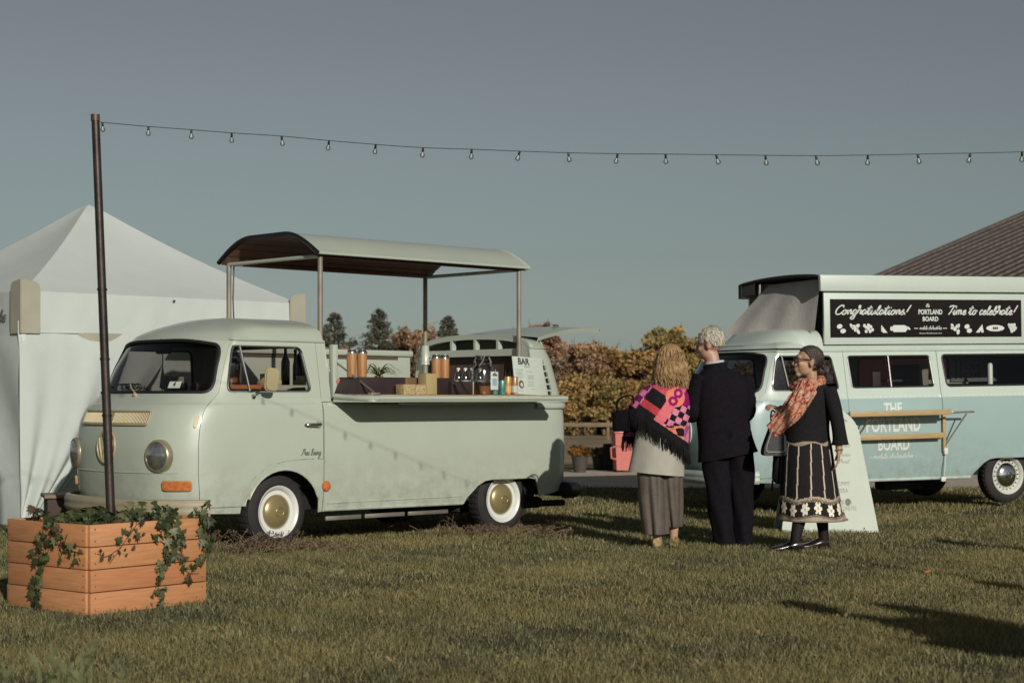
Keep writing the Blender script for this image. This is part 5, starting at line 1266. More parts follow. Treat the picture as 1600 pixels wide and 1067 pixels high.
m = MB(); m.lathe([(.075,0),(.085,.02),(.085,.20),(.05,.24),(.05,.26)], 24, cap=False); m.build('dispenser_glass', PET, t); m = MB(); m.lathe([(0,.05),(.081,.05),(.081,.15),(0,.152)], 24); m.build('amber_drink', M('cider_amber', (.24,.09,.02), .2), t)
m = MB(); m.lathe([(.09,-.02),(.095,0),(.0,.002)], 24); m.build('dispenser_base', CHROME, t)
t = bar('napkin_stack', vx(421, .2), .2, ZS, 'stack of pale napkins and card on the cab shelf', 'napkins')
MB().box((0,0,.02), (.15,.13,.04), .004).build('card_box', KR, t); MB().box((.01,.0,.065), (.10,.10,.05), .004).build('napkin_pile', M('napkin_mint', (.5,.55,.48), .8), t)
t = bar('wood_scoop', vx(463, .3), .3, 1.205, 'pale wooden scoop lying under the cab shelf', 'scoop'); m = MB(); m.tube([(-.08,0,.02),(.02,0,.02),(.09,0,.018)], [.022,.018,.006], 10); m.build('scoop_body', M('pale_wood', (.55,.36,.22), .6), t)
# things on the dash
t = bar('macrame_hanger', .50, -.06, 1.20, 'small white macrame tassel hanging behind the windscreen', 'tassel')
CT = M('cotton_cord', (.5,.47,.42), .9); MB().tube([(0,0,.34),(0,0,.18)], .004, 6).build('hanger_cord', CT, t)
for i in range(7):
    a = (i-3)/3; MB().tube([(0,0,.19),(0,a*.018,.12),(0,a*.035,.02+.02*abs(a))], .006, 5).build('tassel_strand', CT, t)
t = bar('glass_crate', .50, .30, 1.185, 'tray of drinking glasses on the dashboard', 'glasses')
for i in range(3):
    for j in range(2):
        m = MB(); m.lathe([(.028,0),(.036,.09),(.034,.09),(.026,.006),(0,.006)], 16); m.build('drinking_glass', PET, t, loc=(-.04+.075*j, -.10+.085*i, .0))
MB().box((-.02, -.23, .07), (.12,.10,.14), .004).build('paper_stack', M('paper_beige', (.45,.40,.36), .8), t)
t = bar('dried_flowers', .56, -.36, 1.17, 'spray of dried baby\'s breath lying on the dashboard', 'flowers')
cl = [(RNG.normal()*.035, RNG.uniform(-.2,.2), .04+abs(RNG.normal())*.03, .04) for _ in range(16)]
V, F, tt = leaf_cloud(700, cl, .007); link('flower_heads', cloud_mesh('flower_heads', V, F, tt, (.25,.23,.19), (.55,.52,.44), LEAFM), t)
MB().tube([(0,.2,.01),(.02,0,.02),(0,-.2,.03)], .004, 5).build('stems', BARK, t)
# ------------------------------------------------------------------ people
SKIN = M('skin', (.50,.30,.20), .5, var=.08, vscale=18, spec=.35)
def remeshed(name, mb, voxel, mat, smooth=4):
    me = mb.mesh('tmp', mat, smooth=False); o = link('tmp', me)
    a = o.modifiers.new('r', 'REMESH'); a.mode = 'VOXEL'; a.voxel_size = voxel
    b = o.modifiers.new('s', 'SMOOTH'); b.factor = .5; b.iterations = smooth
    bpy.context.view_layer.update()
    out = bpy.data.meshes.new_from_object(o.evaluated_get(bpy.context.evaluated_depsgraph_get()))
    bpy.data.objects.remove(o); out.name = name
    out.materials.clear(); out.materials.append(mat)
    out.polygons.foreach_set('use_smooth', [True]*len(out.polygons)); return out
def loft(secs, n=36, fold=None, sub=5, exp=2.0, cap=True):
    """rings (cx,cy,cz,rx,ry[,slant_x,slant_y]) joined into a garment surface; returns MB"""
    P = [tuple(s)+(0,)*(7-len(s)) for s in secs]
    cols = [catmull([(p[k], 0, 0) for p in P], sub) for k in range(7)]
    R_ = [[c[i].x for c in cols] for i in range(len(cols[0]))]
    m = MB(); L = len(R_)-1
    def fn(u, v):
        cx, cy, cz, rx, ry, sx_, sy_ = R_[min(L, int(round(v*L)))]; a = 2*pi*u
        k = 1+(fold(a, v) if fold else 0); ca, sa = cos(a), sin(a)
        if exp != 2: 
            ca = math.copysign(abs(ca)**(2/exp), ca); sa = math.copysign(abs(sa)**(2/exp), sa)
        return (cx+rx*ca*k, cy+ry*sa*k, cz+sx_*ca+sy_*sa)
    m.grid(fn, n, L, closed_u=True)
    if cap:
        m.f.append(tuple(range(n))); m.mi.append(0); m.f.append(tuple(L*n+i for i in range(n))[::-1]); m.mi.append(0)
    return m
def color_faces(me, fn):
    at = me.color_attributes.new('print', 'FLOAT_COLOR', 'CORNER'); col = np.ones((len(me.loops), 4))
    for p in me.polygons:
        c = fn(p.center, p.normal)
        for li in p.loop_indices: col[li,:3] = c
    at.data.foreach_set('color', col.ravel())
def head_shapes(mb, c, yaw, pitch=0, roll=0, s=1., female=True):
    """head facing +y locally, turned by yaw about z; added to the body before remeshing"""
    m = Matrix.Translation(c) @ Matrix.Rotation(yaw, 4, 'Z') @ Matrix.Rotation(pitch, 4, 'X') @ Matrix.Rotation(roll, 4, 'Y') @ Matrix.Scale(s, 4)
    B = lambda p, r: mb.ball(p, r, 20, 14, m)
    B((0,-.012,.030), (.074,.092,.085)); B((0,.030,-.030), (.060,.062,.080)); B((0,.020,-.065), (.054,.060,.045)); B((0,.068,-.102), (.026,.022,.020))
    B((0,.078,.030), (.050,.018,.022)); B((.034,.064,-.022), (.024,.022,.024)); B((-.034,.064,-.022), (.024,.022,.024))
    mb.tube([m @ Vector(p) for p in ((0,.086,.022),(0,.100,-.002),(0,.113,-.026),(0,.098,-.036))], [.009*s,.011*s,.015*s,.011*s], 10)
    B((.012,.097,-.030), (.010,.012,.009)); B((-.012,.097,-.030), (.010,.012,.009))
    B((0,.090,-.060), (.024,.012,.0075)); B((0,.088,-.074), (.021,.012,.008))
    for e in (1, -1): B((e*.076,-.012,-.008), (.011,.020,.032)); B((e*.082,-.018,.008), (.008,.014,.016))
    return m
def hand_shapes(mb, wrist, d, palm, s=1., curl=.6, thumb=1):
    """palm plus five separate, unequal, bent fingers; d = direction of the fingers, palm = palm normal"""
    d = Vector(d).normalized(); n = Vector(palm).normalized(); n = (n-d*n.dot(d)).normalized(); t = d.cross(n).normalized()*thumb
    w = Vector(wrist); P = lambda a, b, c: w+(d*a+t*b+n*c)*s
    M3 = Matrix((t, d, n)).transposed().to_4x4()
    mb.ball((0,0,0), (.038*s,.050*s,.016*s), 16, 10, Matrix.Translation(P(.045,0,0)) @ M3)
    for i, (off, ln) in enumerate(((.030,.072),(.010,.082),(-.011,.076),(-.030,.060))):
        a = .085; c1, c2 = curl*.6, curl*1.2
        p0 = (a-.02, off, 0); p1 = (a+.005, off*1.12, 0)
        p2 = (p1[0]+ln*.45*cos(c1), off*1.2, ln*.45*sin(c1)); p3 = (p2[0]+ln*.32*cos(c2), off*1.22, p2[2]+ln*.32*sin(c2)); p4 = (p3[0]+ln*.22*cos(c2+.3), off*1.2, p3[2]+ln*.22*sin(c2+.3))
        mb.tube([P(*p0), P(*p1), P(*p2), P(*p3), P(*p4)], [.0095*s,.0095*s,.0088*s,.008*s,.006*s], 8)
    mb.tube([P(.015,.022,.004), P(.04,.048,.012), P(.068,.058,.020), P(.085,.058,.026)], [.012*s,.0115*s,.010*s,.007*s], 8)
def limb(mb, pts, r): mb.tube(catmull(pts, 4), [q.x for q in catmull([(a,0,0) for a in r], 4)], 12)
def shoe(name, heel, d, mat, parent, L=.25, w=.040, h=.07, top=.05):
    d = Vector(d).normalized(); s = Vector((-d.y, d.x, 0)); m = MB(); o = Vector(heel)
    prof = [(0,.036,.095),(.06,.042,.092),(.12,.040,.066),(.17,.042,.048),(.22,.038,.038),(.25,.018,.028)]
    def fn(u, v):
        i = v*(len(prof)-1); k = min(int(i), len(prof)-2); t = i-k
        a, ww, hh = [prof[k][j]+(prof[k+1][j]-prof[k][j])*t for j in range(3)]
        an = 2*pi*u; cc, ss = cos(an), sin(an); zz = hh*.5*(1+ss) if ss > -.5 else hh*.25*(1+ss)*1.0
        return o+d*(a*L/.25)+s*(ww*w/.040*cc)+Vector((0,0,zz))
    m.grid(fn, 20, 15, closed_u=True); m.f.append(tuple(range(20))); m.mi.append(0); m.f.append(tuple(15*20+i for i in range(20))[::-1]); m.mi.append(0)
    so = m.build(name, mat, parent)
    b = MB(); b.grid(lambda u, v: (lambda q: (q.x, q.y, .002+.012*v))(fn(u, 0) if 0 else o+d*((.0+.245*abs(2*u-1 if u < .5 else 1-2*(u-.5)*1)*1)*L/.25)), 2, 1) if 0 else b.tube([o+d*.0+Vector((0,0,.008)), o+d*L*.5+Vector((0,0,.008)), o+d*L*.95+Vector((0,0,.008))], [w*.75, w*.9, w*.5], 12, flat=.25)
    b.build('shoe_sole', BLACK, so); return so
def hair_shell(name, mat, parent, fn, nu=72, nv=40):
    m = MB(); m.grid(fn, nu, nv, closed_u=True); return m.build(name, mat, parent, sharp=2.5)
def cloth(name, col, var=.10, rough=.85, vs_=30, **k): return M(name, col, rough, var=var, vscale=vs_, bump=k.pop('bump', .25), bscale=k.pop('bscale', 60), spec=k.pop('spec', .2), **k)

# ---------- blonde woman in the patterned shawl, seen from behind
def woman_shawl():
    mb = MB()
    limb(mb, [(-.02,.0,.86),(0,0,1.0),(.03,0,1.16),(.045,0,1.26)], [.135,.115,.13,.06]); mb.ball((-.02,.0,.84), (.15,.11,.12))
    limb(mb, [(.045,.0,1.22),(.055,.01,1.30),(.06,.02,1.38)], [.055,.047,.05])
    for sx_, fx, fy in ((-1,-.04,-.02),(1,.092,.03)):
        limb(mb, [(-.02+sx_*.08,0,.82),(.02+sx_*.075,.01,.45),(fx,fy,.10),(fx,fy+.0,.05)], [.085,.055,.034,.032]); limb(mb, [(fx,fy-.015,.03),(fx,fy+.06,.025),(fx,fy+.12,.018)], [.024,.025,.015])
    limb(mb, [(-.09,.01,1.20),(-.18,.0,1.05),(-.16,.16,1.0)], [.05,.042,.03]); hand_shapes(mb, (-.15,.18,1.0), (.4,1,.1), (0,0,-1), .9, .7)
    limb(mb, [(.14,.02,1.20),(.15,.04,1.02),(.12,.18,1.05)], [.05,.042,.03]); hand_shapes(mb, (.12,.20,1.05), (.1,1,.2), (0,0,-1), .9, .7)
    head_shapes(mb, (.062,.02,1.445), R(-25), s=.98)
    B = link('person', remeshed('person', mb, .0075, SKIN)); B.location = (1.16, 13.35, 0)
    tag(B, 'blonde woman in a pink patterned fringed shawl, seen from behind', 'person')
    cu = cloth('culotte_satin', (.115,.095,.078), .2, .55, 10)
    fold = lambda a, v: .10*sin(a*5+v*2)*v+.06*sin(a*9-v*3)*v+.03*sin(a*14)
    for nm, secs in (('trouser_leg', [(-.05,.0,.97,.12,.12),(-.075,0,.80,.115,.13),(-.08,0,.60,.115,.14),(-.07,0,.35,.112,.145),(-.055,-.01,.115,.098,.14)]), ('trouser_leg', [(.06,.02,.97,.12,.12),(.055,.02,.80,.11,.13),(.055,.02,.60,.105,.13),(.070,.03,.35,.092,.12),(.085,.04,.165,.068,.10)])):
        loft(secs, 56, fold, 6, cap=False).build(nm, cu, B, sharp=2.5)
    tu = cloth('tunic_grey', (.42,.40,.34), .06, .85, 12)
    loft([(.03,0,1.22,.11,.09),(.0,0,1.05,.17,.13),(-.02,0,.90,.18,.15),(-.035,0,.72,.20,.17),(-.047,0,.575,.212,.185,-.02)], 56, lambda a, v: (.025*sin(a*4+1)+.018*sin(a*7+v*3))*v, 6, cap=False).build('tunic', tu, B, sharp=2.5)
    # shawl
    RX = [(.7,.262),(.85,.258),(1.0,.25),(1.10,.235),(1.18,.205),(1.235,.165),(1.275,.10),(1.31,.062)]
    RY = [(.7,.215),(.85,.205),(1.0,.185),(1.10,.165),(1.18,.145),(1.235,.115),(1.275,.08),(1.31,.058)]
    CX = [(.7,-.06),(.9,-.045),(1.06,-.027),(1.2,.005),(1.31,.045)]
    def pt(ph, b, o=0):
        s_ = sin(ph); hem = (1.055-.66*(s_*.24-.03+.26)) if cos(ph) > -.2 else .85
        z = 1.31+(hem-1.31)*b; fo = 1+.025*sin(ph*7+2)*b+.014*sin(ph*15)*b+o
        return Vector((interp(CX, z)+interp(RX, z)*s_*fo, -interp(RY, z)*cos(ph)*fo+.01, z))
    m = MB(); m.grid(lambda u, v: pt(R(-165)+R(330)*u, v), 200, 110); sh = m.build('shawl', M('shawl_wool', rough=.95, var=.12, vscale=40, attr='print', bump=.4, bscale=90, spec=.1), B, sharp=3)
    BLK = (.012,.011,.012); ROSE = (.48,.075,.115); RED = (.42,.045,.06); COR = (.60,.14,.16); PNK = (.62,.20,.32); PLM = (.16,.015,.10); MAG = (.26,.008,.12); ORG = (.66,.20,.12)
    def pat(c, nrm):
        U = (1035+202*c.x-970)*4.85; V = (622-(c.z-1.157)*202-500)*4.85
        dx, dy = U-220, V-420; a = .81*dx+.58*dy; b = -.58*dx+.81*dy
        if c.y > .03: return PNK if (int(math.floor(a/60))+int(math.floor(b/60))) % 2 else PLM
        hem = 1.055-.66*(c.x+.027+.23)
        if c.z < hem+.055: return BLK
        d = math.hypot(U-405, V-585)
        if d < 74:
            for q in ((428,556),(386,614)):
                e = math.hypot(U-q[0], V-q[1])
                if 15 < e < 37: return MAG
            return ORG
        if a < 62:
            k = (int(math.floor((a+200)/42))+int(math.floor((b+200)/52))) % 2
            return (PNK if (int(math.floor(b/104)) % 2) else (.58,.16,.26)) if k else PLM
        if a < 205: return ROSE if b < 62 else BLK if b < 168 else RED if b < 225 else BLK if b < 292 else PLM
        if a < 285: return COR
        if V < 650: return MAG
        if V < 800: return PNK if (int(math.floor((U+.5*V)/52))+int(math.floor((V-.5*U)/52))) % 2 else BLK
        if U < 470: return ORG if (sin(a*.055)+sin(b*.08)) > -.1 else BLK
        return PNK if (int(math.floor((U+.6*V)/44))) % 2 else (.35,.09,.2)
    color_faces(sh.data, pat)
    fr = MB()
    for i in range(380):
        ph = R(-150+300*i/379)+RNG.normal()*.008; p = pt(ph, 1.0, .005); l = RNG.uniform(.075, .115); q = Vector((RNG.normal()*.008, RNG.normal()*.008, 0))
        fr.tube([p+Vector((0,0,.01)), p+Vector((0,0,-l*.5))+q*.6, p+Vector((0,0,-l))+q], [.0035,.0028,.0015], 4, caps=False)
    tag(fr.build('shawl_fringe', cloth('fringe_black', BLK, .2), sh), kind='stuff')
    # wavy hair
    hc = Vector((.062,.02,1.445)); HM = M('blonde_hair', (.34,.21,.09), .55, var=.5, vscale=26, stretch=(5,5,.8), bump=.5, bscale=40)
    def hair(u, v):
        a = 2*pi*u; t = v*pi*.62; r = .098+.018*sin(t)
        if v < .55: z = .115*cos(v/.55*pi/2*1.0)+.02; rr = .098*sin(v/.55*pi/2)+.002
        else:
            q = (v-.55)/.45; z = .02-.185*q; rr = .100+.045*sin(q*pi*.62)+.012*sin(q*9+a*2)
            rr *= 1-.25*q*q
        k = 1+.035*sin(a*11+v*7)+.03*sin(a*23-v*12)+.02*sin(a*41+v*20)
        x = rr*cos(a)*k*1.02; y = rr*sin(a)*k
        if y > .05 and v > .4: y = .05+(y-.05)*.3      # open round the face (far side)
        return (hc.x+x+.012*max(0, v-.5), hc.y+y-.012, hc.z+z+(.012*sin(a*3+1) if v > .95 else 0))
    hair_shell('hair', HM, B, hair, 120, 40)
    lk = MB()
    for i in range(260):
        a = RNG.uniform(pi*.9, 2.1*pi); z0 = RNG.uniform(-.02, .09); r0 = .103; P = []; ph = RNG.uniform(0, 6); am = RNG.uniform(.006, .018); ln_ = RNG.uniform(.15, .225)
        for k in range(8):
            q = k/7; rr = r0*math.sqrt(max(.1, 1-(max(0, z0-.02)/.12)**2))*(1-q)+(.132+.01*RNG.normal()*.3)*q+am*sin(q*8+ph)
            P.append(hc+Vector((rr*cos(a+am*9*sin(q*7+ph)), rr*sin(a+am*5*cos(q*8+ph))-.012, z0-(ln_+z0)*q)))
        lk.tube(P, [.003,.0045,.005,.005,.0045,.004,.003,.0006], 5)
    tag(lk.build('hair_locks', HM, B), kind='stuff')
    GS = M('gold_black_shoe', (.34,.25,.11), .3, .5, var=.7, vscale=30)
    shoe('shoe', (-.04,-.05,.0), (-.05,1,0), GS, B, .22, .04); shoe('shoe', (.092,.0,.0), (.15,1,0), GS, B, .22, .04)
    # her tote
    t = empty('tote_bag', (1.16-.32, 13.33, .90), R(-10), 'black tote bag hanging from the blonde woman\'s left arm', 'bag'); t.scale = (.86, .86, .80); t.location.x += .02
    BL = cloth('tote_black', (.009,.008,.009), .2, .95, spec=.05)
    loft([(.0,.005,0.,.085,.045),(.01,.005,.02,.112,.055),(.01,.005,.09,.112,.055),(.015,.005,.16,.100,.045),(.015,.005,.205,.085,.035,.012),(.015,.005,.215,.07,.02,.012)], 32, lambda a, v: .03*sin(a*3+v*5), 5, 3.0).build('bag_body', BL, t, sharp=.9)
    for y in (-.03,.04): MB().tube(catmull([(-.05,y,.19),(-.06,y,.28),(.0,y,.335),(.08,y,.34),(.10,y,.22)], 5), .008, 6).build('bag_handle', BL, t)
    return B
P1 = woman_shawl()

# ---------- white-haired man in a dark suit, back to us, head turned left
def man():
    mb = MB()
    limb(mb, [(-.05,0,.88),(-.06,0,1.05),(-.09,0,1.22),(-.12,.01,1.34)], [.11,.105,.10,.075]); mb.ball((-.07,0,1.15), (.17,.105,.18)); mb.ball((-.05,0,.86), (.16,.11,.12))
    limb(mb, [(-.13,.01,1.32),(-.15,.02,1.40),(-.17,.03,1.50)], [.06,.055,.056])
    for a, k, f in (((-.14,0,.82),(-.10,.01,.45),(-.072,-.02,.08)), ((.04,.02,.82),(.075,.03,.45),(.075,.0,.08))):
        limb(mb, [a, k, f], [.09,.06,.038]); limb(mb, [(f[0],f[1]-.03,.035),(f[0],f[1]+.08,.03),(f[0]-.01,f[1]+.17,.02)], [.036,.037,.02])
    limb(mb, [(-.26,0,1.30),(-.315,-.01,1.05),(-.335,.20,1.08)], [.055,.045,.032]); hand_shapes(mb, (-.335,.22,1.085), (.0,1,.35), (1,0,0), 1., .8)
    limb(mb, [(.09,0,1.30),(.115,.06,1.04),(-.05,.22,1.04)], [.055,.045,.032]); hand_shapes(mb, (-.06,.23,1.04), (-1,.5,.1), (0,0,-1), 1., .6, -1)
    hc = Vector((-.175,.03,1.575)); hm = head_shapes(mb, hc, R(62), R(-8), s=1.10)
    B = link('person', remeshed('person', mb, .0075, M('skin_ruddy', (.52,.29,.20), .5, var=.1, vscale=18))); B.location = (1.73, 13.5, 0)
    tag(B, 'white-haired man in a dark suit with his back turned', 'person')
    SU = cloth('suit_navy', (.010,.008,.011), .2, .9, 30, bump=.6, bscale=9, spec=.1)
    jk = loft([(-.135,.01,1.415,.068,.062),(-.13,.0,1.385,.105,.075),(-.105,.0,1.345,.165,.10),(-.09,0,1.30,.197,.118),(-.085,0,1.20,.212,.135),(-.085,0,1.05,.210,.135),(-.075,0,.92,.208,.138),(-.055,0,.80,.222,.150),(-.045,0,.70,.236,.165,.045)], 72,
              lambda a, v: .012*sin(a*6+v*5)*v+.010*sin(a*3+v*9)*v+(-.06*math.exp(-((a-4.95)/.05)**2)*max(0, (v-.72)/.28)), 6, 2.3, cap=False)
    j = jk.build('jacket', SU, B, sharp=2.5)
    for nm, P, r in (('jacket_sleeve', [(-.245,0,1.325),(-.295,-.01,1.20),(-.322,-.01,1.04),(-.325,.08,1.045),(-.335,.19,1.075)], [.075,.072,.062,.062,.050]), ('jacket_sleeve', [(.075,0,1.325),(.105,.02,1.20),(.118,.06,1.04),(.05,.15,1.03),(-.04,.21,1.04)], [.07,.068,.060,.058,.048])):
        m = MB(); PP = catmull(P, 7); rr = [q.x for q in catmull([(a,0,0) for a in r], 7)]; rr = [a*(1+.05*sin(i*2.1)+.03*sin(i*3.7)) for i, a in enumerate(rr)]
        m.tube(PP, rr, 18); m.build(nm, SU, j, sharp=2)
    col = MB(); col.tube([(-.14+.078*cos(a), .012+.068*sin(a), 1.405+.012*cos(a)) for a in [2*pi*i/28 for i in range(28)]], .018, 8, closed=True, flat=1.4); col.build('jacket_collar', SU, j)
    sc = MB(); sc.tube([(-.145+.066*cos(a), .016+.060*sin(a), 1.428+.010*cos(a)) for a in [2*pi*i/28 for i in range(28)]], .012, 8, closed=True, flat=1.6); sc.build('shirt_collar', M('shirt_blue_white', (.5,.54,.55), .8), B)
    fold = lambda a, v: .06*sin(a*3+v*7)+.04*sin(a*5-v*11)+.03*sin(a*2+v*23)+.05*sin(a*3+v*20)*max(0, v-.75)
    for P in ([(-.13,0,.90,.115,.13),(-.145,0,.70,.115,.125),(-.125,.0,.50,.102,.11),(-.10,0,.30,.095,.105),(-.078,-.01,.10,.085,.10),(-.072,-.01,.025,.088,.11)], [(.02,.01,.90,.12,.13),(.045,.01,.70,.112,.125),(.06,.02,.50,.098,.11),(.075,.02,.30,.088,.105),(.078,.01,.10,.078,.10),(.080,.01,.025,.080,.105)]):
        loft(P, 40, fold, 7, cap=False).build('trouser_leg', SU, B, sharp=2.5)
    shoe('shoe', (-.072,-.07,0), (-.1,1,0), M('black_leather', (.015,.013,.013), .25), B, .28, .045); shoe('shoe', (.08,-.05,0), (.05,1,0), MATS['black_leather'], B, .28, .045)
    HM = M('white_hair', (.50,.47,.38), .7, var=.35, vscale=45, stretch=(3,3,1), bump=.7, bscale=60)
    def hair(u, v):
        a = 2*pi*u; t = v*pi*.70; c_, s_ = cos(a), sin(a)
        lim = .0
        x = .084*sin(t)*c_; y = .100*sin(t)*s_-.014; z = .034+.098*cos(t)
        fr = max(0, s_)                                    # hairline rises over the forehead and round the ears
        zmin = -.065+.13*fr+.075*math.exp(-((abs(c_)-1)/.10)**2)
        ov = max(0, zmin-z); z = max(z, zmin); k = 1+.025*sin(a*13+v*9)+.02*sin(a*29-v*17)-.30*min(1, ov/.03)
        return hm @ Vector((x*k, y*k, z))
    hair_shell('hair', HM, B, hair, 96, 36)
    sd_ = MB()
    for k_ in range(700):
        u_, v_ = RNG.uniform(), RNG.uniform(.02, .98); p = Vector(hair(u_, v_)); q = Vector(hair(u_+.01, min(1, v_+.05))); o_ = (p-hm @ Vector((0,-.014,.01))).normalized()
        d_ = (q-p); d_ = d_.normalized() if d_.length > 1e-6 else o_
        sd_.tube([p-o_*.002, p+o_*.005+d_*.008, p+o_*.005+d_*.022+Vector(RNG.normal(size=3)*.004)], [.0016,.0014,.0004], 3, caps=False)
    tag(sd_.build('hair_strands', HM, B), kind='stuff')
    gl = MB(); gl.tube([hm @ Vector(p) for p in ((.083,-.03,.012),(.082,.03,.016),(.074,.085,.014),(.045,.108,.010))], .0028, 6); gl.tube([hm @ Vector(p) for p in ((-.083,-.03,.012),(-.082,.03,.016),(-.074,.085,.014),(-.045,.108,.010))], .0028, 6)
    for e in (-1, 1): gl.tube([hm @ Vector((e*.036+.026*cos(a), .106, .004+.020*sin(a))) for a in [2*pi*i/18 for i in range(18)]], .0028, 5, closed=True)
    gl.tube([hm @ Vector((-.01,.108,.008)), hm @ Vector((.01,.108,.008))], .0028, 5); gl.build('glasses', STEEL, B)
    t = empty('paper_cup', (1.73-.335, 13.5+.31, 1.10), 0, 'white paper cup held in front of the man\'s left hand', 'cup')
    m = MB(); m.lathe([(.028,0),(.038,.095),(.040,.098),(.037,.098),(.027,.004),(0,.004)], 20); m.build('cup_body', M('paper_white', (.7,.7,.66), .7), t)
    return B
P2 = man()

# ---------- dark-haired woman in black with an orange scarf, in profile facing left
def woman_scarf():
    mb = MB()
    limb(mb, [(.03,0,.80),(.02,0,.95),(.03,0,1.10),(.055,0,1.22)], [.13,.12,.13,.07]); mb.ball((.03,0,.80), (.14,.15,.12))
    limb(mb, [(.06,0,1.20),(.055,0,1.28),(.045,0,1.36)], [.055,.046,.05])
    for hx, kx, fx, fy in ((.0,-.03,-.095,-.17),(.08,.12,.155,.06)):
        limb(mb, [(hx,fy*.4,.76),(kx,fy*.7,.42),(fx,fy,.10),(fx,fy,.05)], [.085,.055,.036,.034]); limb(mb, [(fx+.03,fy,.035),(fx-.06,fy,.03),(fx-.13,fy-.01,.02)], [.033,.034,.02])
    limb(mb, [(.17,-.10,1.215),(.215,-.15,1.00),(.232,-.16,.80),(.232,-.17,.745)], [.05,.04,.028,.024]); hand_shapes(mb, (.231,-.168,.755), (-.10,-.03,-1), (-1,.2,0), .90, .45)
    limb(mb, [(-.01,.13,1.2),(-.08,.18,1.02),(-.20,.0,1.07)], [.05,.042,.028]); hand_shapes(mb, (-.195,-.02,1.07), (-.8,-.5,.35), (0,.3,-1), .88, 1.0)
    hc = Vector((.022,-.01,1.435)); hm = head_shapes(mb, hc, R(96), R(4), s=1.0)
    B = link('person', remeshed('person', mb, .0065, M('skin_tan', (.46,.27,.165), .5, var=.1, vscale=18), 3)); B.location = (2.243, 13.25, 0)
    tag(B, 'dark-haired woman in black with an orange scarf and embroidered skirt', 'person')
    KN = cloth('black_knit', (.013,.012,.012), .2, .9, 40)
    sw = loft([(.06,0,1.285,.055,.055),(.065,0,1.262,.09,.10),(.06,0,1.235,.125,.145),(.045,0,1.17,.160,.165),(.03,0,1.05,.168,.165),(.02,0,.95,.170,.16),(.018,0,.87,.176,.165),(.02,0,.815,.182,.170)], 64, lambda a, v: .012*sin(a*5+v*7)*v, 6, cap=False).build('sweater', KN, B, sharp=2.5)
    for P, r in (([(.165,-.10,1.225),(.195,-.135,1.11),(.222,-.155,.98),(.240,-.16,.86),(.242,-.165,.805)], [.060,.058,.052,.055,.066]), ([(.0,.13,1.22),(-.06,.18,1.05),(-.12,.10,1.03),(-.18,.02,1.06)], [.06,.055,.05,.045])):
        m = MB(); PP = catmull(P, 7); m.tube(PP, [q.x for q in catmull([(a,0,0) for a in r], 7)], 18); m.build('sweater_sleeve', KN, sw, sharp=2)
    # skirt with ribbons and an embroidered border
    sk = loft([(.02,0,.83,.180,.168),(.02,0,.78,.190,.18),(.025,0,.65,.205,.20),(.035,0,.45,.225,.22),(.048,0,.30,.244,.24),(.056,0,.228,.258,.25,.0)], 240, lambda a, v: (.030*sin(a*6+1)+.02*sin(a*11+v*2))*v*v, 20, cap=False).build('skirt', M('skirt_cloth', rough=.85, var=.12, vscale=40, attr='print', bump=.25, bscale=70, spec=.2), B, sharp=3)
    CRM = (.50,.43,.33); TAU = (.28,.22,.16); BLK = (.014,.012,.012)
    def pat(c, n):
        a = math.atan2(c.y, c.x-.04); f = (a/(2*pi)*13) % 1; z = c.z+.012*sin(a*5)
        if z > .405: 
            if z > .805: return TAU
            return CRM if abs(f-.5) < .055 else BLK
        if z > .385 or z < .250: return TAU if (int(a*70)+int(z*300)) % 3 else CRM
        g = (a/(2*pi)*15) % 1-.5; dz = (z-.318)/.055; gx = g*1.35; r = math.hypot(gx*1.25, dz*.62); th = math.atan2(dz*.62, gx*1.25)
        if r < .56*(.58+.42*abs(cos(th*3))): return (.74,.70,.55) if r > .12 else (.5,.42,.2)
        if z > .365 or z < .268: return TAU if sin(a*110)*sin(z*420) > -.1 else BLK
        return BLK
    color_faces(sk.data, pat)
    hm_ = MB(); hm_.tube([(.056+.262*cos(a)*(1+.030*sin(a*6+1)+.02*sin(a*11+2)), .254*sin(a)*(1+.030*sin(a*6+1)+.02*sin(a*11+2)), .228) for a in [2*pi*i/80 for i in range(80)]], .007, 6, closed=True); hm_.build('skirt_hem', cloth('hem_taupe', TAU), sk)
    LG = cloth('black_leggings', (.018,.014,.014), .2, .7)
    for P, r in (([(-.02,-.10,.42),(-.06,-.14,.25),(-.092,-.17,.12),(-.095,-.17,.055)], [.062,.052,.042,.044]), ([(.11,.04,.42),(.14,.05,.25),(.155,.06,.12),(.157,.06,.055)], [.060,.050,.040,.042])):
        m = MB(); m.tube(catmull(P, 5), [q.x for q in catmull([(a,0,0) for a in r], 5)], 16); m.build('legging', LG, B, sharp=2)
    BK = M('black_boot', (.02,.014,.013), .22, coat=.3)
    shoe('shoe', (-.045,-.17,0), (-1,-.15,0), BK, B, .26, .042); shoe('shoe', (.185,.06,0), (-1,-.25,0), BK, B, .24, .042)
    # hair swept back into a low bun
    HM = M('dark_brown_hair', (.060,.044,.040), .38, var=.75, vscale=34, stretch=(1,7,7), bump=.6, bscale=45)
    def hair(u, v):
        a = 2*pi*u; t = v*pi*.72; c_, s_ = cos(a), sin(a)
        x = .083*sin(t)*c_; y = .104*sin(t)*s_-.022; z = .036+.094*cos(t)
        fr = sstep(-.05, .75, s_); zmin = -.085+.165*fr+.060*math.exp(-((abs(c_)-1)/.12)**2)
        ov = max(0, zmin-z); z = max(z, zmin); k = 1+.012*sin(z*160+y*60)+.010*sin(a*19)-.30*min(1, ov/.03)+.02*math.exp(-(ov/.004)**2)*0
        return hm @ Vector((x*k, y*k, z))
    hr = hair_shell('hair', HM, B, hair, 96, 40)
    sd_ = MB()
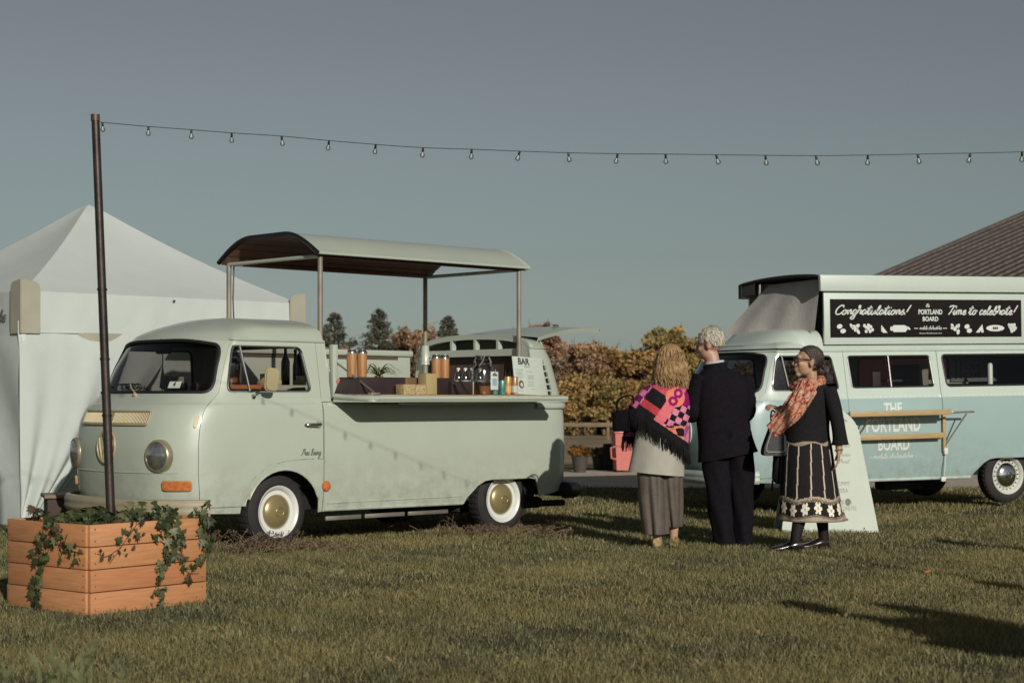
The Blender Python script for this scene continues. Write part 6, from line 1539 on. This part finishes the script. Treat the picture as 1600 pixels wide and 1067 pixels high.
    for k_ in range(170):
        th = RNG.uniform(-1, 1)*2.0; st = Vector((.084*sin(th), .088*cos(th)-.02-.02*(1-cos(th)), .052+.072*max(0, cos(th))**.7-.055*max(0, abs(sin(th))-.5))); en = Vector((RNG.normal()*.014, -.118, -.045+RNG.normal()*.014)); P = []
        for q in range(9):
            t_ = q/8; v_ = st.lerp(en, t_); c0 = Vector((0,-.022,.030)); w_ = v_-c0; e_ = math.sqrt((w_.x/.083)**2+(w_.y/.104)**2+(w_.z/.094)**2); e_ = max(e_, 1e-3)
            P.append(hm @ (c0+w_*((1.018+.008*sin(k_*1.7))/e_ if 0 < q < 8 else (.99/e_ if q == 0 else 1))))
        sd_.tube(P, [.0012,.0022,.0026,.0026,.0026,.0024,.002,.002,.0015], 4, caps=False)
    tag(sd_.build('swept_strands', HM, hr), kind='stuff')
    bu = MB(); bm_ = hm @ Matrix.Translation((0,-.125,-.055))
    bu.grid(lambda u, v: bm_ @ Vector(((.040+.004*sin(u*2*pi*7+v*9))*sin(pi*v)*cos(2*pi*u), (.048+.004*sin(u*2*pi*5))*sin(pi*v)*sin(2*pi*u), .044*cos(pi*v))), 40, 16, closed_u=True); bu.build('hair_bun', HM, hr)
    fl = MB()
    for i in range(26):
        a = RNG.uniform(-1, 1); z0 = RNG.uniform(-.06,.06); P = [hm @ Vector((a*.07, -.09-.02*abs(a), z0)), hm @ Vector((a*.05+RNG.normal()*.012, -.135, z0*.5-.05)), hm @ Vector((a*.04+RNG.normal()*.02, -.15+RNG.normal()*.02, -.11+RNG.normal()*.02))]
        fl.tube(catmull(P, 4), .0022, 4)
    tag(fl.build('loose_strands', HM, hr), kind='stuff')
    # sunglasses, earring, eye and lip
    g = MB()
    for e in (-1, 1):
        g.tube([hm @ Vector(p) for p in ((e*.082,-.03,.012),(e*.080,.03,.016),(e*.066,.092,.012))], .0035, 6)
        g.tube([hm @ Vector((e*.034+.027*cos(a), .104-.012*abs(cos(a))*(1 if e*cos(a) > 0 else 0), .004+.021*sin(a))) for a in [2*pi*i/18 for i in range(18)]], .0042, 6, closed=True)
    g.tube([hm @ Vector((-.01,.108,.008)), hm @ Vector((.01,.108,.008))], .003, 5); go = g.build('sunglasses', M('tortoiseshell', (.05,.02,.012), .25), B)
    for e in (-1, 1):
        l = MB(); l.raw([hm @ Vector((e*.034+.026*cos(a), .102-.012*abs(cos(a))*(1 if e*cos(a) > 0 else 0), .004+.020*sin(a))) for a in [2*pi*i/18 for i in range(18)]], [tuple(range(18))]); l.build('lens', glass_mat('sun_lens%d' % e, (.10,.07,.05), .05), go)
    lp = MB(); lp.ball((0,.0985,-.066), (.020,.006,.0055), 12, 8, hm); lp.build('lips', M('lips', (.35,.12,.10), .4), B)
    er = MB(); er.tube([hm @ Vector((.086,-.012,-.045)), hm @ Vector((.088,-.012,-.065))], .005, 6); er.build('earring', CHROME, B)
    wt = MB(); wt.tube([(.232+.028*cos(a), -.163+.026*sin(a), .765+.004*cos(a)) for a in [2*pi*i/20 for i in range(20)]], .006, 6, closed=True); wt.build('bracelet', M('bracelet_gold', (.6,.5,.3), .25, .9), B)
    # scarf
    def scarf_mat():
        m = bpy.data.materials.new('scarf_print'); m.use_nodes = True; nt = m.node_tree; b = nt.nodes['Principled BSDF']; b.inputs['Roughness'].default_value = .8
        tc = nt.nodes.new('ShaderNodeTexCoord'); n = nt.nodes.new('ShaderNodeTexNoise'); n.inputs['Scale'].default_value = 26; n.inputs['Detail'].default_value = 3; n.inputs['Distortion'].default_value = 1.5
        r = nt.nodes.new('ShaderNodeValToRGB'); cr = r.color_ramp; cr.interpolation = 'CONSTANT'
        cols = [(.08,.02,.02),(.34,.055,.04),(.46,.19,.09),(.50,.33,.20),(.36,.07,.07),(.50,.40,.27),(.16,.04,.06)]
        cr.elements[0].position = 0; cr.elements[0].color = cols[0]+(1,); cr.elements[1].position = .38; cr.elements[1].color = cols[1]+(1,)
        for p, c in zip((.45,.50,.54,.59,.66), cols[2:]): e = cr.elements.new(p); e.color = c+(1,)
        nt.links.new(tc.outputs['Object'], n.inputs['Vector']); nt.links.new(n.outputs['Fac'], r.inputs['Fac']); nt.links.new(r.outputs[0], b.inputs['Base Color']); return m
    SC = scarf_mat()
    def drape(P, w, th, nm, n=70):
        PP = catmull(P, 12); L = len(PP); m = MB()
        def fn(u, v):
            k = v*(L-1); i = min(int(k), L-2); p = PP[i].lerp(PP[i+1], k-i); t = (PP[i+1]-PP[i]).normalized()
            out = Vector((-.3,-1,.1)); side = t.cross(out).normalized(); nn = side.cross(t).normalized(); a = 2*pi*u
            ww = w[0]+(w[1]-w[0])*v; f = .012*sin(cos(a)*9+v*14)+.008*sin(cos(a)*17-v*9)
            return p+side*(cos(a)*ww)+nn*(sin(a)*th+f)
        m.grid(fn, 40, n, closed_u=True); return m.build(nm, SC, B, sharp=2.5)
    nr = MB()
    for j in range(3):
        nr.tube([(.045+(.088+.012*j)*cos(a)-.012*j, (.085+.012*j)*sin(a), 1.285-.022*j+.016*sin(a*2+j)-.02*cos(a)*-1) for a in [2*pi*i/40 for i in range(40)]], [.026+.006*sin(i*.9+j*2) for i in range(40)], 10, closed=True)
    nr.build('scarf_wrap', SC, B, sharp=2)
    drape([(.03,-.11,1.27),(-.04,-.17,1.16),(-.12,-.185,1.05),(-.20,-.17,.97),(-.275,-.13,.905)], (.075,.06), .022, 'scarf_end')
    drape([(-.02,-.09,1.25),(-.10,-.12,1.14),(-.18,-.12,1.04),(-.24,-.09,.98)], (.05,.05), .018, 'scarf_end')
    # handbag held on the forearm
    t = empty('handbag', (2.243-.245, 13.25-.10, .72), R(8), 'black leather handbag hung from the scarf woman\'s arm', 'bag')
    LE = M('black_bag_leather', (.010,.009,.009), .55, var=.2, bump=.2)
    pr = rpoly([(-.10,0),(.085,0),(.075,.16),(.0,.235),(-.035,.22),(-.095,.06)], .03)
    mt = Matrix.Translation((0,.04,0)) @ Matrix.Rotation(R(90), 4, 'X'); b = MB(); b.prism(pr, .09, mt); b.build('bag_body', LE, t, sharp=.5)
    pi_ = MB(); pi_.tube([mt @ Vector((a*.80-.0, .03+bb*.82, .093)) for a, bb in resample(pr, .02)], .0035, 6, closed=True); pi_.build('bag_piping', M('pale_piping', (.4,.37,.33), .6), t)
    MB().tube(catmull([(-.02,.0,.215),(-.02,.03,.30),(.0,.05,.345),(.03,.04,.30),(.03,.0,.215)], 5), .007, 6).build('bag_strap', LE, t)
    t = empty('black_jacket', (2.243-.185, 13.30, .50), 0, 'black cardigan hanging below the handbag', 'cardigan')
    loft([(-.01,0,.24,.03,.03),(-.01,0,.18,.045,.04),(.0,0,.10,.05,.045),(-.005,0,.03,.045,.04),(.0,0,.0,.03,.03)], 24, lambda a, v: .15*sin(a*3+v*8), 5).build('cardigan_cloth', KN, t, sharp=2)
    MB().tube([(-.03,-.02,.12),(-.055,-.02,.02),(-.06,-.02,-.06)], .008, 6).build('cardigan_tie', KN, t)
    return B
P3 = woman_scarf()
def dup_person(src, loc, rz, label):
    r = src.copy(); C.objects.link(r); r.location = loc; r.rotation_euler = (0, 0, rz); r['label'] = label; r['group'] = 'guests past the right edge'
    for ch in src.children:
        c_ = ch.copy(); C.objects.link(c_); c_.parent = r
        for g in ch.children: d_ = g.copy(); C.objects.link(d_); d_.parent = c_
    return r
# guests standing outside the picture on the right; their long shadows reach the lawn in view
dup_person(P2, (3.36, 5.52, 0), R(60), 'nearest guest in dark suit past the right edge, shadow tip across the near lawn')
dup_person(P1, (3.56, 5.62, 0), R(40), 'guest in patterned shawl past the right edge, shadow broadening the near one')
dup_person(P3, (4.42, 6.90, 0), R(-60), 'guest in long skirt past the right edge, shadow across the middle lawn')
dup_person(P2, (5.15, 9.85, 0), R(100), 'guest in dark suit past the right edge, shadow near the camper')

# ------------------------------------------------------------------ arched sign board
sg = empty('arched_sign', (wx(1297, 14.88), 14.88, 0), R(4), 'white arched A-frame sign listing bites behind the scarf woman', 'sign')
sg.rotation_euler.x = R(-9)
SGM = M('sign_white', (.52,.58,.48), .55, var=.03); hwb, hwt, zt_ = .425, .300, 1.10
op = [(-hwb,.0),(hwb,.0),(hwt,.80)]+[(hwt*cos(a), .80+.30*sin(a)) for a in [R(q) for q in range(8, 173, 8)]]+[(-hwt,.80)]
m = MB(); m.prism(op, .018, Matrix.Translation((0,.009,0)) @ Matrix.Rotation(R(90), 4, 'X')); m.build('sign_board', SGM, sg, sharp=.5)
bk_ = MB(); bk_.prism([(a*.98, b*.97) for a, b in op], .015, Matrix.Translation((0,.42,0)) @ Matrix.Rotation(R(17), 4, 'X') @ Matrix.Rotation(R(90), 4, 'X')); bk_.build('rear_leg_board', SGM, sg, sharp=.5)
INKS = M('sign_ink', (.06,.04,.035), .7); INKP = M('sign_ink_pale', (.34,.36,.29), .7)
v, f = text('ITES', 0); xs = [p[0] for p in v]; k = .105/(max(xs)-min(xs)); m = MB()
def arcf(p, q):
    a = R(56)-p/.235; r = .205+q; return Vector((r*cos(a), -.0105, .80+r*.95*sin(a)))
place2d(m, (v, f), lambda p, q: arcf(p, q), k, .075); m.build('sign_heading', INKS, sg, smooth=False)
for i, (tx, x, z, sz) in enumerate((('meats', .10, .74, .024), ('cheese', .10, .66, .024), ('fruit', .09, .60, .02))):
    tx = tx.replace('f','t'); V, Fc, w = cursive(tx, .12); m = MB(); place2d(m, (V, Fc), lambda p, q: Vector((x+p, -.0105, z+q)), .10/w, sz); m.build('sign_script', INKP, sg, smooth=False)
for tx, x, z, wd in (('YUMMY', .13, .405, .12), ('VIERA', .12, .345, .10), ('CIDER', .14, .245, .12), ('DONUTS', .16, .19, .15)):
    v, f = text(tx, 0); xs = [p[0] for p in v]; k = wd/(max(xs)-min(xs)); m = MB(); place2d(m, (v, f), lambda p, q: Vector((x+p, -.0105, z+q)), k, .055); m.build('sign_line', INKP, sg, smooth=False)
m = MB(); m.raw([Vector((.165+.024*cos(a), -.0108, .262+.032*sin(a))) for a in [2*pi*i/14 for i in range(14)]], [tuple(range(14))]); m.build('sign_motif', M('sign_motif_grey', (.2,.2,.18), .7), sg)
# ------------------------------------------------------------------ ivy, dried weeds, fallen leaf, foreground sprig
def build_ivy():
    T = empty('ivy_plant', PN, math.atan2(ur.y, ur.x), 'variegated ivy filling the planter and trailing down its boards', 'ivy')
    tones = [M('ivy_leaf_%d' % i, c, .5, var=.25, vscale=30, spec=.4, trans=.12) for i, c in enumerate(((.055,.075,.025),(.09,.105,.04),(.16,.17,.085),(.03,.045,.018),(.11,.06,.04)))]
    out = [(0,-.42),(.16,-.50),(.56,-.34),(.26,-.06),(.52,.24),(.16,.18),(0,.72),(-.16,.18),(-.52,.24),(-.26,-.06),(-.56,-.34),(-.16,-.50)]
    meshes = []
    for t in tones:
        m = MB(); v = [(0,0,.06)]+[(a, b, -.10*abs(a)+(-.12 if b > .5 else 0)) for a, b in out]
        m.raw(v, [(0, i+1, (i+1) % 12+1) for i in range(12)]); meshes.append(m.mesh('leaf', t, sharp=3))
    cnt = [0]; small = [MB() for _ in range(5)]
    from mathutils import Quaternion
    def leaf(p, nrm, size, up=None):
        n = (Vector(nrm)+Vector((RNG.normal(), RNG.normal(), RNG.normal()))*.38).normalized(); q = n.to_track_quat('Z', 'Y')
        o = link('leaf', meshes[int(RNG.choice(5, p=[.34,.28,.14,.16,.08]))], T, p); o.rotation_mode = 'QUATERNION'
        from mathutils import Quaternion
        o.rotation_quaternion = q @ Quaternion((0,0,1), pi+RNG.normal()*.7); o.scale = (size,)*3; cnt[0] += 1
    def vine(pts, nleaf, size, nrm, r=.0022):
        P = catmull(pts, 8); MB().tube(P, r, 5).build('vine', M('ivy_stem', (.10,.06,.035), .8), T)
        for i in range(int(nleaf*1.1)):   # the small leaves in between
            p = P[int(RNG.uniform(0, len(P)-1))]; nv = Vector(nrm).normalized(); jt = Vector((RNG.normal(), RNG.normal(), RNG.normal()))*.022; jt -= nv*jt.dot(nv)
            n2 = (Vector(nrm)+Vector(RNG.normal(size=3))*.45).normalized(); mt = Matrix.Translation(p+nv*RNG.uniform(.006, .02)+jt) @ (n2.to_track_quat('Z', 'Y') @ Quaternion((0,0,1), pi+RNG.normal()*.8)).to_matrix().to_4x4() @ Matrix.Scale(size*RNG.uniform(.35, .6), 4)
            small[int(RNG.choice(5, p=[.34,.28,.14,.16,.08]))].raw([(0,0,.06)]+[(a, b, -.10*abs(a)) for a, b in out], [(0, q+1, (q+1) % 12+1) for q in range(12)], mt)
        for i in range(nleaf):
            k = (i+RNG.uniform(.2, .9))/nleaf*(len(P)-1); p = P[int(k)]; nv = Vector(nrm).normalized(); jt = Vector((RNG.normal(), RNG.normal(), RNG.normal()))*.026; jt -= nv*jt.dot(nv); leaf(p+nv*RNG.uniform(.010, .034)+jt, nrm, size*RNG.uniform(.6, 1.15))
    fr, fl = (0,-1,.15), (-1,0,.15)     # right face looks -y, left face looks -x in planter axes
    f = -.018
    # right-hand face (x along the boards)
    vine([(.30,.05,PH+.01),(.30,f,PH-.01),(.25,f,.42),(.20,f,.36),(.10,f,.31),(.04,f,.33)], 10, .042, fr)
    vine([(.30,.05,PH+.01),(.27,f,PH-.02),(.22,f,.38),(.12,f,.27)], 6, .042, fr)
    vine([(.48,.05,PH+.02),(.48,f,PH-.02),(.47,f,.40),(.52,f,.31),(.48,f,.22),(.45,f,.13),(.46,f,.03)], 34, .052, fr)
    vine([(.52,.05,PH+.02),(.54,f,PH-.03),(.56,f,.38),(.55,f,.30),(.50,f,.24)], 20, .052, fr)
    vine([(.58,.05,PH+.01),(.60,f,.43),(.62,f,.33),(.60,f,.24),(.66,f,.18),(.73,f,.17)], 14, .046, fr)
    vine([(.74,.05,PH+.02),(.77,f,PH-.01),(.78,f,.40),(.77,f,.30),(.75,f,.22)], 26, .054, fr)
    vine([(.80,.10,PH+.02),(.815,.05,PH-.03),(.815,.02,.40),(.81,.0,.28)], 20, .05, (1,-.6,.2))
    # left-hand face
    vine([(.05,.30,PH+.01),(f,.31,PH-.02),(f,.32,.38),(f,.36,.28),(f,.40,.18),(f,.43,.08),(f,.46,.01)], 40, .052, fl)
    vine([(.05,.26,PH+.01),(f,.24,PH-.03),(f,.20,.36),(f,.12,.34),(f,.03,.33)], 20, .044, fl)
    vine([(.05,.34,PH+.01),(f,.38,PH-.04),(f,.42,.35),(f,.43,.28)], 10, .046, fl)
    # top bed
    for i in range(78):
        x, y = RNG.uniform(.03, PL-.02), RNG.uniform(.02, PW-.03); edge = 1 if (y < .12 or x < .1) else .6
        leaf(Vector((x, y, PH+RNG.uniform(-.03, .055)*edge+(.05*RNG.uniform() if RNG.uniform() < .35 else 0))), (RNG.normal()*.5, -.5+RNG.normal()*.4, .8), RNG.uniform(.045, .066))
    for m_, t_ in zip(small, tones):
        tag(m_.build('small_leaves', t_, T, sharp=3), kind='stuff')
    # denser undergrowth that cannot be picked apart
    V, F, t = leaf_cloud(1600, [(RNG.uniform(.05, PL-.05), RNG.uniform(.05, PW-.05), PH-.015, .05) for _ in range(60)], .020, .6)
    tag(link('undergrowth', cloud_mesh('undergrowth', V, F, t, (.03,.042,.016), (.10,.12,.05), LEAFM), T), kind='stuff')
build_ivy()
def weeds(name, c, rad, n, label, hgt=.16, lean=0.):
    T = empty(name, c, 0, label, 'weeds'); st = MB(); cl = []
    for i in range(n):
        a = RNG.uniform(0, 6.28); r = rad*math.sqrt(RNG.uniform()); x, y = r*cos(a)*1.6, r*sin(a)*.55; h = hgt*RNG.uniform(.4, 1.2)
        dx, dy = RNG.normal()*.09+lean, RNG.normal()*.05
        P = [(x, y, 0), (x+dx*.4, y+dy*.4, h*.6), (x+dx*1.2, y+dy, h)]; st.tube(catmull(P, 3), .0016, 4, caps=False)
        cl.append((x+dx*1.1, y+dy, h*.93, .024)); cl.append((x+dx*.7, y+dy*.7, h*.7, .016))
    tag(st.build('dry_stems', M('straw', (.22,.16,.09), .9, var=.3), T), kind='stuff')
    V, F, t = leaf_cloud(n*14, cl, .008); tag(link('seed_heads', cloud_mesh('seed_heads', V, F, t, (.10,.065,.045), (.26,.18,.13), LEAFM), T), kind='stuff')
def gp(u, v): Yg = 2700*CAM_H/(v-622); return (wx(u, Yg), Yg, 0)
weeds('dried_weeds', gp(385, 868), .26, 90, 'pinkish dried weeds in front of the truck front wheel, nearest the planter')
weeds('dried_weeds', gp(455, 862), .30, 120, 'flattened dry straw under the truck front wheel', .07, .05)
weeds('dried_weeds', gp(735, 826), .30, 120, 'dried weeds beside the truck rear wheel', .24, -.06)
weeds('dried_weeds', gp(790, 838), .34, 130, 'low dry tuft under the truck rear wheel hub', .09)
m = MB(); 
for i in range(9):
    p = Vector(gp(640+RNG.uniform(0,60), 826+RNG.uniform(-8,10))); d = Vector((RNG.uniform(-.5,-.2), RNG.uniform(-.1,.1), 0)); m.tube(catmull([p, p+d*.5+Vector((0,0,RNG.uniform(.03,.12))), p+d+Vector((0,0,.02))], 4), .002, 4)
tag(m.build('grass_stalks', MATS['straw']), 'long pale bent stalks left of the rear wheel', 'stalks', kind='stuff')
lf = MB(); c = Vector(gp(1448, 902))+Vector((0,0,.03)); lf.raw([c+Vector(p) for p in ((0,0,0),(.03,.0,.012),(.045,.01,.0),(.03,.02,.02),(.0,.02,.012),(-.02,.01,.02))], [(0,1,2,3),(0,3,4,5)]); tag(lf.build('fallen_leaf', M('orange_leaf', (.5,.16,.05), .8)), 'small orange fallen leaf lying on the right-hand lawn', 'leaf')
sp = empty('foreground_sprig', (wx(90, 4.2), 4.2, 0), 0, 'out-of-focus pale green sprig at the lower left corner', 'plant')
SPM = M('sprig_leaf', (.22,.25,.11), .7, var=.2, trans=.3)
m = MB(); m.raw([(0,0,0),(.012,.02,.003),(.013,.04,.004),(0,.062,0),(-.013,.04,.004),(-.012,.02,.003)], [(0,1,2,3),(0,3,4,5)]); me = m.mesh('leaf', SPM, sharp=3)
for i in range(13):
    x = RNG.uniform(-.16,.16); h = .55+.05*RNG.uniform(-1,.8)-abs(x)*.30; MB().tube([(x*.5,0,0),(x*.8,0,h*.6),(x,RNG.normal()*.02,h)], .0025, 5).build('stem', SPM, sp)
    for k in range(7):
        t = .55+.45*k/6; o = link('leaf', me, sp, (x*(.6+.4*t)+RNG.normal()*.008, RNG.normal()*.01, h*t), (RNG.uniform(.2,1.4), RNG.normal()*.5, RNG.uniform(0,6))); o.scale = (.7,)*3
bpy.context.view_layer.update()
